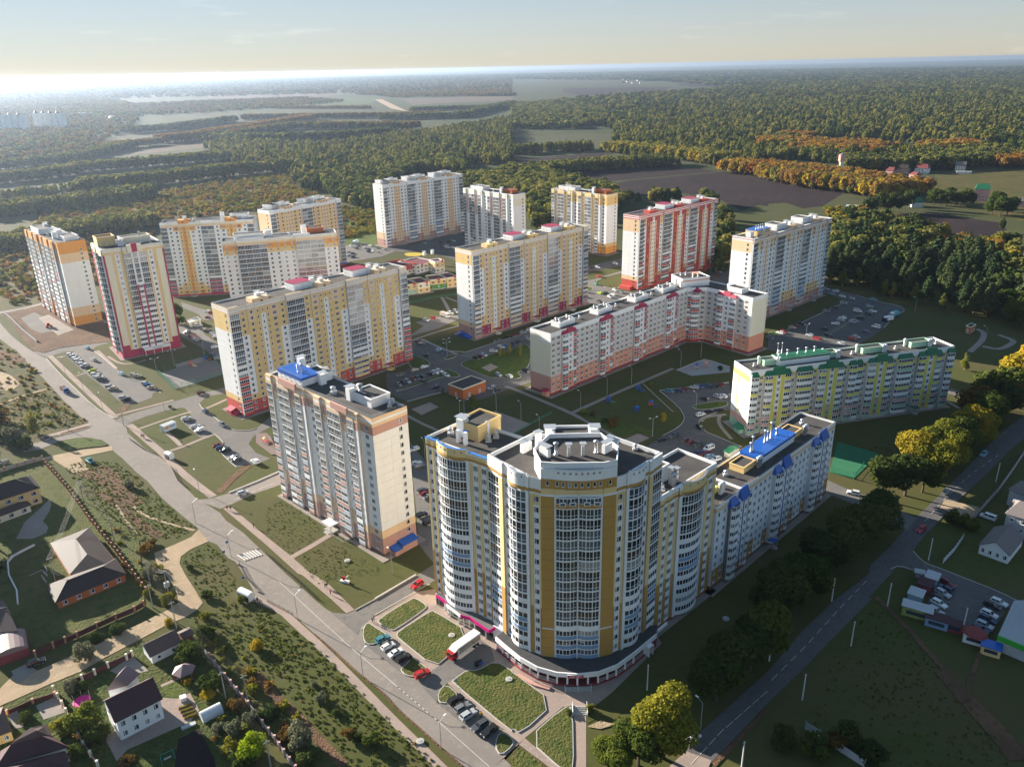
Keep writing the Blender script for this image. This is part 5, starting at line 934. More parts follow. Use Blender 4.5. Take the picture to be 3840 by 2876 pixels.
mn.facade(E0,a1_,Z0,FH,16,[ytrim(.9),wcol(1.9),ytrim(.9),wcol(1.9)],ATL,plinth='W')
mn.facade(a1_,a2_,Z0,FH,16,[('B',10.3,.25,'5W2u2W7G',{'sag':1.7,'seg':6,'pitch':1.05,'attic':[(.3,'W')]}),('P',1.1,.35,'16W')],ATL,plinth='W')
mn.facade(a2_,S1,Z0,FH,16,[ytrim(.9),wcol(1.9,'3'),ytrim(1.0),wcol(1.9,'3'),ytrim(1.0)],ATL,plinth='W')
mn.facade(S1,S2,Z0,FH,16,[('B',4.4,.45,'3W2u2W9G',{'pitch':1.05})],ATM,plinth='W')
mn.facade(S2,T_,Z0,FH,16,[('P',1.5,.55,st_),wcol(2.0)],ATM,plinth='W')
mn.facade(T_,L2,Z0,FH,16,[('B',6.6,.2,'2W2u2W10G',{'sag':1.1,'seg':5,'pitch':.95,'attic':[(.4,'W')]}),('P',1.0,.5,'16W')],ATM,plinth='W')
mn.facade(L2,C0,Z0,FH,16,[ytrim(1.0),wcol(1.8,'2','15W1l'),ytrim(.5,.1)],ATM,plinth='W')
# drum: ochre flanks and the wide glazed bay
AD=[(.6,'W'),(1.5,'l')]
mn.facade(C0,pL,Z0,FH,16,[('P',3.1,.25,'16c')],AD,plinth='c')
mn.facade(pL,pR,Z0,FH,16,[('P',.35,.3,'16W'),('B',5.4,.3,'3u1W11G1c',{'sag':.55,'seg':3,'pitch':.93}),('P',.22,.85,'16W'),('B',5.4,.3,'3u1W11G1c',{'sag':.55,'seg':3,'pitch':.93}),('P',.35,.3,'16W')],AD,plinth='u')
mn.facade(pR,D0,Z0,FH,16,[('P',3.2,.25,'16c')],AD,plinth='c')
mn.facade(D0,R2,Z0,FH,16,[ytrim(.5,.1),wcol(1.7,'2','15W1l'),ytrim(.6)],ATM,plinth='W')
mn.facade(R2,R3,Z0,FH,16,[('P',1.0,.5,'16W'),('B',6.4,.2,'2W2u2W10G',{'sag':1.1,'seg':5,'pitch':.95,'attic':[(.4,'W')]})],ATM,plinth='W')
mn.facade(R3,R4,Z0,FH,16,[wcol(1.8),('P',1.5,.55,st_)],ATM,plinth='W')
mn.facade(R4,R5,Z0,FH,16,[('B',4.2,.45,'3W2u2W9G',{'pitch':1.05})],ATM,plinth='W')
ATR=[(.4,'W'),(.8,'c'),(1.1,'l'),(.9,'W')]
mn.facade(R5,Q0+nq*.0+uq*.0,Z0,FH,12,[('P',.4,0,'16c')],ATR,plinth='c')
LEN=(Q1-Q0).length
mn.facade(Q0,Q1,.9,FH,13,[('P',1.6,.4,'5c8l'),wcol(1.9,'3','13W'),('P',1.1,.12,'5c8l'),wcol(1.9,'3','13W'),('P',1.0,.12,'5c8l'),('P',1.3,.6,'13W'),('B',9.6,.4,'5W2u2W4G',{'sag':1.7,'seg':6,'pitch':.95,'attic':[(.3,'W')]}),wcol(1.4,'1','13W'),('P',1.2,.12,'5c8l'),wcol(1.9,'3','13W'),('P',1.2,.12,'5c8l')],ATR,plinth='m')
mn.facade(Q1,Q1+nq*13,.9,FH,13,[('P',6.5,0,'5c8l')]*2,ATR);mn.facade(Q0+nq*13,Q0,.9,FH,13,[('P',6.5,0,'13W')]*2,ATR)
mn.facade(E0+V2(10,11),E0,Z0-3.4,FH,17,[('P',5,0,'17l'),('2',4.8,0,'17l'),('P',5,0,'17l')],ATL)
mn.facade(S1+V2(.05,0),S1+V2(.05,0)+V2(5,5.2),HL-.7,1.6,1,[('P',7,0,'W')])
# curved crown parapets over the glazed bays, with little square openings
def crown(Pa,Pb,sag,off,z0,z1,bands,nh,trim=None,name='crown_parapet'):
 d=(Pb-Pa).normalized();L=(Pb-Pa).length;F=Matrix(((d.x,-d.y,0,Pa.x),(d.y,d.x,0,Pa.y),(0,0,1,0),(0,0,0,1)))
 pts=[(p[0],p[1]-off)for p in arc(L,sag,10)];z=z0
 for hgt_,col in bands:
  mb=MB()
  for p,q in zip(pts,pts[1:]):mb.poly([(p[0],p[1],z),(q[0],q[1],z),(q[0],q[1],z+hgt_),(p[0],p[1],z+hgt_)]);mb.poly([(q[0],q[1]+.35,z),(p[0],p[1]+.35,z),(p[0],p[1]+.35,z+hgt_),(q[0],q[1]+.35,z+hgt_)]);mb.poly([(p[0],p[1],z+hgt_),(q[0],q[1],z+hgt_),(q[0],q[1]+.35,z+hgt_),(p[0],p[1]+.35,z+hgt_)])
  for p in(pts[0],pts[-1]):mb.poly([(p[0],p[1],z),(p[0],p[1]+.35,z),(p[0],p[1]+.35,z+hgt_),(p[0],p[1],z+hgt_)])
  mn.part(name,mb,[PM[col]],F);z+=hgt_
 if trim:
  mb=MB()
  for p,q in zip(pts,pts[1:]):mb.poly([(p[0],p[1]-.1,z+.03),(q[0],q[1]-.1,z+.03),(q[0],q[1]+.5,z+.1),(p[0],p[1]+.5,z+.1)])
  mn.part('parapet_cap',mb,[trim],F)
 for k in range(nh):
  t=L*(k+.7)/(nh+.4);i=min(int(t/L*10),9);p,q=pts[i],pts[i+1];f=(t-p[0])/max(1e-3,q[0]-p[0]);y=p[1]+(q[1]-p[1])*f;m2=MB();m2.box(t-.28,t+.28,y-.06,y+.06,z-1.15,z-.6);mn.part('parapet_opening',m2,[SEAM],F)
 return F
Htop=Z0+16*FH
TRB=mat('blue_parapet_cap',(.05,.22,.60),.5)
da=(a2_-a1_).normalized()
crown(a1_,a1_+da*10.4,1.7,.3,Htop+.3,0,[(.8,'c'),(2.3,'l')],6,TRB)
db=(L2-T_).normalized();crown(T_,T_+db*6.7,1.1,.3,Htop+.4,0,[(.9,'c'),(3.5,'W')],4,ZINC)
dr=(R3-R2).normalized();crown(R2+dr*1.0,R3,1.1,.3,Htop+.4,0,[(.9,'c'),(3.5,'W')],4,ZINC)
crown(Q0+uq*(LEN*8.8/23.1),Q0+uq*(LEN*18.4/23.1),1.7,.45,.9+13*FH+.3,0,[(.8,'c'),(2.6,'l')],4,ZINC)
for A_,B_ in((E0,a1_),(a2_,S1)):
 mb=MB();mb.obox(A_,B_,.7,HL+.02,HL+.14);mn.part('parapet_cap',mb,[TRB])
# drum crown: ring of small windows under a white parapet
zr=Htop+2.1;uc=(pR-pL).normalized()
mn.facade(C0,pL,zr,2.6,1,[('P',.9,.3,'c'),('1',1.3,.3,'c'),('P',.9,.3,'c')],[(2.6,'W')])
mn.facade(pR,D0,zr,2.6,1,[('P',.9,.3,'c'),('1',1.3,.3,'c'),('P',.9,.3,'c')],[(2.6,'W')])
arcp=[pL+uc*p[0]+V2(uc.y,-uc.x)*(-p[1])for p in arc(11.5,.9,4)]
for p,q in zip(arcp,arcp[1:]):mn.facade(p,q,zr,2.6,1,[('1',1.45,.3,'c'),('1',1.45,.3,'c')],[(2.6,'W')])
crown(pL,pR,.9,.34,zr+2.6,0,[(2.75,'W')],8,ZINC)
# little framed panels over the wide bay
for s_ in(-4.6,-2.2,1.2,3.6):
 mb=MB();mb.box(s_,s_+1.5,-1.25,-1.0,Htop-2.0,Htop-1.0);mn.part('framed_panel',mb,[FRAME],T(15.15,163.9,0))
 mb=MB();mb.box(s_+.2,s_+1.3,-1.28,-1.2,Htop-1.85,Htop-1.15);mn.part('framed_panel',mb,[GLASS[4]],T(15.15,163.9,0))
# white fillets that run round the block
for z_,A_,B_ in((Z0+3*FH,C0,pL),(Z0+3*FH,pR,D0)):
 mb=MB();mb.obox(A_+V2(0,-.32),B_+V2(0,-.32),.2,z_-.1,z_+.15);mn.part('fillet',mb,[FRAME])
# roof furniture
r1=math.atan2((S1-E0).y,(S1-E0).x)
lift_house(mn,(-9.2,196.0),r1+math.pi/2,9.5,7.5,HL-.9,4.0,'Y',ROOF,par=.6,win=False);shaft(mn,(-13.6,194.5),r1,HL-.9,2.6,2.2,5.0);shaft(mn,(-14.6,190.4),r1,HL-.9,.9,.9,3.6,False);shaft(mn,(-12.6,188.8),r1,HL-.9,.9,.9,3.6,False);fan(mn,(-17.0,195.2),HL-.9,2.2);fan(mn,(-6.6,190.4),HL-.9,2.0);fan(mn,(-4.6,192.6),HL-.9,2.0);shaft(mn,(-6.9,193.2),r1,HL-.9,.8,.8,4.6,False);shaft(mn,(-13,200.8),r1,HL-.9,1.2,1.2,2.4)
mb=MB();mb.box(-1.0,1.0,-1.6,0,0,.12);mn.part('door_canopy',mb,[BLUEROOF],T(-12.6,193.2,HL+1.4)@RZ(r1+.9))
for c,hh in(((2.6,181),2.4),((3.8,182.4),2.4),((6.5,184.5),3.4)):shaft(mn,c,.7,HM-1.1,1.4,1.2,hh)
for c in((10.2,170.6),(19.9,171.2)):pipe(mn,c,HD-1.2,3.4,.35)
for c in((13.2,169.6),(16.6,169.8)):shaft(mn,c,0,HD-1.2,.8,.8,2.6,True,ZINC)
shaft(mn,(7.5,170.2),-.8,HD-1.2,3.0,1.0,2.2);shaft(mn,(22.6,171.6),.8,HD-1.2,3.0,1.0,2.2)
lift_house(mn,(15,182.8),0,9,5,HM-1.1,4.6,'W',ROOF,par=.7,win=False);shaft(mn,(9.4,183),0,HM-1.1,2.4,2,5.4);shaft(mn,(20.8,183),0,HM-1.1,2.2,2,5.4);shaft(mn,(24.5,182.0),.8,HM-1.1,1.8,1.4,2.6);shaft(mn,(25.8,180.8),.8,HM-1.1,1.6,1.2,2.2);fan(mn,(31,181),HM-1.1,1.6)
lift_house(mn,(38.2,188),RAD(45),5,4.2,HR-.9,4.6,'W',ROOF,win=False)
for c,hh in(((41.6,185.6),4.4),((43.2,186.8),3.6),((42.2,184.4),3.0)):shaft(mn,c,.78,HR-.9,.9,.9,hh,True,ZINC)
fan(mn,(38.6,182.4),HR-.9,2.0);railing(mn,[E0+V2(.6,.2),a1_+V2(.5,.5)],HL,.6)
# ---- podium with shops: curved roof, white fascia, columns, dark shop fronts
arc_pts=[V2(-5.9,172.2),V2(-3.0,168.4),V2(.6,164.0),V2(4.8,160.4),V2(9.6,158.3),V2(14.8,157.6),V2(20.2,158.2),V2(25.2,160.6),V2(30.4,165.2),V2(37.2,172.0)]
back=[V2(38.2,175.6),V2(34.8,175.6),V2(26.9,167.4),V2(24.0,165.6),V2(21,164.6),V2(9.3,164.9),V2(6.2,165.6),V2(3.4,167.3),V2(-2.8,176)]
pm=MB();pm.prism(arc_pts+back,3.75,4.15);mn.part('podium_roof',pm,[mat('dark_roof_felt',(.05,.052,.056),.85,.5,.5,col2=(.085,.075,.07))])
fm=MB()
for p,q in zip(arc_pts,arc_pts[1:]):fm.obox(p,q,.35,3.0,4.35)
mn.part('podium_fascia',fm,[PM['W']])
inner=[p+(V2(15,176)-p).normalized()*2.4 for p in arc_pts]
sm=MB();gm_=MB()
for p,q in zip(inner,inner[1:]):
 sm.obox(p,q,.2,.3,3.75)
 d=(q-p);n_=V2(d.y,-d.x).normalized()*.13;A_,B_=p+d*.1+n_,p+d*.9+n_;gm_.poly([(A_.x,A_.y,.6),(B_.x,B_.y,.6),(B_.x,B_.y,3.0),(A_.x,A_.y,3.0)])
mn.part('shop_front',sm,[PM['m']]);mn.part('shop_window',gm_,[GLASS[0]])
bm_=MB();bm_.prism(arc_pts+back,0.02,.55);mn.part('podium_floor',bm_,[PM['m']])
cp=[]
for i,(p,q)in enumerate(zip(arc_pts,arc_pts[1:])):
 for f in(0.0,.5):
  c=p+(q-p)*f+(V2(15,176)-p).normalized()*.35;cp.append(c);mb=MB();mb.box(-.22,.22,-.22,.22,.5,3.0);mn.part('column',mb,[PM['W']],T(c.x,c.y,0))
for i in range(len(cp)-1):
 if 8<=i<=11:continue
 d=cp[i+1]-cp[i];mb=MB();L_=d.length;mb.box(.25,L_-.25,-.03,.03,1.42,1.5);mb.box(.25,L_-.25,-.03,.03,.62,.68)
 for k in range(1,8):mb.box(L_*k/8-.025,L_*k/8+.025,-.025,.025,.6,1.45)
 mn.part('balustrade',mb,[WHITE],T(cp[i].x,cp[i].y,0)@RZ(math.atan2(d.y,d.x)))
for k in range(3):
 mb=MB();mb.box(-3.2,3.2,-.4,.02,0.02,.45-.14*k);mn.part('step',mb,[CONC],T(14.9,157.35-.4*k,0))
for x_ in(-3.3,0,3.3):
 mb=MB();mb.box(-.04,.04,-1.6,0,1.1,1.18);mb.box(-.04,.04,-1.6,-1.52,0,1.1);mb.box(-.04,.04,-.1,0,0,1.1);mn.part('handrail',mb,[WHITE],T(14.9+x_,157.3,0))
# ramp along the left of the arc
rp=[V2(8.4,157.5),V2(4.2,159.3),V2(.4,162.6)]
for off_ in(0,1.3):
 mb=MB()
 for i,(p,q)in enumerate(zip(rp,rp[1:])):
  n_=V2(-(q-p).y,(q-p).x).normalized()*-off_;
  for zz in(.6,1.0):mb.tube((p.x+n_.x,p.y+n_.y,zz+.2*i),(q.x+n_.x,q.y+n_.y,zz+.2*(i+1)),.04,seg=4)
  for k in range(6):c=p+(q-p)*k/5+n_;mb.box(c.x-.03,c.x+.03,c.y-.03,c.y+.03,0,1.0+.2*i+.04*k)
 mn.part('ramp_railing',mb,[mat('rusty_white_rail',(.55,.45,.42),.6)])
mb=MB()
for p,q in zip(rp,rp[1:]):mb.obox(p-V2(.5,.3),q-V2(.5,.3),1.2,.02,.4)
mn.part('ramp',mb,[PM['b']])
# pink canopy along the left wing
pk=[V2(-23.4,191.4),V2(-20.6,188.4),V2(-20.2,186.9),V2(-15.9,182.0),V2(-13.2,180.8),V2(-7.8,175.1),V2(-6.2,176.4)]
bk=[V2(-6.6,179.2),V2(-11.6,183.2),V2(-13.8,183.6),V2(-18.2,187),V2(-20.4,190.2),V2(-23.3,192.3)]
mb=MB();mb.prism(pk+bk,3.9,4.12);mn.part('canopy_roof',mb,[mat('grey_roof_felt',(.16,.15,.14),.9,.5,.6)])
for i,(p,q)in enumerate(zip(pk,pk[1:])):
 mb=MB();mb.obox(p,q,.22,3.2,4.2);mn.part('canopy_fascia',mb,[PM['W']if i==2 else MAGENTA])
for i in range(len(pk)-2):
 for f in(.15,.75):
  c=pk[i]+(pk[i+1]-pk[i])*f+V2(.4,.4);mb=MB();mb.box(-.2,.2,-.2,.2,0,3.2);mn.part('column',mb,[PM['W']],T(c.x,c.y,0))
mb=MB()
for p,q in zip(bk,bk[1:]):mb.obox(p-V2(.3,.3),q-V2(.3,.3),.3,.02,3.9)
mn.part('shop_front',mb,[PM['q']])
mb=MB()
for p,q in zip(bk,bk[1:]):
 d=q-p;n_=V2(d.y,-d.x).normalized()*-.2;A_,B_=p-V2(.3,.3)+d*.1,p-V2(.3,.3)+d*.9;n_=V2(-.12,-.12);A_+=n_;B_+=n_;mb.poly([(A_.x,A_.y,.6),(B_.x,B_.y,.6),(B_.x,B_.y,3.2),(A_.x,A_.y,3.2)])
mn.part('shop_window',mb,[GLASS[3]])
mb=MB();mb.box(-2.6,2.6,-.2,.2,.02,4.4);mn.part('side_wall',mb,[PM['W']],T(-4.6,175.3,0)@RZ(-.7));mb=MB();mb.box(-1,1,-.8,.8,3.0,3.15);mb.box(-.9,-.8,-.8,.8,0,3.0);mb.box(.8,.9,-.8,.8,0,3);mn.part('side_porch',mb,[WHITE],T(34.8,169.0,0)@RZ(.78))
mb=MB();mb.box(-3.4,3.4,-.25,.25,3.2,4.0);mn.part('canopy_beam',mb,[PM['W']],T(38.6,174.6,0)@RZ(.8))
# curved annexe roof seen behind the drum
ap=[V2(15+9.5*math.cos(t),190.5+9.5*math.sin(t))for t in[k*math.pi/10 for k in range(11)]]
mb=MB();mb.prism(ap,0.02,8.2);mn.part('annexe',mb,[PM['W']]);mb=MB();mb.prism([V2(15,190.5)+(p-V2(15,190.5))*.93 for p in ap],8.1,8.28);mn.part('annexe_roof',mb,[ROOFD])
# signs
def sign_text(b,txt,M,size,m,name='lettering',depth=.03):
 cu=bpy.data.curves.new(name,'FONT');cu.body=txt;cu.size=size;cu.align_x='CENTER';cu.align_y='CENTER';cu.extrude=depth;cu.resolution_u=2
 t=bpy.data.objects.new('tmp_text',cu);COL.objects.link(t);dg=bpy.context.evaluated_depsgraph_get();me=bpy.data.meshes.new_from_object(t.evaluated_get(dg));bpy.data.objects.remove(t);me.name=name
 me.materials.clear();me.materials.append(m);return link(name,me,b if isinstance(b,bpy.types.Object)else b.root,M)
SIGNRED=mat('sign_red',(.45,.01,.05),.4)
mb=MB();mb.box(-2.1,2.1,-.12,.12,-.5,.5);sg=mn.part('sign',mb,[WHITE],T(14.3,157.36,3.72));mb=MB();mb.box(-2.0,2.0,-.16,.0,-.42,.42);link('sign_panel',mb.mesh('sign_panel',[SIGNRED]),sg)
sign_text(sg,'МАГНИТ',T(0,-.18,0)@Matrix.Rotation(math.pi/2,4,'X'),.78,WHITE)
sign_text(t2,"СОСЕДИ",t2.inv@T(*at_(t2,17.5,-3.66),3.7)@RZ(t2.a)@Matrix.Rotation(math.pi/2,4,"X"),1.15,mat("sign_dark_lettering",(.05,.05,.08),.5))
mn.bands();mn.finish()
# ================================================================ trees
def leaf_mat(name,c1,c2,trans=.35,hue=.04):
 """leaf colour varies from tree to tree and from clump to clump; leaves let some light through"""
 m=bpy.data.materials.new(name);m.use_nodes=True;MATS[name]=m;n=m.node_tree.nodes;L=m.node_tree.links;n.clear()
 out=n.new('ShaderNodeOutputMaterial');df=n.new('ShaderNodeBsdfDiffuse');tr=n.new('ShaderNodeBsdfTranslucent');mx=n.new('ShaderNodeMixShader');mx.inputs[0].default_value=trans
 oi=n.new('ShaderNodeObjectInfo');g=n.new('ShaderNodeNewGeometry');t=n.new('ShaderNodeTexNoise');t.inputs['Scale'].default_value=.45;t.inputs['Detail'].default_value=3;L.new(g.outputs['Position'],t.inputs[0])
 ad=n.new('ShaderNodeMath');ad.operation='ADD';L.new(oi.outputs['Random'],ad.inputs[0]);L.new(t.outputs[0],ad.inputs[1])
 mr=n.new('ShaderNodeMapRange');mr.inputs[1].default_value=.45;mr.inputs[2].default_value=1.55;L.new(ad.outputs[0],mr.inputs[0])
 mc=n.new('ShaderNodeMix');mc.data_type='RGBA';mc.inputs[6].default_value=(*c1,1);mc.inputs[7].default_value=(*c2,1);L.new(mr.outputs[0],mc.inputs[0])
 L.new(mc.outputs[2],df.inputs[0]);L.new(mc.outputs[2],tr.inputs[0]);L.new(df.outputs[0],mx.inputs[1]);L.new(tr.outputs[0],mx.inputs[2]);L.new(mx.outputs[0],out.inputs[0])
 return m
LG=leaf_mat('leaf_green',(.045,.075,.016),(.11,.13,.026),.4);LD=leaf_mat('leaf_dark_green',(.042,.068,.020),(.095,.112,.030),.4);LY=leaf_mat('leaf_yellow',(.26,.22,.025),(.50,.34,.03),.45);LYG=leaf_mat('leaf_yellow_green',(.11,.14,.024),(.28,.25,.03),.45)
LO=leaf_mat('leaf_orange',(.34,.13,.018),(.52,.22,.025),.45);LB=leaf_mat('leaf_bronze',(.12,.075,.022),(.20,.115,.028));LP=leaf_mat('leaf_pine',(.036,.066,.030),(.085,.105,.040),.2);LBI=leaf_mat('leaf_birch',(.14,.165,.035),(.33,.29,.055),.45);LTUFT=leaf_mat('grass_blades',(.10,.135,.024),(.20,.215,.05),.5);LGR=leaf_mat('leaf_grey_willow',(.14,.15,.09),(.20,.20,.12));LLIME=leaf_mat('leaf_lime',(.17,.26,.012),(.30,.36,.02))
LF=leaf_mat('leaf_far_green',(.11,.135,.034),(.28,.245,.062),.45);LFB=leaf_mat('leaf_far_bronze',(.22,.13,.036),(.34,.19,.05),.45)
BARK=mat('bark',(.10,.075,.055),.95,.5,3.0);BIRCHBARK=mat('birch_bark',(.55,.53,.49),.9,.7,2.5,col2=(.12,.11,.10));PINEBARK=mat('pine_bark',(.20,.10,.055),.95)
def crown_mesh(kind,rng,n,leaf):
 """leaf-sized faces in clumps through the crown volume; unit tree 10 m high"""
 v=np.zeros((n,4,3));b=[]
 pts=[]
 if kind=='broad':
  lobes=[(Vector((rng.uniform(-1,1),rng.uniform(-1,1),0)).normalized()*rng.uniform(.6,2.3)+Vector((0,0,rng.uniform(3.6,8.4))),rng.uniform(1.2,2.1))for _ in range(13)]+[(Vector((0,0,6.2)),2.4),(Vector((0,0,8.2)),1.7)]
 elif kind=='poplar':lobes=[(Vector((rng.uniform(-.9,.9),rng.uniform(-.9,.9),z)),1.5*(1-abs(z-5)/8))for z in np.linspace(2.2,9.4,12)]
 elif kind=='birch':lobes=[(Vector((rng.uniform(-.9,.9),rng.uniform(-.9,.9),z)),max(.5,1.5*(1-(z-3.2)/8.2)))for z in np.linspace(2.4,9.3,13)]
 elif kind=='bush':lobes=[(Vector((rng.uniform(-3.6,3.6),rng.uniform(-3.6,3.6),rng.uniform(1.5,6.5))),rng.uniform(1.6,3.0))for _ in range(11)]
 elif kind=='pine':
  lobes=[]
  for z in np.linspace(2.6,9.5,13):
   r=2.5*(1-(z-2.2)/8.2)**.8
   for k in range(4):a=rng.uniform(0,6.28);lobes.append((Vector((math.cos(a)*r*.62,math.sin(a)*r*.62,z+rng.uniform(-.2,.2))),.38+r*.30))
 else:lobes=[(Vector((rng.uniform(-.4,.4),rng.uniform(-.4,.4),z)),max(.25,1.9*(1-(z-.6)/9.4)))for z in np.linspace(.8,9.5,16)]
 w=np.array([l[1]**2 for l in lobes]);w/=w.sum();nr=np.random.RandomState(rng.randrange(1<<30))
 idx=nr.choice(len(lobes),n,p=w);c=np.array([tuple(l[0])for l in lobes])[idx];r=np.array([l[1]for l in lobes])[idx]
 d=nr.normal(size=(n,3));d/=np.linalg.norm(d,axis=1)[:,None];rad=r*nr.uniform(.55,1.08,n)**.6
 if kind=='pine':d[:,2]*=.45
 p=c+d*rad[:,None]
 nrm=d+nr.normal(size=(n,3))*.55+np.array([0,0,.25]);nrm/=np.linalg.norm(nrm,axis=1)[:,None]
 a=np.cross(nrm,nr.normal(size=(n,3)));a/=np.linalg.norm(a,axis=1)[:,None];e=np.cross(nrm,a);s=(leaf*nr.uniform(.6,1.3,n))[:,None]
 v=np.stack([p-a*s-e*s*.7,p+a*s-e*s*.5,p+a*s*.8+e*s,p-a*s*.7+e*s*.8],1).reshape(-1,3)
 return v,n,lobes
def np_mesh(name,v,nq,mats,mi=None):
 me=bpy.data.meshes.new(name);me.vertices.add(len(v));me.vertices.foreach_set('co',np.asarray(v,dtype=np.float32).ravel());me.loops.add(nq*4);me.loops.foreach_set('vertex_index',np.arange(nq*4,dtype=np.int32));me.polygons.add(nq);me.polygons.foreach_set('loop_start',np.arange(0,nq*4,4,dtype=np.int32))
 for m in mats:me.materials.append(m)
 if mi is not None:me.polygons.foreach_set('material_index',mi)
 me.update();me.validate();return me
def trunk_mb(kind,lobes,rng):
 b=MB();top=8.6 if kind in('pine','birch','poplar','spruce')else 5.0;r={'bush':.12,'birch':.13,'pine':.2}.get(kind,.24)
 if kind!='bush':b.tube((0,0,0),(0,0,top*.5),r,r*.72,7);b.tube((0,0,top*.5),(.05,.03,top),r*.72,r*.25,6)
 for c,rr in lobes[::2][:8]:
  z0=max(.2,c.z-1.8)if kind!='bush' else 0;z0=min(z0,top*.9);b.tube((0,0,z0),tuple(c),r*.4,r*.12,5)
 return b
TREES={}
def tree_kind(key,kind,leafm,barkm,n,leaf,seeds=2):
 L=[]
 for s_ in range(seeds):
  rng=random.Random(key+str(s_));v,nq,lobes=crown_mesh(kind,rng,n,leaf)
  L.append((np_mesh('crown',v,nq,[leafm]),trunk_mb(kind,lobes,rng).mesh('trunk',[barkm])))
 TREES[key]=L
def tree(key,pos,h,label,name='tree',group=None,w=1.0,rng=random):
 cr,tk=rng.choice(TREES[key]);r=thing(name,label,'bush' if 'bush' in name else 'tree',(pos[0],pos[1],0),rng.uniform(0,6.28),group);s=h/10;r.scale=(s*w,s*w,s)
 link('trunk',tk,r);link('crown',cr,r);return r
tree_kind('maple','broad',LG,BARK,9000,.17,3);tree_kind('maple_yellow','broad',LY,BARK,9000,.17,2);tree_kind('maple_mixed','broad',LYG,BARK,12000,.15,2);tree_kind('maple_dark','broad',LD,BARK,7000,.19,3)
tree_kind('birch','birch',LBI,BIRCHBARK,2600,.17,3);tree_kind('pine','pine',LP,PINEBARK,3200,.22,3);tree_kind('oak','broad',LG,BARK,2200,.33,3);tree_kind('oak_orange','broad',LO,BARK,2200,.33,2);tree_kind('oak_yellow','broad',LY,BARK,2200,.33,2);tree_kind('oak_bronze','broad',LB,BARK,2200,.33,2);tree_kind('oak_dark','broad',LD,BARK,2200,.33,2)
tree_kind('bush','bush',LYG,BARK,1800,.42,2);tree_kind('bush_green','bush',LG,BARK,1800,.42,2);tree_kind('bush_lime','bush',LLIME,BARK,2600,.36,1);tree_kind('bush_yellow','bush',LY,BARK,1600,.42,1);tree_kind('bush_bronze','bush',LB,BARK,1500,.42,2);tree_kind('bush_grey','bush',LGR,BARK,1800,.40,1);tree_kind('bush_dark','bush',LD,BARK,1500,.42,1);tree_kind('spruce','spruce',LYG,BARK,2600,.2,1)
# --- the row along the south-east road, nearest first
tree('maple_mixed',(31.98,135.23),17.5,'big yellow and green maple in the front corner by the stair path',w=1.25);tree('maple_mixed',(21.23,131.38),10,'low green maple in front of the yellow maple at the picture edge',w=1.4);tree('maple',(26.40,133.13),12.5,'green maple crowded against the left of the big yellow maple',w=1.3)
row=[(48.52,152.08),(53.58,158.28),(59.72,162.24),(64.28,166.42)]+[(72.59,182.14),(78.2,187.1),(84.4,190.6),(92.2,201.6),(99.6,206.2),(105.0,216.2),(111.4,217.2),(119.4,224.4)]
labs=['nearest shaded tree of the roadside row, behind the street lamp','second shaded roadside tree from the yellow maple','third shaded roadside tree from the yellow maple','fourth shaded roadside tree from the yellow maple','fifth shaded roadside tree from the yellow maple','sixth shaded roadside tree from the yellow maple','shaded roadside tree just left of the orange bush','shaded roadside tree just past the orange bush','broad dark roadside tree opposite the row of stalls','dark roadside tree opposite the zebra crossing','tall dark roadside tree before the side street','dark tree on the corner of the side street']
for i,p in enumerate(row):tree('maple_dark' if i%3 else 'maple',p,14.5+random.uniform(-1,2),labs[i],'roadside_tree','trees along the south-east road',1.35)
tree('bush_yellow',(92.7,196.4),4.0,'small orange bush glowing among the shaded roadside trees','bush')
far_row=[((140.3,248.5),'maple_dark',11.5,'dark green tree in front of the yellow maples'),((131.5,245.6),'maple_dark',11,'dark tree leaning over the side street'),((149.2,261.0),'maple_yellow',13,'large golden maple nearest the green court'),((154.2,256.4),'maple_mixed',12,'green-gold maple beside the large golden maple'),((164.5,271.5),'maple_mixed',13,'second green-gold maple behind the golden one'),((172.8,276.9),'maple',12,'green maple behind the green-gold pair'),((184.6,288.7),'maple_yellow',12,'yellow-topped maple halfway up the road'),((194.1,294.8),'maple',13,'green maple past the yellow-topped maple'),((195.6,306.1),'oak_bronze',12,'bronze tree over the court behind the maples'),((208.3,310.2),'oak_dark',13,'dark tree in shade near the lane end'),((212.7,325.1),'oak_dark',12,'dark tree beside the lane of the lime block'),((222.8,324.5),'oak',13,'green tree by the road near the right edge'),((235.9,343.0),'oak_yellow',13,'bright yellow tree at the right picture edge'),((236.7,334.5),'oak_yellow',13,'golden tree cut by the right picture edge'),((251.7,355.4),'oak_yellow',13,'yellow-green tree at the far end of the road row')]
for p,k,h,lab in far_row:tree(k,p,h*1.45,lab,'roadside_tree',None,1.35)
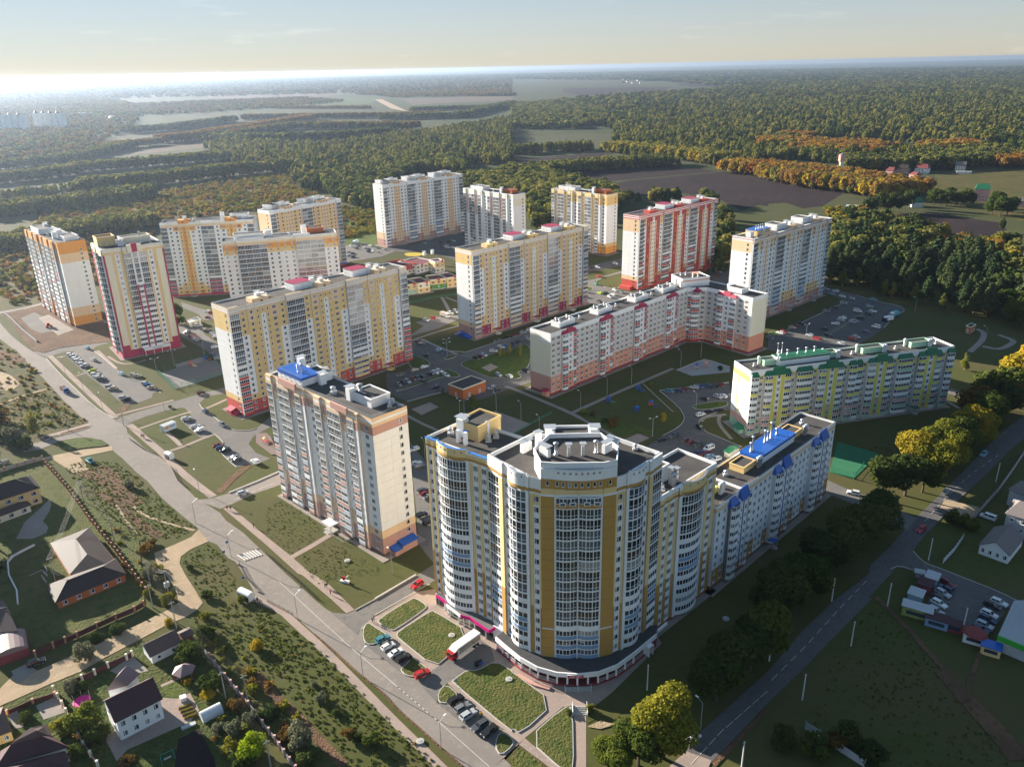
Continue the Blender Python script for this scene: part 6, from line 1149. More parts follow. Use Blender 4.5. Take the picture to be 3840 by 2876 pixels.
for p,k,h,w,lab in(((148.7,228.2),'bush_green',5.5,1,'green garden tree by the driveway in the sun patch'),((151.7,225.2),'bush',4.5,1,'yellowing bush beside the driveway fence'),((146.4,229.8),'bush_dark',4,1,'dark bush at the road side of the driveway'),((227.2,370.4),'birch',9,1.2,'lone young birch on the lawn past the lime block'),((60.58,136.72),'bush_dark',7,.9,'dark tree at the foot of the picture right of the road'),((65.92,134.60),'bush_green',6,1,'yellowish shaded tree at the bottom edge'),((75.93,138.62),'bush_dark',7,.9,'dark tree behind the shaded fence'),((77.55,132.98),'bush_dark',7,1,'dark tree at the bottom edge, right of the fence'),((71.59,137.07),'bush_bronze',5,1,'bronze bush by the shaded fence end'),
 ((-17.9,335.6),'birch',7.5,1.4,'slim tree by the brick substation in the shade'),((-33.7,354.7),'spruce',4.5,.8,'small spruce left of the brick substation'),((-6.2,404.9),'birch',6,1,'first young birch on the sunny island'),((-4.0,406.6),'birch',5,1,'second young birch on the sunny island'),((-0.9,408.3),'birch',7,1,'third and fullest birch on the sunny island'),((4.9,404.7),'birch',7.5,.8,'tall slim birch on the sunny island by the angled block'),((31.9,326.9),'bush',2.6,1,'small yellow bush at the path crossing'),((35.5,324.1),'bush_bronze',2.6,1,'bronze shrub at the path crossing'),((43.3,312.0),'bush_bronze',5.5,.8,'reddish tree behind the curved annexe'),((40.4,317.0),'bush_dark',3,1,'dark shrub by the reddish tree'),((65.9,314.4),'oak_yellow',5.5,.7,'bright yellow sapling by the yard lawn lamp'),((67.0,358.3),'bush',2.4,1,'tiny bush beside the play area path'),((106.7,377.3),'bush_dark',3,1,'dark shrub at the play court'),((-214.3,492.3),'oak',10,1,'round green tree right of the pink tower'),((-207.9,479.4),'bush_green',6,1,'bush at the foot of the round green tree'),((-366.9,585.8),'spruce',13,1.1,'lone yellow-green larch in the scrub, far left'),
 ((-211.3,319.6),'birch',11,1.2,'leafy birch by the side road, left edge'),((-214.7,309.3),'bush_grey',9,.8,'pale bare-branched birch clump at the left edge'),((-220.7,311.9),'bush_dark',9,.9,'dark tree mass at the left picture edge'),((-206.8,303.3),'bush_dark',7,1,'dark bush beside the pale birch clump'),((-233.5,331.9),'bush_bronze',8,.8,'brownish tree at the left picture edge'),((-161.5,344.4),'bush',1.6,1,'little yellow bush on the traffic island'),((-146.6,267.0),'bush_grey',4,.8,'pale shrub in the middle of the rough meadow'),((-122.0,223.3),'bush_bronze',3,1.6,'brown weeds by the track bend'),((-122.2,227.4),'bush_bronze',2.4,1.6,'dark weeds along the meadow edge'),((-103.6,195.8),'bush',4,1,'yellow bush under the transformer pole'),((-114.6,208.3),'bush_grey',5,.8,'grey-green willow by the fence corner'),((-114.2,212.6),'bush',3,1,'yellow bush beside the dirt track'),((-111.3,199.4),'bush',3,.9,'yellow-green shrub at the fence end'),((-103.3,212.8),'bush_dark',2,1.2,'dark weeds on the triangular lawn'),((-93.0,198.2),'bush_green',2.4,1.3,'weeds behind the bus shelter, left'),((-81.7,195.0),'bush',2.6,.8,'bush close behind the white bus shelter'),
 ((-116.6,172.3),'bush_grey',6,.8,'round tree over the dirt road'),((-113.4,182.6),'bush_dark',3.4,1.5,'dark hedge shrub along the brick fence'),((-118.0,179.9),'bush_dark',3,1.6,'second dark shrub along the brick fence'),((-88.35,171.42),'bush_green',7,1.1,'dense green fruit tree behind the garage'),((-86.56,178.80),'bush_green',5,1,'green tree by the garden fence corner'),((-78.49,159.97),'bush_green',5,1,'apple tree between pavilion and fence'),((-78.26,156.75),'bush_yellow',3.6,.9,'golden yellow shrub above the polytunnel'),((-69.78,153.00),'bush_bronze',4,1,'reddish bush by the garden fence'),((-85.41,161.83),'bush_yellow',1.6,1.2,'small yellow flower clump by the pavilion'),((-104.05,147.34),'bush',7,1.0,'large yellow-green tree left of the white house'),((-99.96,144.03),'bush_green',5.4,1,'green bush below the white house gable'),((-114.33,159.86),'bush_grey',5,.7,'blue-grey spruce behind the trampoline'),((-111.52,160.18),'bush_dark',3.4,.9,'small dark spruce behind the trampoline'),((-110.58,147.53),'bush',3.4,1.4,'yellow-green shrubs in the neighbouring plot'),((-102.83,139.34),'bush_green',3.4,1.4,'green shrubs beside the stone fence, bottom left'),((-68.17,145.22),'bush_grey',4.0,1,'silvery shrub in the garden corner'),((-71.92,145.68),'bush_grey',3,1,'small silvery shrub near the soil bed'),((-61.67,138.19),'bush_lime',6.4,1,'glowing lime-green tree at the bottom of the garden'),((-67.17,140.35),'bush',3.4,1,'yellowish bush left of the lime-green tree'),((-99.6,185.7),'bush_yellow',2.6,1,'yellow bush beside the dirt road corner'),((-63.01,135.61),'bush_green',4,1.2,'green shrub below the lime-green tree'),((-64.96,148.37),'bush_grey',4,.9,'pale green bush by the utility pole'),((-120.49,150.75),'bush_dark',2.6,1.4,'dark shrubs behind the corner house'),((-89.69,136.35),'bush_bronze',2.6,1.4,'rusty shrub at the bottom edge below the white house'),
 ((-51.32,140.57),'bush_grey',7,.8,'tall pale willow by the garden fence'),((-55.12,142.74),'bush_bronze',4,1,'brown bush between lime tree and willow'),((-48.98,135.22),'bush_dark',4.6,1.2,'dark bush at the bottom edge by the willow'),((-40.48,143.36),'bush_bronze',3.0,1,'rust-coloured shrub on the open slope'),((-34.27,140.43),'bush_green',3.4,1,'green shrub on the open slope'),((-38.37,142.26),'bush_dark',2.6,1,'dark shrub between the rust and green shrubs'),((-49.50,154.69),'bush_grey',3,.9,'pale sapling on the slope'),((-52.12,159.96),'bush_grey',1.8,.8,'tiny pale sapling on the slope'),((-71.17,174.51),'bush_yellow',3.4,1,'yellow tree on the slope by the sandy dump'),((-44.60,150.35),'bush_dark',1.8,1.4,'dark tuft on the slope'),((-60.48,149.34),'bush_dark',4,1.2,'shaded bush above the fence'),((17.11,149.62),'bush',2.2,1,'yellowish bush beside the stairs'),((12.23,148.65),'bush_dark',1.6,1,'dark weeds left of the stairs')):tree(k,p,h,lab,'bush' if k.startswith('bush')else 'tree',None,w)
# --- front of the pine wood in the east: single trees
rng=random.Random(11)
def poly_pts(poly,n,rng):
 P=[Vector(p)for p in poly];x0,x1=min(p.x for p in P),max(p.x for p in P);y0,y1=min(p.y for p in P),max(p.y for p in P);r=[]
 def ins(x,y):
  c=False;j=len(P)-1
  for i in range(len(P)):
   if(P[i].y>y)!=(P[j].y>y)and x<(P[j].x-P[i].x)*(y-P[i].y)/(P[j].y-P[i].y)+P[i].x:c=not c
   j=i
  return c
 g=0
 while len(r)<n and g<n*40:
  g+=1;x,y=rng.uniform(x0,x1),rng.uniform(y0,y1)
  if ins(x,y):r.append((x,y))
 return r
def area(poly):return abs(sum(poly[i][0]*poly[(i+1)%len(poly)][1]-poly[(i+1)%len(poly)][0]*poly[i][1]for i in range(len(poly))))/2
for p in poly_pts([(224.3,546.8),(237.9,535.9),(246.8,513.8),(258.9,490.3),(269.7,474.9),(281.1,462.8),(292.1,453.5),(340.3,520.6),(353.7,587.4),(301.5,570.4),(260.4,574.3),(248.8,597.7)],110,rng):tree('pine',p,rng.uniform(15,23),'tall dark pine in the wood behind the big car park','pine_tree','pines in the east wood',1.1,rng)
for p in[(241.8,535.6),(248.1,507.9),(252.0,504.7),(263.4,498.1),(273.7,494.5),(269.1,473.7),(285.9,493.5),(230.5,533.4),(228.7,549.7),(259.0,509.9)]:tree('birch',p,rng.uniform(8,15),'yellow-green birch at the sunny edge of the pine wood','birch_tree','birches at the wood edge',1.2,rng)
for p in[(296.1,447.4),(293.5,436.3),(293.6,427.6),(306.1,453.6),(300.8,461.2)]:tree('oak',p,rng.uniform(13,17),'broad grey-green tree at the right end of the pine wood','wood_tree','broad trees at the right end of the wood',1.2,rng)
for p in[(319.4,677.4),(326.3,681.5),(341.9,684.8),(344.1,660.2),(349.2,679.0),(347.8,646.0),(337.7,629.5),(358.7,644.9),(347.4,628.5),(354.5,627.7),(354.7,619.2),(363.0,614.2),(346.6,655.3),(368.2,630.6)]:tree(rng.choice(('oak_orange','oak_yellow','oak_orange')),p,rng.uniform(9,14),'orange-gold tree in the strip behind the pine wood','autumn_tree','orange trees behind the pines',1.0,rng)
for p in[(368.1,804.2),(379.0,813.0),(383.1,809.0),(393.9,814.5),(398.0,810.5),(408.2,819.7),(360.9,798.4),(419.0,832.6)]:tree('oak_dark',p,rng.uniform(18,23),'dark tall spruce-like tree in the grove by the small field','grove_tree','dark grove by the small field',.9,rng)
for p in[(453.3,850.2),(457.3,845.8),(462.4,841.4),(472.9,847.5),(476.0,839.5),(482.8,838.5),(463.0,864.4),(477.7,866.2)]:tree('oak',p,rng.uniform(14,19),'big olive tree in the clump left of the green-roofed villa','clump_tree','olive trees beside the villa',1.2,rng)
for p in[(480.4,789.4),(480.8,776.2),(490.7,781.4),(495.6,807.9),(502.2,793.2)]:tree('oak',p,rng.uniform(15,20),'big olive tree in the clump right of the green-roofed villa','clump_tree','olive trees right of the villa',1.2,rng)
for i,(p,k)in enumerate(zip([(147.6,250.6),(165.1,265.8),(179.1,283.7),(187.2,286.5),(201.5,303.5),(214.9,317.3),(225.8,332.4),(227.8,324.2),(241.8,345.5)],'maple maple_mixed maple maple_mixed maple oak_bronze oak_yellow oak oak_yellow'.split())):tree(k,p,rng.uniform(13,17),f'{("lowest", "second", "third", "fourth", "fifth", "sixth", "seventh", "eighth", "topmost")[i]} of the crowded trees filling the upper roadside row','roadside_tree','crowded upper roadside row',1.35,rng)
tree('oak_dark',(437.3,699.6),14,'single dark spruce on the field edge','spruce_tree',None,.6,rng)
# --- woods and tree belts too many to count: scattered instances
def gn_scatter(name,pts,scales,kinds,rots=None):
 """one 'stuff' object: tree meshes instanced on points"""
 me=bpy.data.meshes.new(name);me.vertices.add(len(pts));me.vertices.foreach_set('co',np.asarray([(p[0],p[1],0)for p in pts],dtype=np.float32).ravel())
 a=me.attributes.new('tree_scale','FLOAT_VECTOR','POINT');a.data.foreach_set('vector',np.asarray(scales,dtype=np.float32).ravel())
 a=me.attributes.new('tree_index','INT','POINT');a.data.foreach_set('value',np.asarray([rng.randrange(len(kinds)*4)for _ in pts],dtype=np.int32))
 a=me.attributes.new('tree_turn','FLOAT_VECTOR','POINT');a.data.foreach_set('vector',np.asarray([(0,0,rng.uniform(0,6.28))for _ in pts],dtype=np.float32).ravel())
 o=link(name,me,kind='stuff');ng=bpy.data.node_groups.new(name,'GeometryNodeTree');ng.interface.new_socket('Geometry',in_out='INPUT',socket_type='NodeSocketGeometry');ng.interface.new_socket('Geometry',in_out='OUTPUT',socket_type='NodeSocketGeometry')
 N=ng.nodes;L=ng.links;gi=N.new('NodeGroupInput');go=N.new('NodeGroupOutput');mp=N.new('GeometryNodeMeshToPoints');L.new(gi.outputs[0],mp.inputs[0])
 jn=N.new('GeometryNodeJoinGeometry')
 for k in kinds:
  oi=N.new('GeometryNodeObjectInfo');oi.inputs['Object'].default_value=FOREST[k];oi.inputs['As Instance'].default_value=True;L.new(oi.outputs['Geometry'],jn.inputs[0])
 ip=N.new('GeometryNodeInstanceOnPoints');L.new(mp.outputs[0],ip.inputs['Points']);L.new(jn.outputs[0],ip.inputs['Instance']);ip.inputs['Pick Instance'].default_value=True
 def attr(nm,ty):
  q=N.new('GeometryNodeInputNamedAttribute');q.data_type=ty;q.inputs['Name'].default_value=nm;return[s for s in q.outputs if s.enabled][0]
 L.new(attr('tree_index','INT'),ip.inputs['Instance Index']);L.new(attr('tree_turn','FLOAT_VECTOR'),ip.inputs['Rotation']);L.new(attr('tree_scale','FLOAT_VECTOR'),ip.inputs['Scale'])
 L.new(ip.outputs[0],go.inputs[0]);md=o.modifiers.new('scatter','NODES');md.node_group=ng;return o
FOREST={}
def forest_kind(key,kind,m,bark,n,leaf):
 r2=random.Random(key);v,nq,lobes=crown_mesh(kind,r2,n,leaf);tb=MB();tb.tube((0,0,0),(0,0,5),.2,.1,4)
 tv=np.array([tb.v[i]for f in tb.f if len(f)==4 for i in f][:16*1])if False else None
 tq=[f for f in tb.f if len(f)==4];tvv=np.array([tb.v[i]for f in tq for i in f]);vv=np.concatenate([v,tvv]);mi=np.concatenate([np.zeros(nq,np.int32),np.ones(len(tq),np.int32)])
 FOREST[key]=bpy.data.objects.new('forest_'+kind,np_mesh('forest_'+kind,vv,nq+len(tq),[m,bark],mi))
forest_kind('g','broad',LF,BARK,420,.62);forest_kind('g2','poplar',LF,BARK,380,.55);forest_kind('d','broad',LD,BARK,400,.62);forest_kind('b','broad',LFB,BARK,400,.62);forest_kind('o','broad',LO,BARK,380,.62);forest_kind('y','birch',LBI,BARK,320,.5);forest_kind('yo','broad',LY,BARK,340,.62);forest_kind('p','pine',LP,PINEBARK,420,.5);forest_kind('s','bush',LFB,BARK,160,1.0);forest_kind('sg','bush',LYG,BARK,160,1.0)
forest_kind('t','bush',LTUFT,BARK,46,1.5)
def wood(name,poly,dens,kinds,h=(11,17),w=1.2,cap=9000):
 n=int(min(cap,area(poly)*dens));pts=poly_pts(poly,n,rng);sc=[]
 for p in pts:hh=rng.uniform(*h)/10;sc.append((hh*w,hh*w,hh))
 return gn_scatter(name,pts,sc,kinds)
def belt(name,line,width,step,kinds,h=(14,18),w=1.1):
 pts=[];sc=[];line=[Vector(p)for p in line]
 for p,q in zip(line,line[1:]):
  L_=(q-p).length;n=max(1,int(L_/step*max(1,width/7)));d=(q-p)/max(L_,.1);nn=Vector((-d.y,d.x))
  for k in range(n):c=p+(q-p)*rng.random()+nn*rng.uniform(-width/2,width/2);pts.append((c.x,c.y));hh=rng.uniform(*h)/10;sc.append((hh*w,hh*w,hh))
 return gn_scatter(name,pts,sc,kinds)
# shelter belts on the left
belt('tree_belt',[(-884,1389),(-870,1406),(-811,1523),(-820,1659),(-820,1796)],40,5,['g','g','g2','d']);belt('tree_belt',[(-855,1743),(-820,1796),(-776,1852)],34,5,['b','b','g']);belt('tree_belt',[(-1024,2240),(-938,2331),(-886,2695)],40,5,['d','g','d'],(17,21));belt('tree_belt',[(-786,1889),(-746,1951),(-693,2207),(-625,2696)],40,5,['b','b','b','d'],(18,22));belt('tree_belt',[(-686,1905),(-545,1839),(-408,1851),(-272,1953)],44,5,['d','g','d'],(18,23));belt('tree_belt',[(-661,1993),(-594,2277),(-426,2225),(-233,2165)],40,5,['b','d','g','d'],(17,22))
belt('tree_belt',[(-773,1206),(-713,1261),(-694,1354),(-615,1404),(-542,1468),(-502,1498)],36,4.5,['g','g2','g'],(15,19));belt('tree_belt',[(-598.3,910.8),(-583.3,921.0),(-515.1,976.6),(-459.5,1046.0)],46,4,['y','g2','g'],(13,18));belt('tree_belt',[(-485.5,727.0),(-452.2,743.8),(-426.0,796.5),(-374.6,840.5)],40,4,['g','g','y'],(12,16));belt('tree_belt',[(-582,1106),(-495,1165),(-434,1239),(-347,1302)],30,4,['g','g2','g'],(17,21));belt('tree_belt',[(-651,1036),(-580,1101),(-493,1160)],24,4,['y','y','g2'],(12,16))
belt('tree_belt',[(-877,2788),(-598,2747),(-411,2715),(-213,2690)],34,5,['b','d','d'],(16,20));belt('tree_belt',[(-396,2612),(-149,2616),(26,3454)],40,5,['d','d','g'],(16,21));belt('tree_belt',[(-1731,4073),(-1528,4326),(-1322,4562),(-1116,4702)],60,6,['b','g','d']);belt('tree_belt',[(-2234,6259),(-1788,6319),(-1477,6555)],70,7,['d']);belt('tree_belt',[(-986,3633),(-554,3431)],60,9,['y','g','b'],(8,14));belt('tree_belt',[(-359,3127),(24,3162)],50,6,['d','g']);belt('tree_belt',[(-932,5452),(35,4579)],90,9,['g','d','b']);belt('tree_belt',[(-2614,4392),(-2180,4494),(-1738,3983)],80,9,['b','d','g']);belt('tree_belt',[(-3722,8091),(-3236,8957),(-2883,10036),(-1631,8747),(47,9648)],160,11,['d','g']);belt('tree_belt',[(-4921,8249),(-4448,8647),(-4247,9355)],160,11,['d','g'])
wood('mixed_wood',[(-644,1754),(-614,1845),(-450,1708),(-349,1684),(-257,1884),(-117,2129),(18,2462),(8,1289),(-113,1380),(-165.1,1179.0),(-214.2,1049.0),(-270.4,1057.7),(-345,1280),(-507,1460)],.011,['g','d','g2','y','g2','y'],(10,21),1.0);wood('mixed_wood',[(-260.1,1121.7),(-234,1229),(-193.9,1148.8),(-149.0,897.1),(-195.9,952.4)],.016,['d','g','d'],(15,20));wood('mixed_wood',[(-69.9,1099.6),(-23.6,1154.3),(17,1216),(93.6,1063.6),(130.9,976.2),(125.4,875.1),(75.2,797.7),(22.7,755.6),(22.8,921.4),(-55.8,1004.7)],.018,['g','y','g','d'],(13,18));wood('mixed_wood',[(-255,1341),(-185,1395),(-74,1372),(-57.9,1186.3),(-137,1228),(-166.8,1021.6)],.014,['d','g','y'],(14,19))
wood('scrub',[(-460.7,686.6),(-455.5,765.6),(-352.9,788.0),(-300.5,670.4),(-316.5,541.8),(-353.7,533.2)],.02,['s','sg','s'],(2.5,5),1.2);wood('scrub',[(-229.9,957.2),(-146.4,896.7),(-125.6,773.1),(-153.9,731.9),(-188.5,792.5)],.035,['s','sg','sg'],(2,4.5),1.2);wood('scrub',[(-546.1,950.7),(-464.2,1087.7),(-331,1281),(-265.4,1146.2),(-224.2,956.4),(-375.2,854.0),(-478.5,790.8)],.022,['s','s','sg','yo','sg'],(3,6),1.2);wood('weeds',[(-304.0,449.2),(-286.5,435.5),(-266.6,412.0),(-246.5,389.6),(-229.8,370.2),(-216.5,354.6),(-200.6,337.2),(-193.7,329.7),(-209.6,318.3),(-232.3,319.5),(-313.2,453.0)],.030,['s','sg'],(.8,2.0),1.2);wood('weeds',[(-148.8,242.3),(-133.7,223.7),(-122.5,210.4),(-112.7,201.2),(-112.7,207.0),(-124.4,223.4),(-139.1,238.9)],.06,['s','sg','sg'],(.8,1.8),1.2)
wood('weeds',[(-62.94,147.22),(-78.95,167.57),(-90.6,182.8),(-93.5,185.4),(-91.3,189.5),(-74.13,171.85),(-68.12,162.95)],.06,['sg','s','sg'],(.8,2.6),1.3);wood('weeds',[(-68.87,165.51),(-56.50,152.59),(-41.84,136.32),(-46.87,135.16),(-64.07,149.07)],.05,['sg','s'],(.6,2.0),1.3);wood('weeds',[(-76.5,191.6),(-65.82,184.48),(-47.78,166.56),(-33.48,151.90),(-20.74,137.03),(-38.94,134.94),(-57.99,158.52),(-70.68,171.74)],.035,['sg','sg','s'],(.25,.6),1.6);wood('weeds',[(-167.5,277.2),(-150.4,273.6),(-119.2,239.5),(-119.7,230.8),(-131.0,234.1),(-154.5,263.0)],.035,['sg','s'],(.25,.7),1.6);wood('garden_growth',[(-98.90,144.70),(-116.35,160.33),(-119.9,162.5),(-104.41,141.40),(-96.12,136.53),(-92.91,136.44)],.06,['sg','sg','s'],(.6,2.0),1.2);wood('garden_growth',[(-77.51,146.56),(-74.07,151.23),(-70.15,158.90),(-64.07,149.07),(-60.12,135.53),(-67.00,135.72)],.06,['sg','sg','s'],(.6,2.2),1.2)
for P,dn,hh in(([(-77.1,193.8),(-65.82,184.48),(-53.65,173.92),(-40.29,158.37),(-29.89,146.24),(-16.71,132.43),(-35.98,132.96),(-44.46,141.40),(-57.38,156.11),(-70.68,171.74)],.9,(.3,.8)),([(-180.5,284.7),(-177.4,291.6),(-161.9,288.8),(-146.2,274.4),(-118.5,244.1),(-110.8,237.7),(-115.7,230.6),(-125.1,229.6),(-137.0,234.4),(-152.6,251.9)],.9,(.3,.8)),([(-109.1,219.4),(-103.0,228.0),(-93.2,216.8),(-85.3,203.6),(-88.9,197.5),(-94.6,198.8),(-103.2,209.7)],.8,(.25,.7)),([(-94.5,188.0),(-78.8,199.4),(-58.36,171.34),(-66.91,158.80),(-81.69,175.79)],.6,(.3,.9)),([(-251.3,360.2),(-233.6,369.6),(-216.2,349.6),(-194.3,329.8),(-211.2,318.4),(-225.9,312.2)],.5,(.4,1.0)),([(-89.5,249.6),(-82.7,259.7),(-65.5,232.3),(-73.4,219.7),(-84.7,232.2)],.7,(.2,.5)),([(-71.0,216.7),(-64.7,226.5),(-57.9,223.7),(-45.2,212.9),(-39.6,208.8),(-61.1,203.6)],.7,(.2,.5)),([(-15.42,161.28),(-6.23,166.96),(-1.70,163.36),(-1.87,143.99),(-16.24,160.06)],.5,(.2,.4)),([(-1.71,162.52),(8.23,152.55),(0.04,143.23),(-1.86,145.06)],.5,(.2,.4)),([(1.92,141.79),(10.68,150.57),(12.94,150.50),(11.81,132.90),(10.00,132.95)],.6,(.2,.45)),([(-33.19,179.40),(-25.27,188.46),(-13.80,179.22),(-19.49,172.79),(-22.12,166.60)],.5,(.2,.4)),([(116.2,252.9),(165.2,310.2),(188.4,316.2),(186.7,299.7),(146.0,278.3),(125.8,262.1)],.25,(.3,.7)),([(79.55,162.45),(103.9,188.9),(108.25,165.86),(109.77,151.75),(111.30,130.77),(62.95,132.12)],.25,(.3,.8))):wood('grass_tufts',P,dn,['t'],(hh[0]*.6,hh[1]*.62),1.6,7000)
wood('far_wood',[(-2203,3590),(-1600,3052),(-1277,2489),(-888,1813),(-883,1577),(-935,1473)],.0045,['g','b','d','g'],(9,15),1.3)
for p in[(-203.5,269.7),(-193.5,250.5),(-180.0,231.8),(-174.3,218.1),(-163.2,204.2)]:tree('maple_dark',p,15,'tall dark tree just outside the left picture edge','tree','trees left of the village',1.3)
# east and north woods
wood('pine_wood',[(237.2,576.5),(296.4,721.5),(339.9,738.8),(365.7,702.6),(339.4,629.3),(361.8,602.2),(358.4,551.1),(352.3,519.6),(303.2,440.0),(302.2,468.5),(357.7,594.7),(304.9,577.3),(263.3,581.3),(250.3,601.5)],.016,['p','d','p','g'],(13,20));wood('autumn_wood',[(315.9,778.1),(366.4,811.3),(349.7,761.4),(375.7,723.2),(384.1,651.2),(430.9,655.4),(371.0,550.0),(363.9,606.0),(341.5,633.4),(313.7,678.0),(292.4,711.1)],.014,['g','b','yo','g','d','y'],(8,14));wood('scrub',[(333.5,836.9),(369.8,824.8),(350.4,773.7),(307.0,754.6)],.02,['s','sg','sg'],(3,7),1);wood('mixed_wood',[(129.7,906.2),(173.9,933.6),(213.4,894.3),(216.7,805.8),(200.0,692.4),(158.4,564.1),(150.2,564.9),(230.9,891.8)],.016,['d','g','p'],(12,18));wood('mixed_wood',[(131.9,922.5),(44.7,753.0),(75.2,797.7)],.016,['g','d'],(12,16))
belt('autumn_belt',[(317,1172),(370.9,1109.8),(419.7,1031.5),(450.4,936.7),(458.6,908.7)],46,3.5,['yo','b','o','yo','b'],(15,20));belt('autumn_belt',[(353.1,1097.4),(368.0,1026.2),(384.9,992.2),(407.3,959.3),(422.0,929.3),(433.4,901.4)],40,3,['yo','b','yo','g'],(15,20));belt('tree_belt',[(6.6,1149.0),(76,1203),(148,1238),(256,1266)],46,4,['g','y','d','g2'],(14,18));belt('tree_belt',[(9,1475),(86,1512),(156,1526)],30,5,['g2','y'],(15,19));belt('tree_belt',[(193,1509),(249,1414),(309,1328),(336,1256)],60,3.5,['y','yo','g'],(15,19));belt('autumn_belt',[(455,1491),(510,1478),(564,1402),(621,1370),(558,1310),(502,1396)],70,3.5,['o','o','b','yo'],(16,21));belt('autumn_belt',[(541,1641),(595,1600)],50,4,['o','b'],(15,19));belt('autumn_belt',[(689,1335),(741,1362),(784,1371)],60,4,['o','yo','b'],(15,20));belt('autumn_belt',[(689,1157),(720,1165),(745,1146)],60,4,['o','yo','b'],(13,18));belt('tree_belt',[(488,1181),(565,1153),(663,1176),(733,1239)],70,4,['g','d','p','g'],(15,20))
wood('mixed_wood',[(261,2012),(429,2121),(501,1937),(510,1676),(586,1460),(647,1326),(772,1335),(894,1386),(745,1146),(704,1213),(593,1175),(484,1197),(467,1295),(321,1185),(302,1295),(202,1552)],.010,['g','d','g2','y','p','g2','y'],(9,21),1.05);wood('far_wood',[(216,2389),(484,2788),(936,3298),(1380,3272),(1880,2971),(894,1386),(769,1416),(677,1579),(528,1672),(421,2081),(252,1940)],.0040,['g','d','g2','p','g2','y','y'],(9,23),1.3,12000);wood('far_wood',[(232,3692),(739,4279),(1374,4866),(2311,5512),(3387,5394),(1880,2971),(1380,3272),(936,3298),(321,2714)],.0014,['g','d','d','g2','y'],(11,24),1.8,9000);wood('far_wood',[(25,3351),(280,3665),(352,2846),(185,2035),(14,2088)],.0035,['g','d','g'],(14,19),1.4);belt('tree_belt',[(401,2549),(517,2565)],60,4,['d'],(18,22));belt('tree_belt',[(258,2544),(458,2301)],50,5,['d','d'],(17,21));belt('tree_belt',[(98,2807),(329,2782)],50,5,['g','d']);belt('tree_belt',[(1292,7630),(1827,8258),(2553,7073)],160,10,['d'],(18,24));belt('tree_belt',[(958,4309),(1228,4302)],70,6,['d'],(17,22));belt('tree_belt',[(1182,3519),(1388,3524)],70,6,['d'],(17,22));belt('tree_belt',[(1723,3749),(2095,3639)],100,7,['d','p'],(17,22));belt('tree_belt',[(1429,2921),(1644,2901)],60,6,['d'],(17,22));belt('tree_belt',[(201,2153),(322,2202),(512,2051)],40,5,['y','g2'],(16,20))
wood('far_wood',[(-4051,6779),(-3502,6794),(-3005,6366),(-1683,3958),(-1100,2434),(-899,1815),(-1285,2492),(-1610,3055),(-2086,3459)],.0022,['g','b','d','g'],(9,14),1.4);wood('far_wood',[(-1015,5753),(48,6043),(35,4579),(-617,4640)],.0014,['g','d','b'],(10,14),1.6)
wood('far_wood',[(-5744,9640),(-6137,13385),(-2265,9400),(85,10483),(48,6043),(-1015,5753),(-2015,5726),(-2838,5805),(-3442,5751)],.0009,['g','d','d','b'],(13,18),2.2,6000);wood('far_wood',[(-2647,4408),(-2097,4272),(-1680,4763),(-1216,5013),(-804,4272),(-986,3633),(-1330,3241),(-1893,3643)],.002,['g','d','b','y'],(10,15),1.5,6000);wood('far_wood',[(-10807,18191),(-6769,21047),(149,18065),(85,10483),(-2265,9400),(-6137,13385),(-5744,9640)],.00022,['g','d','d'],(16,22),3.0,9000);wood('far_wood',[(149,18065),(4300,15321),(7023,11241),(3387,5394),(2311,5512),(1374,4866),(1345,7815),(85,10483)],.00020,['g','d','d'],(16,22),3.0,9000)
# ================================================================ vehicles
PAINTC={'white':(.72,.72,.71),'silver':(.40,.42,.44),'grey':(.17,.18,.19),'dark grey':(.07,.075,.08),'black':(.015,.016,.018),'red':(.42,.02,.02),'dark red':(.16,.015,.02),'blue':(.03,.10,.28),'dark blue':(.02,.035,.09),'beige':(.42,.36,.27),'green':(.05,.22,.10),'lime':(.40,.50,.05),'teal':(.05,.20,.24),'light blue':(.25,.40,.50),'brown':(.12,.07,.05),'purple':(.10,.03,.08)}
CP={k:mat('car_paint_'+k.replace(' ','_'),v,.25,spec=.6)for k,v in PAINTC.items()}
CGLASS=mat('car_glass',(.012,.014,.018),.05,spec=.7);TYRE=mat('tyre_rubber',(.015,.015,.016),.8);RIM=mat('alloy_rim',(.35,.36,.37),.4,metal=.6);LAMP=mat('headlight_glass',(.7,.72,.74),.1);TAIL=mat('tail_light',(.35,.01,.01),.2)
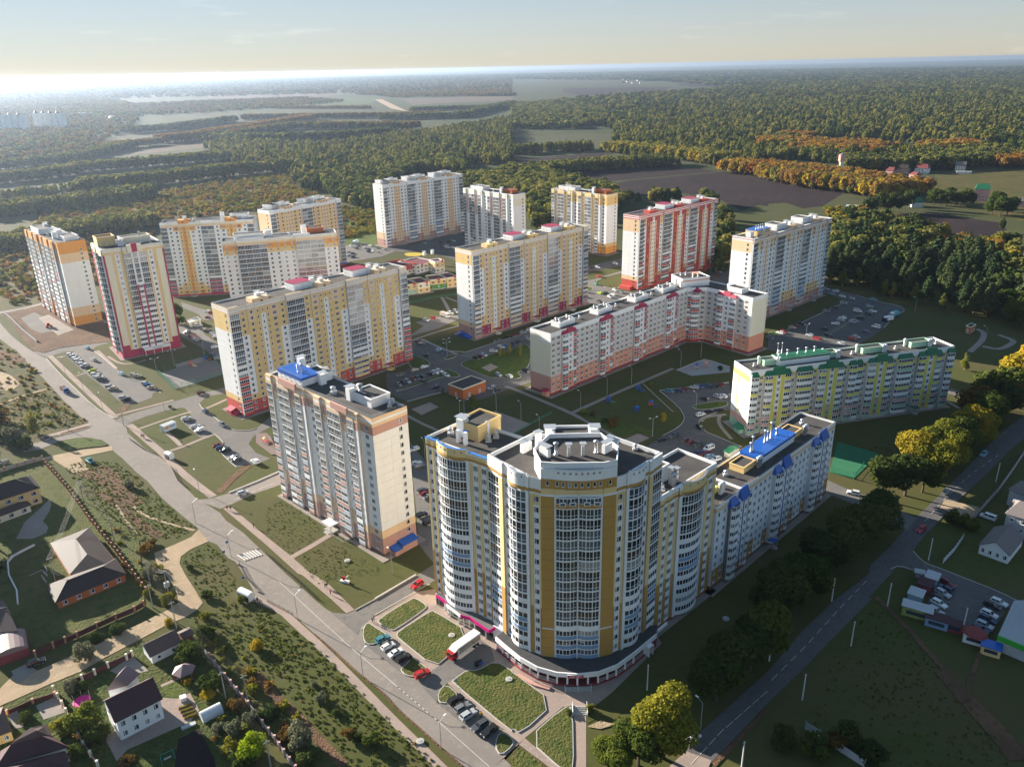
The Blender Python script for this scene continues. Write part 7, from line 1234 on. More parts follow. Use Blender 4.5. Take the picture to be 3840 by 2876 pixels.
# side profiles: (x, z) from the rear bumper to the front; cabin glass band separately
CARS={
 'saloon':dict(L=4.45,W=1.74,low=[(-2.2,.35),(-2.22,.75),(-2.1,.92),(-1.45,.96),(1.0,.94),(2.0,.78),(2.2,.6),(2.2,.32)],cab=[(-1.5,.95),(-.95,1.42),(.25,1.44),(1.05,.93)]),
 'hatchback':dict(L=4.0,W=1.70,low=[(-1.95,.35),(-1.98,.8),(-1.9,.95),(1.0,.95),(1.8,.80),(2.0,.6),(2.0,.32)],cab=[(-1.92,.94),(-1.6,1.42),(.2,1.48),(1.1,.94)]),
 'estate car':dict(L=4.5,W=1.74,low=[(-2.2,.35),(-2.25,.8),(-2.2,.95),(1.05,.95),(2.05,.80),(2.25,.6),(2.25,.32)],cab=[(-2.18,.94),(-1.95,1.44),(.3,1.47),(1.15,.94)]),
 'off-roader':dict(L=4.5,W=1.84,low=[(-2.2,.42),(-2.25,.9),(-2.18,1.08),(1.0,1.08),(2.05,.98),(2.25,.75),(2.25,.42)],cab=[(-2.12,1.07),(-1.85,1.66),(.25,1.70),(.98,1.07)]),
 'van':dict(L=5.0,W=1.95,low=[(-2.5,.4),(-2.52,1.2),(-2.5,1.3),(1.5,1.3),(2.35,1.05),(2.5,.8),(2.5,.4)],cab=[(-2.48,1.28),(-2.4,2.05),(1.0,2.08),(1.75,1.28)])}
CAR0={}
def make_car(kind):
 d=CARS[kind];W=d['W']/2;root=thing('car','car','car');b=MB();P=d['low'];n=len(P)
 lo=[(x,-W,z)for x,z in P];hi=[(x,W,z)for x,z in P]
 def ring(y,k):return[(x*(1 if abs(y)<W*.9 else.985),y,z if i not in(0,n-1)else z)for i,(x,z)in enumerate(P)]
 for y0,y1 in((-W,-W+.1),(-W+.1,W-.1),(W-.1,W)):
  s0=.965 if abs(y0)==W else 1;s1=.965 if abs(y1)==W else 1
  for i in range(n-1):
   (x0,z0),(x1,z1)=P[i],P[i+1];f=lambda x,z,y,s:(x*s,y,z if z<.5 else z-(1-s)*1.2)
   b.poly([f(x0,z0,y1,s1),f(x0,z0,y0,s0),f(x1,z1,y0,s0),f(x1,z1,y1,s1)])
 for y in(-W,W):
  pts=[(x*.965,y,z if z<.5 else z-.042)for x,z in P];b.poly(pts if y>0 else pts[::-1])
 c=d['cab'];ti=.17;cy=[W-.08,W-.08-ti,W-.08-ti,W-.08]
 A=[(c[i][0],-cy[i],c[i][1])for i in range(4)];B_=[(c[i][0],cy[i],c[i][1])for i in range(4)]
 b.poly([A[1],A[2],B_[2],B_[1]]);b.poly([A[0],A[3],A[2],A[1]][::-1]);b.poly([B_[0],B_[3],B_[2],B_[1]]);b.poly([A[0],A[1],B_[1],B_[0]]);b.poly([A[2],A[3],B_[3],B_[2]])
 link('body',b.mesh('body',[CP['white']]),root)
 g=MB();L=lambda p,q,t:tuple(p[i]+(q[i]-p[i])*t for i in range(3));o=.012
 def pane(p0,p1,p2,p3,off,m=(.08,.92,.12,.9)):
  u0,u1,v0,v1=m;q=[L(L(p0,p1,u),L(p3,p2,u),v)for u,v in((u0,v0),(u1,v0),(u1,v1),(u0,v1))];g.poly([tuple(a[i]+off[i]for i in range(3))for a in q])
 pane(A[3],B_[3],B_[2],A[2],(o,0,o),(.07,.93,.08,.92));pane(B_[0],A[0],A[1],B_[1],(-o,0,o),(.1,.9,.2,.9))
 mid=.5 if kind!='van' else.62
 for S_,sg in((A,-1),(B_,1)):
  m0,m1=L(S_[0],S_[3],mid),L(S_[1],S_[2],mid)
  if sg<0:pane(S_[0],m0,m1,S_[1],(0,-o,o),(.16,.95,.16,.88));pane(m0,S_[3],S_[2],m1,(0,-o,o),(.05,.82,.16,.88))
  else:pane(m0,S_[0],S_[1],m1,(0,o,o),(.05,.84,.16,.88));pane(S_[3],m0,m1,S_[2],(0,o,o),(.18,.95,.16,.88))
 link('glass',g.mesh('glass',[CGLASS]),root)
 def mw():
  w=MB();w.tube((0,-.1,0),(0,.1,0),.31,seg=12);return w.mesh('wheel',[TYRE])
 def mr():
  w=MB();w.tube((0,-.105,0),(0,.105,0),.18,seg=8);return w.mesh('rim',[RIM])
 wm,rm=cached('wheel',mw),cached('rim',mr)
 for x in(-d['L']*.29,d['L']*.31):
  for y in(-W+.06,W-.06):o_=link('wheel',wm,root,T(x,y,.31));link('rim',rm,o_)
 def ml(nm,m):
  q=MB();q.box(-.04,.04,-.2,.2,-.07,.07);return q.mesh(nm,[m])
 xf,zf=P[-2][0],P[-2][1]+.06
 for y in(-W+.32,W-.32):link('headlight',cached('hl',lambda:ml('headlight',LAMP)),root,T(xf-.03,y,zf));link('tail_light',cached('tl',lambda:ml('tail_light',TAIL)),root,T(P[1][0]+.05,y,P[1][1]-.02))
 return root
CHILD={}
def place_car(kind,colour,pos,ang,label,group=None):
 if kind not in CAR0:
  CAR0[kind]=make_car(kind);CHILD[kind]=[(o,list(KIDS.get(o.name,())))for o in KIDS[CAR0[kind].name]];r=CAR0[kind];kids=[o for o,_ in CHILD[kind]]
 else:
  r=CAR0[kind].copy();COL.objects.link(r);kids=[]
  for o,gs in CHILD[kind]:
   c=o.copy();COL.objects.link(c);c.parent=r;kids.append(c)
   for g in gs:d=g.copy();COL.objects.link(d);d.parent=c
 r.name='delivery_van' if kind=='van' else 'parked_car';r.location=(pos[0],pos[1],pos[2]if len(pos)>2 else.12);r.rotation_euler=(0,0,ang);r['label']=label;r['category']='van' if kind=='van' else 'car'
 if group:r['group']=group
 elif 'group' in r:del r['group']
 kids[0].material_slots[0].link='OBJECT';kids[0].material_slots[0].material=CP[colour]
 return r
ORD=['first','second','third','fourth','fifth','sixth','seventh','eighth','ninth','tenth','eleventh','twelfth','thirteenth','fourteenth','fifteenth']
SH={'s':'saloon','h':'hatchback','e':'estate car','o':'off-roader','v':'van'}
SC={'w':'white','i':'silver','g':'grey','G':'dark grey','k':'black','r':'red','R':'dark red','b':'blue','B':'dark blue','y':'beige','n':'green','l':'lime','t':'teal','c':'light blue','m':'brown','p':'purple'}
def cars_at(pts,codes,where,ang=None,head=90,group=None):
 """pts along a row; each code = colour letter + shape letter; heading relative to the row unless ang is given"""
 P=[Vector(p[:2])for p in pts];codes=codes.split();n=len(codes)
 if n>1 and ang is not None and 'counted' not in where and 'road corner' not in where and 'far end' not in where:
  k_=sorted(range(n),key=lambda j:P[j].x/P[j].y);P=[P[j]for j in k_];codes=[codes[j]for j in k_];where='from the left '+where
 for i,c in enumerate(codes):
  q=P[i];d=(P[min(i+1,n-1)]-P[max(i-1,0)])if n>1 else Vector((1,0));a=ang if ang is not None else math.atan2(d.y,d.x)+RAD(head)
  col,sh=SC[c[0]],SH[c[1]];
  lab=f'{col} {sh}, {ORD[i]} {where}' if n>1 else f'{col} {sh} {where}'
  place_car(sh,col,q,a+random.uniform(-.03,.03)+(math.pi if random.random()<.35 else 0),lab,group)
def lerp(p,q,n):return[(p[0]+(q[0]-p[0])*k/max(1,n-1),p[1]+(q[1]-p[1])*k/max(1,n-1))for k in range(n)]
def hd(p,q):return math.atan2(q[1]-p[1],q[0]-p[0])
# front parking bays
cars_at([(-37.16,176.65),(-35.33,173.77),(-32.85,171.17),(-30.49,168.85)],'wo kh is kh','from the road corner in the four-car bay by the lorry',hd((-38.71,175.29),(-35.59,178.03)),group='cars in the front parking bays')
cars_at([(-15.71,153.47),(-14.00,150.74),(-12.42,148.46),(-9.51,144.93),(-7.19,143.27)],'ks go io Gs ks','in the bottom five-car bay counted from the entrance',hd((-17.21,152.17),(-14.20,154.78)),group='cars in the front parking bays')
cars_at([(-24.97,162.84)],'rh','turning in at the service yard by the road',hd((-26.94,161.64),(-23.12,164.05)));cars_at([(-30.2,201.0)],'rh','on the street between the two front towers',hd((-31.5,199.4),(-28.9,202.2)));cars_at([(-103.9,285.8)],'wh','on the playground parking at the tower foot',hd((-104.5,287.6),(-101.6,284.0)))
cars_at([(-101.2,260.1)],'is','driving up the side street by the white tower',hd((-103.2,258.9),(-99.2,261.3)))
# car park below the pink tower
L1=[(-248.6,423.2),(-245.6,420.0),(-242.1,415.9),(-239.4,412.8),(-236.9,410.0),(-234.2,406.9),(-231.4,403.9),(-227.5,400.8),(-223.2,395.6),(-219.0,390.2),(-217.0,388.1),(-214.6,385.6),(-212.2,382.9)]
cars_at(L1,'wh is wh ws gh ws ih Gh lh ws is wh Gs','from far end in the long row below the pink tower',hd((-250.3,422.6),(-246.4,423.9)),group='cars in the long row below the pink tower')
cars_at([(-202.8,372.1),(-200.4,369.2)],'is ys','of the pair lower down the long row',hd((-204.9,371.0),(-199.9,372.2)),group='cars below the pink tower');cars_at([(-188.9,356.8),(-186.7,354.3)],'is kh','at the lowest corner of the tower car park',hd((-190.8,355.9),(-186.2,357.1)),group='cars below the pink tower');cars_at([(-197.2,388.2),(-194.9,386.1)],'is yo','of the pair across from the long row',hd((-198.9,386.6),(-193.4,387.1)),group='cars below the pink tower');cars_at([(-185.8,375.1),(-183.5,372.5),(-180.9,369.5)],'is bs yh','of three on the tower car park kerb',hd((-187.7,373.8),(-181.1,373.4)),group='cars below the pink tower')
for p,c,w in(((-244.7,434.5),'ch','driving in below the pink tower entrance'),((-230.9,413.7),'ih','driving down the middle of the tower car park'),((-205.6,390.8),'cs','moving past the pair in the tower car park')):cars_at([p],c,w,hd((-246.9,436.8),(-241.5,431.4)))
# yard between the slab and the white tower
cars_at([(-148.5,330.1)],'is','by the kiosk lawn with a man beside it',hd((-150.6,328.7),(-146.4,331.6)));cars_at([(-141.1,320.9),(-137.8,317.1)],'is ws','of the two by the kiosk path',hd((-143.0,319.6),(-138.9,322.4)),group='cars by the kiosk')
cars_at([(-152.9,360.9)],'ks','on the street below the long yellow slab',hd((-155.0,359.7),(-151.1,363.2)));cars_at([(-142.5,337.8)],'Bs','coming into the kiosk yard',hd((-145.7,341.5),(-139.5,334.5)));cars_at([(-129.5,322.5)],'gs','at the kerb by the slab corner lawn',hd((-132.1,325.1),(-127.2,319.9)))
cars_at([(-124.2,300.9),(-122.2,298.8),(-119.8,296.5),(-113.9,289.3),(-112.2,287.5)],'Rh Bs ko gs Gs','in the bay at the tyre tracks, counted from the far end',hd((-125.7,299.7),(-121.8,301.7)),group='cars in the bay by the tyre tracks');cars_at([(-104.3,285.6)],'ws','nosing out by the little playground',hd((-106.1,286.7),(-103.5,284.0)))
# central yard
cars_at([(-53.0,431.8),(-51.1,428.3)],'Rs Gs','of the pair at the far yard kerb',hd((-54.3,430.2),(-49.5,432.3)),group='cars in the central yard');cars_at([(-40.4,416.5),(-36.7,411.8)],'cs Bs','of two by the small kerb island',hd((-42.3,414.4),(-38.9,418.7)),group='cars in the central yard');cars_at([(-46.1,407.7)],'ks','crossing the yard junction',hd((-48.1,409.3),(-44.1,405.8)))
cars_at([(-45.8,390.1),(-50.4,385.7),(-57.0,379.1)],'wo ys gs','in front of the yellow slab entrance, counted from the right',hd((-47.9,388.5),(-43.6,392.2)),group='cars in the central yard');cars_at([(-41.5,379.7),(-39.6,381.5),(-37.5,383.7)],'ks ws ws','on the upper edge of the long planted island',hd((-43.4,381.3),(-39.3,378.2)),group='cars along the planted island');cars_at([(-56.3,365.8),(-54.6,368.9),(-52.3,370.1),(-49.7,372.7),(-47.7,374.0),(-45.7,376.3)],'gs Bh is ms Gs ks','in the bay along the planted island',hd((-58.0,368.3),(-54.4,363.6)),group='cars along the planted island');cars_at([(-43.6,368.6)],'kh','below the planted island end',hd((-45.2,371.1),(-41.7,366.4)));cars_at([(-33.5,377.5)],'ws','at the tip of the planted island',hd((-35.6,379.9),(-31.4,374.9)));cars_at([(-37.7,361.5)],'Bo','driving up beside the dark lawn',hd((-39.5,360.9),(-35.7,362.4)))
cars_at([(-19.3,402.4),(-17.0,404.6),(-15.2,406.9)],'ks Rs cs','of three at the sunny island top',hd((-21.4,404.3),(-17.6,400.4)),group='cars at the sunny island');cars_at([(-9.8,412.9),(-5.8,418.7),(-3.1,420.8),(-7.6,416.6)],'ws ws bh gs','along the far kerb by the birches',hd((-12.1,413.5),(-7.8,412.1)),group='cars by the birches');cars_at([(-6.8,376.2),(-1.4,374.0)],'is ws','of two on the street before the angled block',hd((-8.5,378.8),(-5.0,373.6)),group='cars before the angled block');cars_at([(7.4,381.4)],'ks','parked against the angled block',hd((5.6,383.7),(9.1,379.0)))
cars_at([(-10.0,358.8),(-7.9,355.9)],'is ks','of two beside the brick substation',hd((-11.9,357.5),(-7.8,360.4)),group='cars by the substation');cars_at([(-7.7,430.3),(-1.2,436.6),(3.0,440.8),(7.2,445.2),(11.3,449.6)],'gs ks Rs is ws','along the middle slab, counted from the corner',hd((-9.6,429.2),(-5.7,431.6)),group='cars before the middle slab');cars_at([(1.2,424.7),(3.8,427.3),(9.7,433.6)],'Bs Bs is','on the inner kerb before the middle slab',hd((-0.4,426.4),(2.9,422.7)),group='cars before the middle slab')
cars_at([(-52.6,473.7),(-48.3,477.1),(-38.2,488.0)],'ws rs ws','in the bay below the kindergarten lawn',hd((-55.0,475.9),(-50.1,471.0)),group='cars below the kindergarten');cars_at([(-53.0,431.7),(-51.0,428.7)],'Rs Gs','at the path corner under the kindergarten lawn',hd((-54.7,430.7),(-49.2,432.7)),group='cars under the kindergarten')if False else None
cars_at([(-35.2,490.7)],'wv','at the end of the bay by the kindergarten path',hd((-37.5,493.9),(-33.1,487.0)))
# north car parks
cars_at([(-140.6,701.9),(-133.8,701.2),(-134.2,692.8),(-127.4,693.2),(-123.6,702.9),(-129.1,709.3),(-122.2,686.6),(-117.1,680.1),(-112.6,674.8),(-121.2,677.8),(-109.2,686.3),(-116.1,693.1)],'wh Gs ks is ws gh ks ws ys Bs is gs','in the north car park by the dry meadow',hd((-143.8,705.1),(-137.6,698.8)),group='cars in the north car park');cars_at([(-142.9,673.7),(-136.5,665.3),(-131.3,658.6),(-141.1,654.6),(-137.5,676.9),(-134.4,672.9),(-147.6,681.1)],'Gs ws ks ws gs gs is','nearest the slab in the north car park',hd((-145.1,671.3),(-140.6,676.1)),group='cars in the north car park')
cars_at([(-59.5,705.2),(-54.5,701.2),(-50.3,715.9),(-55.1,693.3),(-49.4,687.1),(-61.3,712.4),(-75.5,708.1),(-56.8,683.5),(-53.9,711.6)],'Gs gs is ws ws Bs is Rs ks','in the shaded court of the far white slab',hd((-62.2,707.8),(-57.0,702.6)),group='cars in the shaded far court');cars_at([(-53.8,687.6)],'wv','among the cars of the shaded far court',hd((-56.1,690.0),(-51.0,685.1)))
cars_at([(83.2,613.4),(68.0,602.3),(65.1,600.8),(70.3,604.3),(58.7,591.9)],'ws ws ks Bs Rs','on the lane of the yellow tower',hd((81.1,615.5),(85.2,611.4)),group='cars on the lane of the yellow tower');cars_at([(66.3,574.1)],'rs','on the lane before the crimson slab',hd((63.9,572.3),(68.8,575.9)));cars_at([(61.6,551.9)],'nh','turning at the crimson slab corner',hd((60.0,555.8),(63.1,548.0)))
cars_at([(61.7,527.6),(65.9,526.2),(73.0,534.4),(76.8,528.4),(70.3,522.8),(67.4,517.6),(59.1,506.4),(52.9,531.9),(51.0,519.0)],'ls ks ws gs wh ws Gs ws ks','in the brown court behind the angled block',hd((71.3,537.4),(74.9,531.4)),group='cars behind the angled block');cars_at([(156.9,579.6)],'ws','between the crimson slab and the pale blue slab',hd((155.6,581.9),(158.2,577.4)))
cars_at([(-196.6,460.2),(-191.0,453.6),(-188.7,450.4),(-186.4,446.7),(-183.5,442.5)],'Gs ks rs is ks','in the row right of the pink tower',hd((-198.1,458.8),(-194.9,461.7)),group='cars right of the pink tower');cars_at([(-194.0,472.9),(-188.6,466.0),(-186.2,463.7),(-183.5,461.4),(-179.6,456.6),(-177.4,453.1),(-175.2,449.4),(-169.6,430.6)],'ws gs ys ks is is ws ws','in the sunlit row facing the yellow slab',hd((-196.2,472.0),(-191.7,473.9)),group='cars facing the yellow slab');cars_at([(-199.3,503.6),(-195.5,499.6),(-194.4,490.0)],'ws Rs Rs','on the lane behind the yellow slab',hd((-202.0,505.7),(-196.5,501.6)),group='cars on the lane behind the yellow slab');cars_at([(-167.0,418.5),(-163.5,415.0),(-161.3,411.5)],'Bs Bs is','in the shade by the sports court',hd((-168.9,417.5),(-164.3,419.4)),group='cars by the sports court')
# big car park in the east
cars_at([(216.1,525.4),(215.2,512.0),(220.1,518.7),(219.6,505.6),(223.3,500.4),(236.1,496.2)],'is is ws ws is cs','along the far lane of the east car park',hd((214.8,526.5),(217.2,523.5)),group='cars on the far lane of the east car park');cars_at([(214.4,490.7),(204.3,480.2),(196.7,473.4),(172.4,448.9),(168.8,445.7),(165.0,442.4)],'is ks gs ks Rs ys','on the slab side of the east car park',hd((212.4,491.8),(216.5,489.3)),group='cars on the slab side of the east car park');cars_at([(227.3,481.9),(224.6,470.6),(220.0,465.8),(211.2,458.1),(203.8,450.5),(205.8,450.9),(198.4,454.7),(192.6,447.9),(182.3,438.5),(180.6,427.2),(203.7,431.2),(201.1,458.8)],'is ws ks ks is gs is wo ks ks Bs ws','by the green strip of the east car park',hd((225.2,483.0),(229.2,480.3)),group='cars by the green strip');cars_at([(215.7,471.9)],'wv','in the middle of the east car park',hd((213.8,473.5),(217.4,470.0)));cars_at([(213.3,440.1)],'cv','at the open edge of the east car park',hd((211.8,442.0),(215.0,438.2)))
cars_at([(154.9,433.0),(157.4,434.3),(146.5,424.8),(170.0,427.5),(171.9,421.4),(191.4,420.0),(194.5,422.9),(181.9,412.1)],'ws rs gs is rs rs is ws','along the lane behind the lime block',hd((153.1,434.9),(156.5,430.9)),group='cars behind the lime block')
# yard behind the curved block
cars_at([(75.0,349.4),(80.0,349.9),(82.5,351.5),(87.7,353.4),(90.4,354.5),(92.7,354.3),(95.5,355.0),(97.9,355.0),(100.5,356.1)],'ts Bs Rs is bs Bs Bs ks Rs','on the far kerb of the court',hd((73.3,348.3),(76.0,346.8)),group='cars in the court of the lime block');cars_at([(89.6,339.2),(96.2,341.4),(98.7,341.9),(100.6,343.4)],'ks is ws Gs','on the grass island of the court',hd((88.3,340.9),(90.9,337.2)),group='cars in the court of the lime block');cars_at([(83.6,321.6),(88.0,324.3),(93.1,325.6)],'ws ks ks','on the lane to the lime block',hd((81.6,320.5),(85.6,322.5)),group='cars on the lane to the lime block');cars_at([(80.3,308.3)],'ks','coming down the lane of the court',hd((79.4,310.7),(81.3,305.8)))
cars_at([(62.2,297.0),(67.7,300.6),(72.0,296.2),(73.6,293.9),(75.6,291.9),(79.2,288.0)],'ko Gs ms Rs Gs wv','in the sunlit patch behind the curved block',hd((60.4,295.8),(63.9,298.2)),group='cars behind the curved block');cars_at([(74.6,284.6),(76.6,283.3),(77.9,280.9),(79.8,278.5)],'Bs Rs cs ws','in the bay under the curved block roof',hd((73.0,283.5),(76.3,285.1)),group='cars behind the curved block')
cars_at([(-40.9,293.3),(-38.7,280.9),(-37.4,278.4),(-34.0,258.9),(-32.7,256.3),(-31.5,254.1),(-32.8,241.7),(-29.9,236.6)],'wh wh gs Gs Rs Gs ko ko','from the far end in the lane between the two front towers',hd((-42.0,292.3),(-39.4,294.3)),group='cars between the two front towers')
# south-east road and shop car park
cars_at([(40.06,139.66)],'te','waiting at the kerb right of the yellow maple',hd((38.70,138.34),(41.71,140.98)));cars_at([(155.9,249.7)],'is','on the road below the golden maples',hd((153.9,247.7),(158.0,251.7)));cars_at([(134.6,225.1)],'rs','driving towards the zebra crossing',hd((132.5,223.2),(136.6,226.6)));cars_at([(185.0,277.7)],'cs','farther up the tree-lined road',hd((183.1,275.8),(187.0,279.6)));cars_at([(122.4,250.0)],'ws','under the dark tree on the side street',hd((120.4,250.9),(124.1,248.7)))
cars_at([(128.4,195.9),(126.3,193.2),(124.4,191.1),(122.2,188.4),(120.9,186.4),(118.4,183.3)],'Rs Bs is kh wh is','in the row behind the market stalls, counted from the street',hd((127.1,197.4),(129.3,193.6)),group='cars behind the market stalls');cars_at([(138.0,186.3),(135.3,185.0),(132.4,181.3),(130.7,179.1),(128.5,176.7),(126.4,175.1)],'wo ks ws Bs is Bs','in the row before the shop, counted from the street',hd((136.8,187.6),(139.4,184.6)),group='cars before the shop');cars_at([(160.6,231.7)],'wv','in the yard of the grey house',hd((158.9,233.3),(162.3,229.5)))
cars_at([(-172.5,289.3)],'to','with an open rear on the rough meadow',hd((-174.2,290.9),(-169.5,286.6)));cars_at([(-208.0,289.5)],'gs','at the left edge below the dark trees',hd((-208.9,288.5),(-206.8,291.0)));cars_at([(-129.1,170.5)],'ks','tucked by the arched garage',hd((-130.5,169.2),(-126.6,171.8)))
cars_at([(-105.3,233.5)],'ws','none',0)if False else None
# lorries
def lorry(name,label,pos,ang,cabc,boxc,L=7.5,boxh=2.5,bed=False,roofw=True):
 r=thing(name,label,'lorry',(pos[0],pos[1],.12),ang);W=1.22
 b=MB();b.prism([(L/2-.1,-W),(L/2+1.75,-W),(L/2+1.9,-W*.8),(L/2+1.9,W*.8),(L/2+1.75,W),(L/2-.1,W)],.55,2.65);link('cab',b.mesh('cab',[cabc]),r)
 b=MB();b.poly([(L/2+1.91,-W*.75,1.6),(L/2+1.91,W*.75,1.6),(L/2+1.91,W*.75,2.45),(L/2+1.91,-W*.75,2.45)])
 for y in(-W-.01,W+.01):b.poly([(L/2+.4,y,1.55),(L/2+1.4,y,1.55),(L/2+1.4,y,2.4),(L/2+.4,y,2.4)])
 link('glass',b.mesh('glass',[CGLASS]),r)
 b=MB();b.box(-L/2,L/2+1.7,-.5,.5,.5,.85);link('chassis',b.mesh('chassis',[BLACK]),r)
 if not bed:
  b=MB();b.box(-L/2,L/2-.3,-W-.05,W+.05,.9,.9+boxh);link('cargo_box',b.mesh('cargo_box',[boxc]),r);b=MB();b.poly([(L/2-.3,-W,.9+boxh),(L/2+.9,-W*.9,2.68),(L/2+.9,W*.9,2.68),(L/2-.3,W,.9+boxh)]);b.poly([(L/2-.3,-W,.9+boxh),(L/2-.3,-W,2.6),(L/2+.9,-W*.9,2.68)]);b.poly([(L/2-.3,W,2.6),(L/2-.3,W,.9+boxh),(L/2+.9,W*.9,2.68)]);link('wind_deflector',b.mesh('wind_deflector',[WHITE]),r)
 else:
  b=MB();b.box(-L/2,L/2-.3,-W,W,.85,1.0)
  for x in np.linspace(-L/2,L/2-.4,5):b.box(x,x+.1,-W,W,1.0,1.15);b.box(x,x+.1,-W,-W+.1,1.0,1.9);b.box(x,x+.1,W-.1,W,1.0,1.9)
  link('flat_bed',b.mesh('flat_bed',[boxc]),r)
 def mw():
  w=MB();w.tube((0,-.15,0),(0,.15,0),.48,seg=12);return w.mesh('wheel',[TYRE])
 for x in(-L/2+1.2,-L/2+2.4,L/2+.9):
  for y in(-W+.1,W-.1):link('wheel',cached('lorrywheel',mw),r,T(x,y,.48))
 return r
lo=lorry('box_lorry','red-cabbed lorry with a long white box unloading at the shops',(-13.99,172.60),hd((-11.40,175.07),(-16.19,169.95)),CP['red'],WHITE,8.6,2.6)
b=MB();b.box(-4.31,-4.26,-1.3,1.3,1.0,3.4);link('rear_door',b.mesh('rear_door',[mat('lorry_door_print',(.35,.25,.18),.6,.8,1.5)]),lo);b=MB();b.box(-4.0,3.7,-1.285,-1.275,1.3,3.1);b.box(-4.0,3.7,1.275,1.285,1.3,3.1);link('side_panel',b.mesh('side_panel',[mat('lorry_side_print',(.42,.36,.26),.6,.8,.9,col2=(.20,.14,.08))]),lo)
lorry('flatbed_lorry','blue-cabbed timber lorry with an empty rack on the main road',(-224.7,369.8),hd((-232.7,378.9),(-217.7,361.2)),CP['blue'],mat('rusty_rack',(.22,.09,.06),.9),8.0,bed=True)
lorry('box_lorry','beige box lorry parked in the bay below the kindergarten',(-42.1,481.8),hd((-45.0,485.5),(-38.9,479.2)),CP['white'],mat('beige_box',(.45,.38,.30),.7),5.2,2.3);lorry('box_lorry','pale blue box lorry standing at the meadow edge of the north car park',(-138.5,716.2),hd((-136.9,720.7),(-140.3,714.0)),CP['light blue'],mat('blue_box',(.30,.42,.50),.7),5.2,2.4)
lorry('box_lorry','turquoise-sided box lorry at the far edge of the east car park',(233.7,461.1),hd((235.8,462.7),(229.9,459.0)),CP['white'],mat('turquoise_box',(.16,.42,.52),.6),5,2.3);lorry('box_lorry','white box lorry with a dark cab at the edge of the east car park',(226.1,452.2),hd((227.9,453.0),(222.8,451.1)),CP['dark blue'],WHITE,5,2.3)
ld=thing('wheel_loader','orange construction machine on the building site','loader',(*(-290.2,478.3),.1),.6);b=MB();b.box(-1.8,1.8,-1,1,.6,1.7);link('body',b.mesh('body',[mat('machine_orange',(.55,.12,.02),.5)]),ld);b=MB();b.box(-1,.6,-.9,.9,1.72,2.9);link('cab',b.mesh('cab',[CGLASS]),ld);b=MB();b.box(-1.1,.7,-1,1,2.92,3.05);link('cab_roof',b.mesh('cab_roof',[mat('machine_orange',(.55,.12,.02))]),ld)
for x in(-1.2,1.2):
 for y in(-1,1):b=MB();b.tube((x,y-.25,.55),(x,y+.25,.55),.55,seg=10);link('wheel',b.mesh('wheel',[TYRE]),ld)
# ================================================================ houses, fences, street furniture, people
def solid(parent,name,mb,mats,M=None):return link(name,mb.mesh(name,mats if isinstance(mats,list)else[mats]),parent,M)
def house(name,label,wings,cat='house',group=None):
 """wings: (four eave corners a,b,c,d in world metres, eave height, rise, wall, roof, hip, windows); the ridge runs along a-b"""
 o=Vector(wings[0][0][0]);r=thing(name,label,cat,(o.x,o.y,0),0,group);I=T(-o.x,-o.y,0)
 for(c,ez,rise,wm_,rm,hip,win)in wings:
  P=[Vector(p[:2])for p in c]
  if(P[1]-P[0]).cross(P[2]-P[1])<0:P=[P[1],P[0],P[3],P[2]]
  ctr=sum(P,Vector((0,0)))/4;w=[p+(ctr-p).normalized()*.65 for p in P]
  b=MB();b.prism([tuple(p)for p in w],0,ez,0)
  m0,m1=(P[0]+P[3])/2,(P[1]+P[2])/2;r0,r1=m0+(m1-m0)*hip*.5,m1+(m0-m1)*hip*.5
  if hip<.05 and rise>0:
   for(q0,q1,rr)in((w[3],w[0],m0),(w[1],w[2],m1)):rr=rr+(ctr-rr).normalized()*.5;b.poly([(q0.x,q0.y,ez),(q1.x,q1.y,ez),(rr.x,rr.y,ez+rise*.93)])
  solid(r,'wall',b,wm_,I);b=MB();V=lambda p,z:(p.x,p.y,z);ze,zr=ez-.1,ez+rise
  if rise>0:
   for qs in([V(P[0],ze),V(P[1],ze),V(r1,zr),V(r0,zr)],[V(P[2],ze),V(P[3],ze),V(r0,zr),V(r1,zr)]):b.poly(qs);b.poly([(x,y,z-.18)for x,y,z in qs[::-1]])
   if hip>=.05:b.poly([V(P[1],ze),V(P[2],ze),V(r1,zr)]);b.poly([V(P[3],ze),V(P[0],ze),V(r0,zr)])
   for i in range(4):
    p,q=P[i],P[(i+1)%4]
    if hip>=.05 or i in(0,2):b.poly([V(p,ze-.2),V(q,ze-.2),V(q,ze),V(p,ze)])
  else:b.prism([tuple(p)for p in P],ez,ez+.3)
  rf=solid(r,'roof',b,rm,I)
  if rise>0:ch=(r0+r1)/2+(P[0]-P[3])*.1;b=MB();b.box(-.4,.4,-.4,.4,ez+rise*.4,ez+rise+.9);solid(rf,'chimney',b,PM['q'],I@T(ch.x,ch.y,0))
  for(side,n,rows,ww,wh)in win:
   p,q=w[side],w[(side+1)%4];d=(q-p).normalized();L=(q-p).length;a=math.atan2(d.y,d.x)
   me,mg=window_mesh(ww,wh,2 if ww>.9 else 1,False)
   for k in range(n):
    for z in rows:M=I@T(p.x,p.y,0)@RZ(a)@T(L*(k+.5)/n-ww/2,-.17,z);f=link('window',me,r,M);link('glazing',mg(glass()),f)
 return r
def quad(p,q,depth):
 """rectangle on the line p-q, extending to the left of p->q by depth"""
 p,q=Vector(p[:2]),Vector(q[:2]);d=(q-p).normalized();n=Vector((-d.y,d.x))*depth;return[p,q,q+n,p+n]
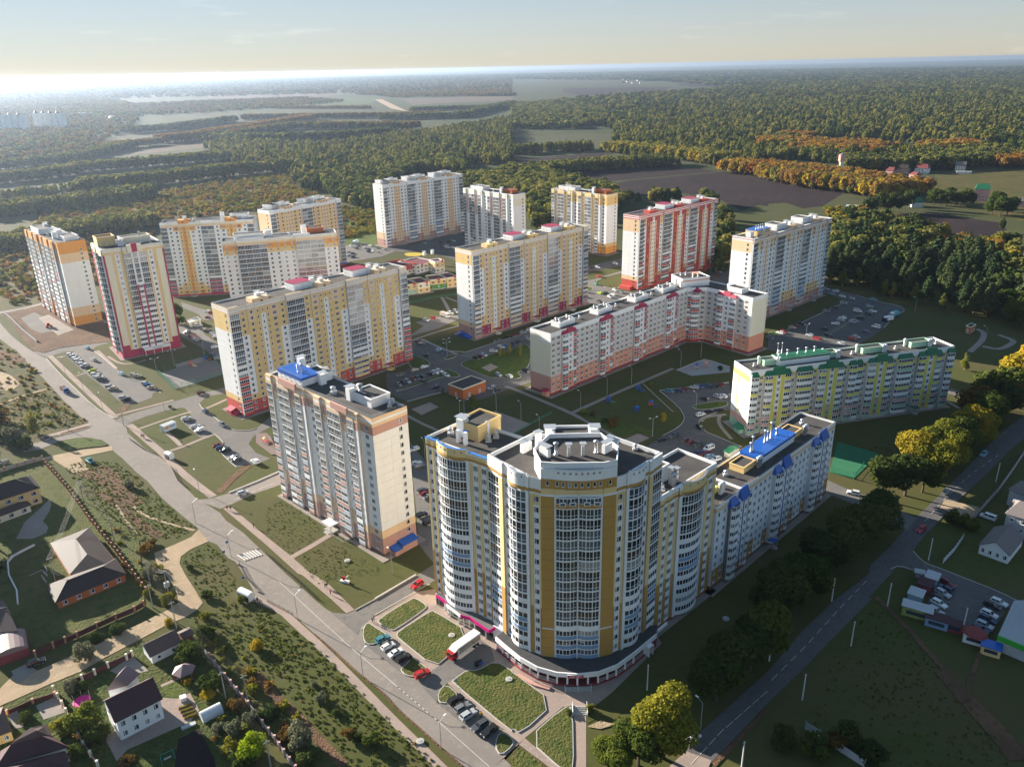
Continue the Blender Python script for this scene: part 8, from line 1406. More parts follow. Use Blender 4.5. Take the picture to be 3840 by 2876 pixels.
PINKROOF=mat('pink_roof_sheet',(.24,.17,.17),.5,.2,1);TANROOF=mat('tan_roof_tiles',(.13,.085,.075),.7,.3,1.5);PALEROOF=mat('pale_roof_sheet',(.46,.47,.48),.5,.3,.8,streak=.2);FARRED=mat('faded_red_roof',(.20,.055,.05),.7,.3,.5);SLATE=mat('grey_slate',(.20,.17,.16),.8,.4,1)
house('brick_house','long brown-roofed brick house with an L plan, beside the meadow fence',[(quad((-137.8,207.4),(-121.0,207.4),6)if False else[(-154.2,225.5),(-138.5,207.4),(-121.0,207.4),(-145.7,234.7)],3,2.6,PM['h'],BROWNROOF,.6,[]),([(-135.5,193.3),(-120.7,207.0),(-127.9,215.8),(-143.1,201.7)],3.02,2.2,PM['h'],BROWNROOF,.5,[(0,5,(1.0,),1.3,1.3)])])
house('yellow_house','two-storey yellow house with a brown hip roof at the left edge',[(quad((-186.7,245.5),(-173.9,257.4),13),6.6,3.2,PM['Y'],BROWNROOF,.7,[(0,4,(1.0,4.0),1.7,1.5),(1,3,(1.0,4.0),1.5,1.4)]),(quad((-183.8,240.8),(-174.6,251.3),4),3.0,1.6,PM['q'],BROWNROOF,.5,[(0,3,(.8,),1.6,1.5)])])
house('white_house','white two-storey house with a plum gable roof and a paved yard',[(quad((-94.33,142.83),(-86.08,150.28),9.5),6.3,3.4,WHITE,MAROONROOF,0,[(0,4,(1.0,3.9),1.1,1.5),(3,2,(3.9,),1,1.4)]),([(-96.85,155.25),(-95.40,159.24),(-100.83,159.62),(-101.45,153.43)],6.2,2.6,WHITE,PINKROOF,.1,[])])
house('garage','white garage with a dull red roof beside the dirt road',[(quad((-97.58,168.82),(-91.40,174.95),6.5),3.0,2.2,WHITE,TANROOF,0,[(0,2,(1.0,),.9,.9)]),(quad((-91.86,176.60),(-89.5,178.9),4),2.4,.6,PM['m'],TANROOF,0,[])],'garage')
house('corner_house','house with several plum hip roofs in the bottom left corner',[([(-116.23,132.50),(-102.76,137.77),(-108.42,140.97),(-117.89,137.05)],4.6,2.8,PM['q'],MAROONROOF,.5,[(0,4,(1.0,),1.2,1.3)]),([(-116.66,139.00),(-110.63,138.16),(-108.06,140.79),(-111.42,144.55)],4.8,2.4,PM['q'],TANROOF,.6,[]),([(-112.78,125.46),(-100.28,132.98),(-103.69,137.59),(-117.58,133.46)],3.6,2.0,PM['q'],MAROONROOF,.6,[])])
house('edge_house','small dark-roofed house cut by the left edge below the dirt road',[([(-124.15,141.44),(-119.61,144.08),(-126.42,151.95),(-129.45,150.16)],3.4,1.8,PM['Y'],TANROOF,.5,[(0,2,(1,),1,1.2)])]);house('gabled_house','brown-roofed house with a white gable at the left edge',[([(-144.4,178.5),(-138.0,179.0),(-150.4,193.1),(-153.9,191.1)],4.5,2.6,WHITE,TANROOF,0,[])])
def barrel(parent,name,p,q,depth,z0,rise,m,seg=10,I=Matrix()):
 c=quad(p,q,depth);b=MB();pr=None
 for k in range(seg+1):
  t=math.pi*k/seg;f=.5-.5*math.cos(t);a=c[0]+(c[3]-c[0])*f;e=c[1]+(c[2]-c[1])*f;z=z0+rise*math.sin(t);cur=((a.x,a.y,z),(e.x,e.y,z))
  if pr:b.poly([pr[0],pr[1],cur[1],cur[0]])
  pr=cur
 for s_ in(0,1):b.poly([(c[s_].x+(c[3-s_]-c[s_]).x*(.5-.5*math.cos(math.pi*k/seg)),c[s_].y+(c[3-s_]-c[s_]).y*(.5-.5*math.cos(math.pi*k/seg)),z0+rise*math.sin(math.pi*k/seg))for k in range(seg+1)])
 return solid(parent,name,b,m,I)
p=(-138.4,169.5);r=thing('arched_garage','brick garage with a pale arched roof at the left edge','garage',(*p,0));I=T(-p[0],-p[1],0);c=quad((-139.5,169.7),(-132.8,174.2),9);b=MB();b.prism([tuple(x)for x in c],0,2.6);solid(r,'wall',b,PM['m'],I);barrel(r,'roof',c[3],c[0],(c[1]-c[0]).length,2.62,1.6,PINKROOF,10,I)
p=(-76.40,148.16);r=thing('polytunnel','white arched greenhouse in the garden above the lime tree','greenhouse',(*p,0));I=T(-p[0],-p[1],0);q4=quad(p,(-72.55,151.37),3.2);barrel(r,'cover',q4[0],q4[1],3.2,.2,2.1,mat('milky_plastic',(.62,.64,.66),.3,.3,2),10,I)
b=MB()
for k in range(6):c=q4[0]+(q4[1]-q4[0])*k/5;c2_=q4[3]+(q4[2]-q4[3])*k/5;b.obox(c,c2_,.06,0,.25)
solid(r,'frame',b,STEEL,I)
pv=thing('garden_pavilion','open garden pavilion with a pink tiled pyramid roof','gazebo',(*(-86.97,164.39),0),.6);b=MB();b.lathe([(3.0,2.4),(2.4,2.75),(.1,4.1)],6);solid(pv,'roof',b,PINKROOF)
b=MB()
for k in range(6):t=math.pi/3*k;b.box(2.5*math.cos(t)-.1,2.5*math.cos(t)+.1,2.5*math.sin(t)-.1,2.5*math.sin(t)+.1,0,2.45)
solid(pv,'posts',b,PM['m']);tp=thing('trampoline','round pink-rimmed trampoline behind the white house','trampoline',(*(-109.47,155.74),0));b=MB();b.lathe([(2.0,.85),(2.1,.95),(2.0,1.0),(1.7,.95)],24);solid(tp,'rim',b,MAGENTA);b=MB();b.lathe([(1.7,.93),(.01,.9)],24);solid(tp,'mat',b,BLACK)
for k in range(6):t=math.pi/3*k;b=MB();b.tube((2*math.cos(t),2*math.sin(t),0),(2.1*math.cos(t),2.1*math.sin(t),2.6),.05,seg=5);solid(tp,'post',b,STEEL)
wt=thing('white_tank','white square tank on the paved garden yard','tank',(*(-84.32,156.15),0),.5);b=MB();b.box(-.7,.7,-.7,.7,0,1.2);b.box(-.75,.75,-.75,.75,1.2,1.3);solid(wt,'body',b,WHITE);bx=thing('cold_frame','white cold frame beside the polytunnel','frame',(*(-79.75,147.35),0),.55);b=MB();b.box(-1.6,1.6,-.5,.5,0,.6);b.box(-1.65,1.65,-.55,.55,.6,.66);solid(bx,'box',b,PALEROOF)
for k in range(4):d_=.0;bd=thing('plant_bed',f'{ORD[k]} raised plant bed from the white tank','plant bed',(*(lambda a,c:(a[0]+(c[0]-a[0])*k/3,a[1]+(c[1]-a[1])*k/3))((-82.99,153.78),(-80.34,150.48)),0),.5);b=MB();b.box(-1.6,1.6,-.35,.35,0,.35);solid(bd,'soil_box',b,PM['m']);b=MB();[b.box(x,x+.3,-.28,.28,.35,.35+random.uniform(.2,.5))for x in np.arange(-1.5,1.3,.42)];solid(bd,'plants',b,LYG)
sw=thing('garden_swing','turquoise metal garden swing on the shaded lawn','swing',(*(-80.98,137.74),0),.6);b=MB()
for x in(-1.4,1.4):
 for y in(-.9,.9):b.tube((x,y,0),(x,0,2.2),.06,seg=5)
b.tube((-1.4,0,2.2),(1.4,0,2.2),.06,seg=5);solid(sw,'frame',b,mat('turquoise_paint',(.02,.30,.30),.5));b=MB();b.box(-.8,.8,-.25,.25,.5,.6);solid(sw,'seat',b,CONC)
pl=thing('plank_pile','pale timber boards scattered by the brown-roofed house','boards',(*(-149.7,210.9),0));
for i,(x,y,a)in enumerate(((-2,1,.9),(-1.6,.4,1.0),(-1,0,1.05),(0,1.8,-.7),(.6,1,-.75),(1,-1,-.8),(2,-2.2,-.8),(3.6,1,-.5),(4.2,.6,-.5),(-.5,3.6,-.9),(2.4,-2.6,-.8),(-2.6,1.4,.95))):b=MB();b.box(-1.9,1.9,-.14,.14,.05+.03*i,.12+.03*i);solid(pl,'plank',b,mat('weathered_timber',(.42,.38,.33),.9,.4,2),T(x,y,0)@RZ(a))
b=MB();pts=[Vector(q)for q in[(-148.8,196.3),(-153.1,203.2),(-160.2,211.3),(-164.7,218.4),(-165.1,221.6),(-163.5,224.9),(-161.5,228.3)]];gw=thing('garden_wall','low white wall curving round the brick house garden','wall',(*pts[0],0));[b.obox(p_,q_,.35,0,.9)for p_,q_ in zip(pts,pts[1:])];solid(gw,'wall',b,WHITE,T(-pts[0].x,-pts[0].y,0))
def fence(name,label,pts,step,pillar,panel,ph=2.1,fh_=1.8,pw=.45,rail=False):
 pts=[Vector(p_[:2])for p_ in pts];o=pts[0];r=thing(name,label,'fence',(o.x,o.y,0));cum=[];
 for a,c in zip(pts,pts[1:]):n=max(1,round((c-a).length/step));cum+=[a+(c-a)*k/n for k in range(n)]
 cum.append(pts[-1])
 def mk():q=MB();q.box(-pw/2,pw/2,-pw/2,pw/2,0,ph);q.box(-pw*.6,pw*.6,-pw*.6,pw*.6,ph,ph+.12);return q.mesh('pillar',[pillar])
 me=cached(('pil',pillar.name,ph,pw),mk)
 for i,c in enumerate(cum):
  link('post' if pw<.3 else 'pillar',me,r,T(c.x-o.x,c.y-o.y,0))
  if i+1<len(cum)and panel:
   d=cum[i+1]-c;b=MB();L=d.length
   if rail:
    for z in(fh_*.3,fh_*.95):b.box(0,L,-.03,.03,z,z+.07)
    for k in range(1,int(L/.45)+1):b.box(k*.45-.02,k*.45+.02,-.02,.02,0,fh_)
   else:b.box(pw/2,L-pw/2,-.04,.04,.12,fh_)
   solid(r,'panel',b,panel,T(c.x-o.x,c.y-o.y,0)@RZ(math.atan2(d.y,d.x)))
 return r
BRICK=mat('pillar_brick',(.48,.25,.14),.9,.3,3);DARKP=mat('dark_metal_panel',(.10,.028,.03),.6);IRON=mat('black_iron',(.05,.045,.045),.6);GREENP=mat('green_mesh_paint',(.05,.26,.15),.6)
fence('brick_fence','long brick-pillared fence with dark panels along the rough meadow',[(-191.1,289.2),(-168.8,265.4),(-150.2,243.5),(-132.2,223.7),(-120.6,210.4),(-112.6,201.2)],3.2,BRICK,DARKP);fence('brick_fence','brick-pillared fence along the upper side of the dirt road',[(-110.4,194.4),(-112.0,191.8),(-116.0,188.5),(-119.7,184.8),(-123.4,181.0),(-127.9,176.9),(-131.0,173.5)],3.6,BRICK,DARKP);fence('brick_fence','white-pillared fence with red panels before the white house',[(-104.3,172.6),(-105.2,171.3),(-108.8,168.3),(-111.09,165.79),(-113.43,163.75),(-116.18,161.76)],3.8,PM['q'],DARKP);fence('stone_fence','stone-capped fence between the corner house and the white house',[(-118.85,160.00),(-113.88,154.71),(-106.99,147.07),(-102.10,141.68),(-96.08,135.88)],3.4,PM['q'],PM['b']);fence('garden_fence','tall grey garden fence with pale posts along the slope',[(-85.70,174.06),(-80.34,168.05),(-75.99,163.20),(-71.39,158.13),(-67.00,153.29)]+[(-61.60,146.82),(-57.41,142.11),(-54.16,137.97),(-50.37,133.35)],3.4,PM['i'],mat('grey_fence_sheet',(.27,.27,.30),.6));fence('street_wall','low maroon street wall of the corner house',[(-126.40,152.61),(-122.04,156.13),(-117.68,158.36)],4,PM['b'],DARKP,1.6,1.4)
fence('side_fence','grey concrete fence above the yellow house',[(-206.6,280.1),(-200.7,286.6),(-193.5,292.4)],3.6,BRICK,CONC)
for nm,lab,pts in(('guard_rail','dark guard rail beside the road opposite the kiosk',[(-165.6,310.2),(-155.4,300.2),(-146.7,293.9)]),('guard_rail','dark guard rail by the road below the white shelter kiosk',[(-137.3,283.7),(-130.5,272.4),(-125.2,266.5)]),('guard_rail','rusty guard rail at the foot of the white tower lawn',[(-81.3,220.2),(-76.3,214.5),(-71.2,209.2)]+[(-64.6,201.7),(-59.4,195.6)]),('guard_rail','black railing by the bus shelter',[(-88.7,215.1),(-83.9,207.1),(-79.5,202.0)]),('guard_rail','black railing along the pavement past the bus shelter',[(-74.1,195.2),(-69.8,192.2),(-64.86,188.55)])):fence(nm,lab,pts,2.2,IRON,IRON,1.0,.95,.08,True)
fence('court_fence','green mesh fence round the grey sports court',[(-185.7,390.4),(-177.3,402.0),(-162.0,410.5),(-150.3,388.2)],4,GREENP,None,4.5,4,.12);fence('court_fence','pale mesh fence on the open side of the grey sports court',[(-185.7,390.4),(-168.4,367.9),(-160.3,375.1),(-149.9,387.2)],4,GREENP,GREENP,3.0,2.6,.1,True);fence('court_fence','green railing round the green court by the blue-hooded block',[(120.7,267.0),(127.1,261.2),(134.4,270.1)],3,GREENP,GREENP,2.6,2.4,.1,True);fence('kindergarten_fence','green mesh fence on the kindergarten lawn',[(-68.4,512.8),(-62.9,516.6),(-52.8,525.7),(-36.7,533.0)],3,GREENP,GREENP,1.8,1.6,.08,True);fence('yard_fence','turquoise railing round the hidden play yard',[(1.0,307.2),(7.7,316.3),(13.4,322.8),(17.8,327.7)],2.5,GREENP,GREENP,1.4,1.3,.08,True)
fence('boundary_wall','white fence panels left of the white cottage',[(132.6,206.8),(139.1,212.8),(145.8,219.9)],2.4,WHITE,mat('white_blue_sheet',(.55,.58,.62),.6),2,1.8,.1);fence('boundary_wall','grey fence beside the yard of the grey house',[(155.4,231.2),(164.9,240.4),(174.6,249.7),(187.4,263.2),(200.1,276.9)],3,CONC,CONC,2.2,2.0,.2);fence('boundary_wall','pale concrete fence among the dark bottom trees',[(67.07,142.33),(69.42,139.83),(72.78,135.38),(76.25,131.12)],4,CONC,PALEROOF,2.4,2.2,.2);fence('site_fence','pale hoarding round the building site',[(-339.9,513.9),(-323.2,495.6),(-303.2,472.2),(-281.5,448.4)],3.5,CONC,PALEROOF,2,1.8,.15)
# right side houses, shop and stalls
house('grey_house','large grey two-storey house at the right edge',[(quad((161.1,224.8),(168.9,217.6),12),6.5,3.0,PALEROOF,SLATE,.5,[(0,3,(1,4),1.2,1.3)]),(quad((171.7,240.9),(175.2,236.0),9),6.2,2.6,PALEROOF,SLATE,.6,[])]);house('cottage','white-gabled cottage with a grey roof by the right edge',[(quad((151.8,205.1),(162.6,215.2),9.0),3.4,3.0,WHITE,SLATE,0,[(3,4,(1.0,),1.0,1.5)])])
P=(127.9,170.4);shp=thing('shop_hall','shop hall with a white ribbed roof and green fascia at the right edge','shop',(*P,0));I=T(-P[0],-P[1],0);ou=[Vector(x)for x in[(126.3,167.9),(138.8,181.9),(145.8,182.1),(133.4,160.7)]];b=MB();b.prism([tuple(x)for x in ou],0,4.4);solid(shp,'wall',b,PALEROOF,I);b=MB();b.prism([tuple(x)for x in ou],4.42,4.7);solid(shp,'roof',b,PALEROOF,I);dd=(ou[3]-ou[0]).normalized();a_=math.atan2(dd.y,dd.x);b=MB();b.box(0,(ou[3]-ou[0]).length,-.3,-.05,3.2,4.8);solid(shp,'fascia',b,mat('bright_green_sign',(.06,.42,.05),.5),I@T(ou[0].x,ou[0].y,0)@RZ(a_))
b=MB();b.lathe([(.75,0),(.75,.06)],18);solid(shp,'round_sign',b,WHITE,I@T(ou[0].x,ou[0].y,4.0)@RZ(a_)@T(7.5,-.33,0)@Matrix.Rotation(math.pi/2,4,'X'));sign_text(shp,'5',I@T(ou[0].x,ou[0].y,4.0)@RZ(a_)@T(7.5,-.45,0)@Matrix.Rotation(math.pi/2,4,'X'),1.1,SIGNRED)
for i in range(22):f=(i+.5)/22;q0=ou[0]+(ou[3]-ou[0])*f;q1=ou[1]+(ou[2]-ou[1])*f;b=MB();b.obox(q0,q1,.14,4.7,4.8);solid(shp,'roof_rib',b,PALEROOF,I)
def stall(label,c,ang,sx,sy,h,wall,roof,flat=True):
 r=thing('market_stall',label,'kiosk',(*c,0),ang,'market stalls by the shop');b=MB();b.box(-sx/2,sx/2,-sy/2,sy/2,0,h);solid(r,'wall',b,wall);b=MB();b.box(-sx/2-.3,sx/2+.3,-sy/2-.3,sy/2+.3,h,h+.2)if flat else b.lathe([(sx*.62,h),(sx*.5,h+.5),(.2,h+.8)],12);solid(r,'roof',b,roof);b=MB();b.poly([(-sx*.35,-sy/2-.02,.9),(sx*.35,-sy/2-.02,.9),(sx*.35,-sy/2-.02,2.0),(-sx*.35,-sy/2-.02,2.0)]);solid(r,'window',b,GLASS[1]);return r
ka=hd((115.6,187.9),(124.9,199.3));kb=hd((109.6,182.4),(113.9,179.7));MURAL=mat('yellow_green_mural',(.42,.38,.10),.7,.9,1.2,col2=(.08,.22,.08))
stall('white-roofed blue stall nearest the street junction',(124.1,197.0),ka,4,3.2,2.8,PM['t'],PALEROOF);stall('maroon-roofed stall second from the junction',(120.4,193.7),ka,4,3.6,2.7,PM['m'],MAROONROOF);stall('white-roofed stall with red goods, third from the junction',(115.5,189.2),ka,4,3.6,2.8,PM['t'],PALEROOF);stall('long stall with a yellow and green painted wall',(112.6,182.5),kb,7.5,3.4,3.0,MURAL,PALEROOF);stall('maroon-roofed stall with a shelf of blue goods',(116.0,178.2),kb,5.6,3.4,2.7,PM['u'],MAROONROOF);stall('low dark stall between the shelf stall and the oval one',(119.6,176.1),kb,4.4,3,2.2,PM['m'],MAROONROOF);stall('oval white stall with a red roof',(122.5,171.3),kb,5.0,3.4,2.8,WHITE,mat('red_felt',(.22,.05,.045),.8),False);stall('blue-roofed yellow hut beside the shop',(124.4,166.7),kb,4.4,3.2,2.5,PM['Y'],BLUEROOF);house('small_shed','grey shed at the street corner before the stalls',[(quad((120.2,200.0),(122.9,198.7),2.5),2,.3,CONC,PALEROOF,0,[])],'shed')
# substation, huts, kindergarten
def hut(name,label,a,b_,c,h,wall,roofm,door=True,cat='hut'):
 a,b_,c=Vector(a),Vector(b_),Vector(c);r=thing(name,label,cat,(a.x,a.y,0));I=T(-a.x,-a.y,0);d4=[a,b_,c,a+c-b_];q=MB();q.prism([tuple(x)for x in d4],0,h);solid(r,'wall',q,wall,I);ct=(a+c)/2;q=MB();q.prism([tuple(x+(ct-x).normalized()*.35)for x in d4],h+.01,h+.06);solid(r,'roof',q,roofm,I);q=MB()
 for i in range(4):q.obox(d4[i],d4[(i+1)%4],.3,h-.25,h+.3)
 solid(r,'rim',q,PM['q']if wall!=CONC else CONC,I)
 for p_,q_,n in((a,b_,1),(b_,c,2)):
  dv=(q_-p_).normalized();nn=Vector((dv.y,-dv.x));an=math.atan2(dv.y,dv.x)
  for k in range(n):m_=p_+(q_-p_)*(k+.6)/(n+.2);w=MB();w.box(-.7,.7,-.08,.05,.15,2.6);solid(r,'door',w,mat('grey_metal_door',(.42,.42,.42),.6),I@T(m_.x,m_.y,0)@RZ(an))
 return r
hut('substation','orange-brick transformer house with a dark flat roof in the courtyard',(-30.5,353.5),(-23.3,346.4),(-12.8,356.7),5.2,PM['h'],ROOFD,cat='substation');hut('brick_hut','small red-brick hut with a dark roof on the eastern meadow',(258.7,428.0),(259.9,425.2),(265.2,429.7),4,PM['h'],ROOFD);hut('shed','pale shed beside the sunlit row of cars right of the pink tower',(-202.9,477.2),(-198.7,471.6),(-194.5,478.5),3.0,PM['q'],PALEROOF);house('green_shed','cream shed with a green roof behind the curved block',[(quad((83.2,281.8),(85.1,279.4),7.5),2.8,.8,PM['q'],GREENROOF,0,[])],'shed')
kg=Building('kindergarten','colourful two-storey kindergarten with red roof blocks between the slabs','kindergarten',(-60,560));KR=mat('kindergarten_roof',(.17,.05,.055),.8,.3,.5)
def kblock(p_,q_,dep,h,col,low,attic='q',win=4,xs=1):
 p_,q_=Vector(p_),Vector(q_);d=(q_-p_).normalized();n=Vector((-d.y,d.x))*dep;kg.body([p_,q_,q_+n,p_+n],h+.9,roof=KR,pcol=attic);nb=max(2,int((q_-p_).length/3.4))
 kg.facade(p_,q_,.5,(h-.5)/2,2,[('3',3.4,0,low+col)]*nb,[(.9,attic)],True,'g');kg.facade(q_,q_+n,.5,(h-.5)/2,2,[('3',3.4,0,low+col)]*3,[(.9,attic)],True,'g');kg.facade(p_+n,p_,.5,(h-.5)/2,2,[('3',3.4,0,low+col)]*3,[(.9,attic)],True,'g')
 for k in range(nb):
  if k%2:c=p_+d*((k+.5)*(q_-p_).length/nb);mb=MB();mb.box(-.9,.9,-.35,.35,h-.3,h+1.5);kg.part('red_dormer',mb,[PM['r']],T(c.x,c.y,0)@RZ(math.atan2(d.y,d.x)))
kblock((-72.4,535.3),(-64.3,538.8),15,6.8,'Y','e');kblock((-64.2,538.1),(-56.0,543.1),16,6.9,'q','Y');kblock((-56.2,548.2),(-44.7,552.4),14,6.6,'Y','f');kblock((-44.6,551.6),(-37.0,556.2),15,6.9,'Y','Y');kblock((-71.1,595.7),(-57.8,609.6),22,6.2,'q','W','W');kblock((-81.0,592.4),(-71.7,601.3),22,6.4,'r','q','r');kblock((-56.7,596.5),(-49.8,601.0),10,8.4,'Y','q','W');kg.bands();kg.finish()
for c in((-68.5,633.7),(-62.4,638.8)):shaft(kg,c,.7,6.2,2,2,2.6)
tg=thing('play_equipment','blue and orange roofed veranda at the kindergarten yard corner','veranda',(*(-133.2,626.9),0),.8);b=MB();b.box(-5,5,-2.4,2.4,2.6,2.8);solid(tg,'roof',b,BLUEROOF);b=MB();b.box(-5,5,1.9,2.2,0,2.6);b.box(-5,-4.7,-2.2,2.2,0,2.6);b.box(4.7,5,-2.2,2.2,0,2.6);solid(tg,'wall',b,PM['r'])
# bus shelters, kiosk, sculpture, skips
def shelter(label,c,ang,L=5.0):
 r=thing('bus_shelter',label,'bus shelter',(*c,.1),ang);barrel(r,'roof',(-L/2,-1.2),(L/2,-1.2),2.4,1.9,1.0,WHITE,8);b=MB();b.box(-L/2,L/2,1.0,1.15,0,1.95);b.box(-L/2,-L/2+.1,-1.1,1.0,0,1.95);b.box(L/2-.1,L/2,-1.1,1.0,0,1.95);solid(r,'wall',b,WHITE);b=MB();b.box(-L/2+.4,L/2-.4,.5,.9,.4,.48);solid(r,'bench',b,CONC);return r
shelter('white barrel-roofed bus shelter beside the dirt track',(-81.0,197.2),hd((-85.1,201.9),(-79.4,198.2)));shelter('white rounded kiosk shelter with a poster by the pavement',(-141.0,291.5),hd((-144.5,294.3),(-138.6,290.3)),3.4)
ks=thing('kiosk','white box kiosk with orange lettering on the kiosk lawn','kiosk',(*(-152.3,319.5),.3),hd((-153.9,317.2),(-150.7,321.8)));b=MB();b.box(-3,3,-1.5,1.5,0,2.7);solid(ks,'wall',b,WHITE);b=MB();b.box(-3.15,3.15,-1.65,1.65,2.7,2.9);solid(ks,'roof',b,PALEROOF);b=MB();b.box(-2.6,-.8,-1.55,-1.5,1.3,2.3);solid(ks,'poster',b,PM['o']);b=MB();b.box(-.4,2.4,-1.55,-1.5,1.5,2.2);solid(ks,'lettering_board',b,PM['u'])
ht=thing('heart_sculpture','white plinth with a red heart and a white tick on the tower lawn','sculpture',(*(-52.8,204.2),.05),-.35);b=MB();b.box(-1.5,1.5,-.5,.5,0,.55);solid(ht,'plinth',b,WHITE);b=MB();hp=[(.75*math.sin(t)**3,.05*(13*math.cos(t)-5*math.cos(2*t)-2*math.cos(3*t)-math.cos(4*t)))for t in np.linspace(0,2*math.pi,25)[:-1]];b.prism(hp,-.2,.2);solid(ht,'heart',b,mat('sculpture_red',(.5,.02,.02),.4),T(-.3,0,1.3)@Matrix.Rotation(math.pi/2,4,'X'));b=MB();b.tube((-.4,.1,.5),(1.4,.1,2.6),.16,seg=6);b.tube((-.4,.1,.5),(-1.0,.1,1.1),.16,seg=6);solid(ht,'tick',b,WHITE)
for i,(c,lab)in enumerate((((-10.94,165.81),'black bin of the pair behind the lorry yard'),((-10.04,166.43),'blue bin of the pair behind the lorry yard'))):r=thing('waste_bin',lab,'bin',(*c,.3),.6);b=MB();b.box(-.5,.5,-.4,.4,.1,1.1);solid(r,'body',b,BLACK if i==0 else PM['B']);b=MB();b.box(-.53,.53,-.43,.43,1.1,1.18);solid(r,'lid',b,BLACK)
for c,lab in(((-18.25,178.16),'pale concrete manhole on the lawn nearest the lorry'),((-2.44,160.66),'pale concrete manhole on the lawn before the supermarket'),((-54.1,215.4),'pale concrete manhole on the white tower lawn'),((58.87,182.66),'grey manhole on the shaded lawn by the curved block'),((-23.27,141.13),'flat manhole ring in the lower footpath')):r=thing('manhole',lab,'manhole',(*c,0));b=MB();b.lathe([(.95,0),(.95,.4),(.85,.45)],14);solid(r,'ring',b,CONC);b=MB();b.lathe([(.35,.45),(.35,.5)],10);solid(r,'lid',b,STEEL)
st=thing('stairs','outdoor stairs with two white rails below the supermarket plaza','stairs',(*(14.72,149.69),0),hd((13.25,148.99),(16.05,148.90)));
for k in range(5):b=MB();b.box(-1.6,1.6,.9-.45*k-.45,.9-.45*k,.02,.75-.14*k);solid(st,'step',b,CONC)
for x in(-1.75,1.75):
 b=MB();b.box(x-.1,x+.1,-1.6,1.2,0,.95);b.tube((x,-1.6,1.2),(x,1.2,1.9),.05,seg=5)
 for y in(-1.5,0,1.1):b.tube((x,y,.3),(x,y,1.5+.2*y),.04,seg=5)
 solid(st,'railing',b,WHITE)
for c,a,lab in(((-15.86,158.62),-.6,'blue parking sign beside the entrance lawn'),((-95.5,224.6),.5,'blue pedestrian sign at the zebra crossing'),((-83.9,204.5),.5,'blue bus stop sign by the black railing'),((-94.6,218.9),.4,'small blue sign beside the triangular lawn'),((131.4,219.1),.7,'blue crossing sign on the tree-lined road')):
 r=thing('road_sign',lab,'sign',(*c,0),a);b=MB();b.tube((0,0,0),(0,0,2.6),.04,seg=5);solid(r,'pole',b,STEEL);b=MB();b.box(-.4,.4,-.07,-.03,1.9,2.7);solid(r,'plate',b,PM['B'])
 if 'parking' in lab:sign_text(r,'P',T(0,-.09,2.3)@Matrix.Rotation(math.pi/2,4,'X'),.7,WHITE)
# street lamps: one build, copies turned and scaled
def lamp0(double):
 r=thing('street_lamp','lamp','street lamp');b=MB();b.tube((0,0,0),(0,0,8.2),.11,.07,7);solid(r,'pole',b,STEEL)
 for s_ in((1,-1)if double else(1,)):b=MB();b.tube((0,0,8.1),(1.5*s_,0,8.8),.05,seg=5);solid(r,'arm',b,STEEL);b=MB();b.box(-.42,.42,-.17,.17,-.09,.09);solid(r,'lamp_head',b,WHITE,T(1.8*s_,0,8.85))
 return r
LAMPS={}
def lamp(c,a,label,double=False,s=1.0):
 k=double
 if k not in LAMPS:r=LAMPS[k]=lamp0(double);r.location=(*c,0);r.rotation_euler=(0,0,a);r.scale=(s,)*3;r['label']=label
 else:r=dup(LAMPS[k],(*c,0),a,s,label)
 r['group']='street lamps of the estate'
for c,lab in(((-63.12,186.94),'at the pavement bend below the side street'),((-40.27,162.69),'opposite the four-car bay'),((-18.23,138.96),'lowest on the main road, opposite the five-car bay'),((-111.9,240.7),'at the dirt track mouth'),((-92.7,219.4),'at the zebra crossing')):lamp(c,.9,'street lamp '+lab)
for c,lab in(((-118.7,263.1),'on the pavement before the side street'),((-162.9,341.1),'on the verge of the slab road'),((-192.5,342.8),'on the pavement below the tower car park'),((-215.2,370.0),'halfway along the car park pavement'),((-236.6,394.1),'at the top of the car park pavement'),((-38.6,207.8),'at the kerb before the white tower gable'),((-23.8,326.1),'left of the two by the shaded lawn path'),((-7.4,331.7),'on the lawn right of the brick substation'),((-35.7,285.8),'by the corner of the curved block'),((3.7,321.5),'beside the hidden play yard'),((11.2,306.1),'nearest the curved annexe railing'),((31.1,332.1),'at the crossing of the two lawn paths'),((45.2,348.6),'second along the lawn path to the play court'),((58.8,361.9),'third along the lawn path to the play court'),((87.7,384.5),'at the play court entrance'),((101.0,396.8),'behind the play court'),((82.9,327.9),'on the court island'),((251.1,471.3),'at the meadow edge of the east car park'),((260.8,411.4),'by the path on the eastern meadow'),((-7.5,334.3),'below the brick substation'),((36.0,764.7)if False else(-171.6,418.8),'between the pink tower and the yellow slab'),((42.55,142.87),'over the kerb behind the yellow maple'),((-99.1,780.9)if False else(217.8,337.0),'at the end of the lane past the lime block')):lamp(c,2.2,'slim street lamp '+lab)
for c,lab in(((58.7,301.6),'on the sunny yard verge'),((33.6,296.0),'behind the drum of the curved block'),((166.1,423.0),'behind the lime block in the big car park'),((-34.8,405.6),'on the kerb island tip'),((-35.4,412.1),'at the path corner before the middle slab'),((-186.5,390.5),'at the corner of the sports court'),((-182.1,402.3),'by the little playground'),((-21.7,325.4),'right of the two by the shaded lawn path')):lamp(c,.5,'twin-headed street lamp '+lab,True)
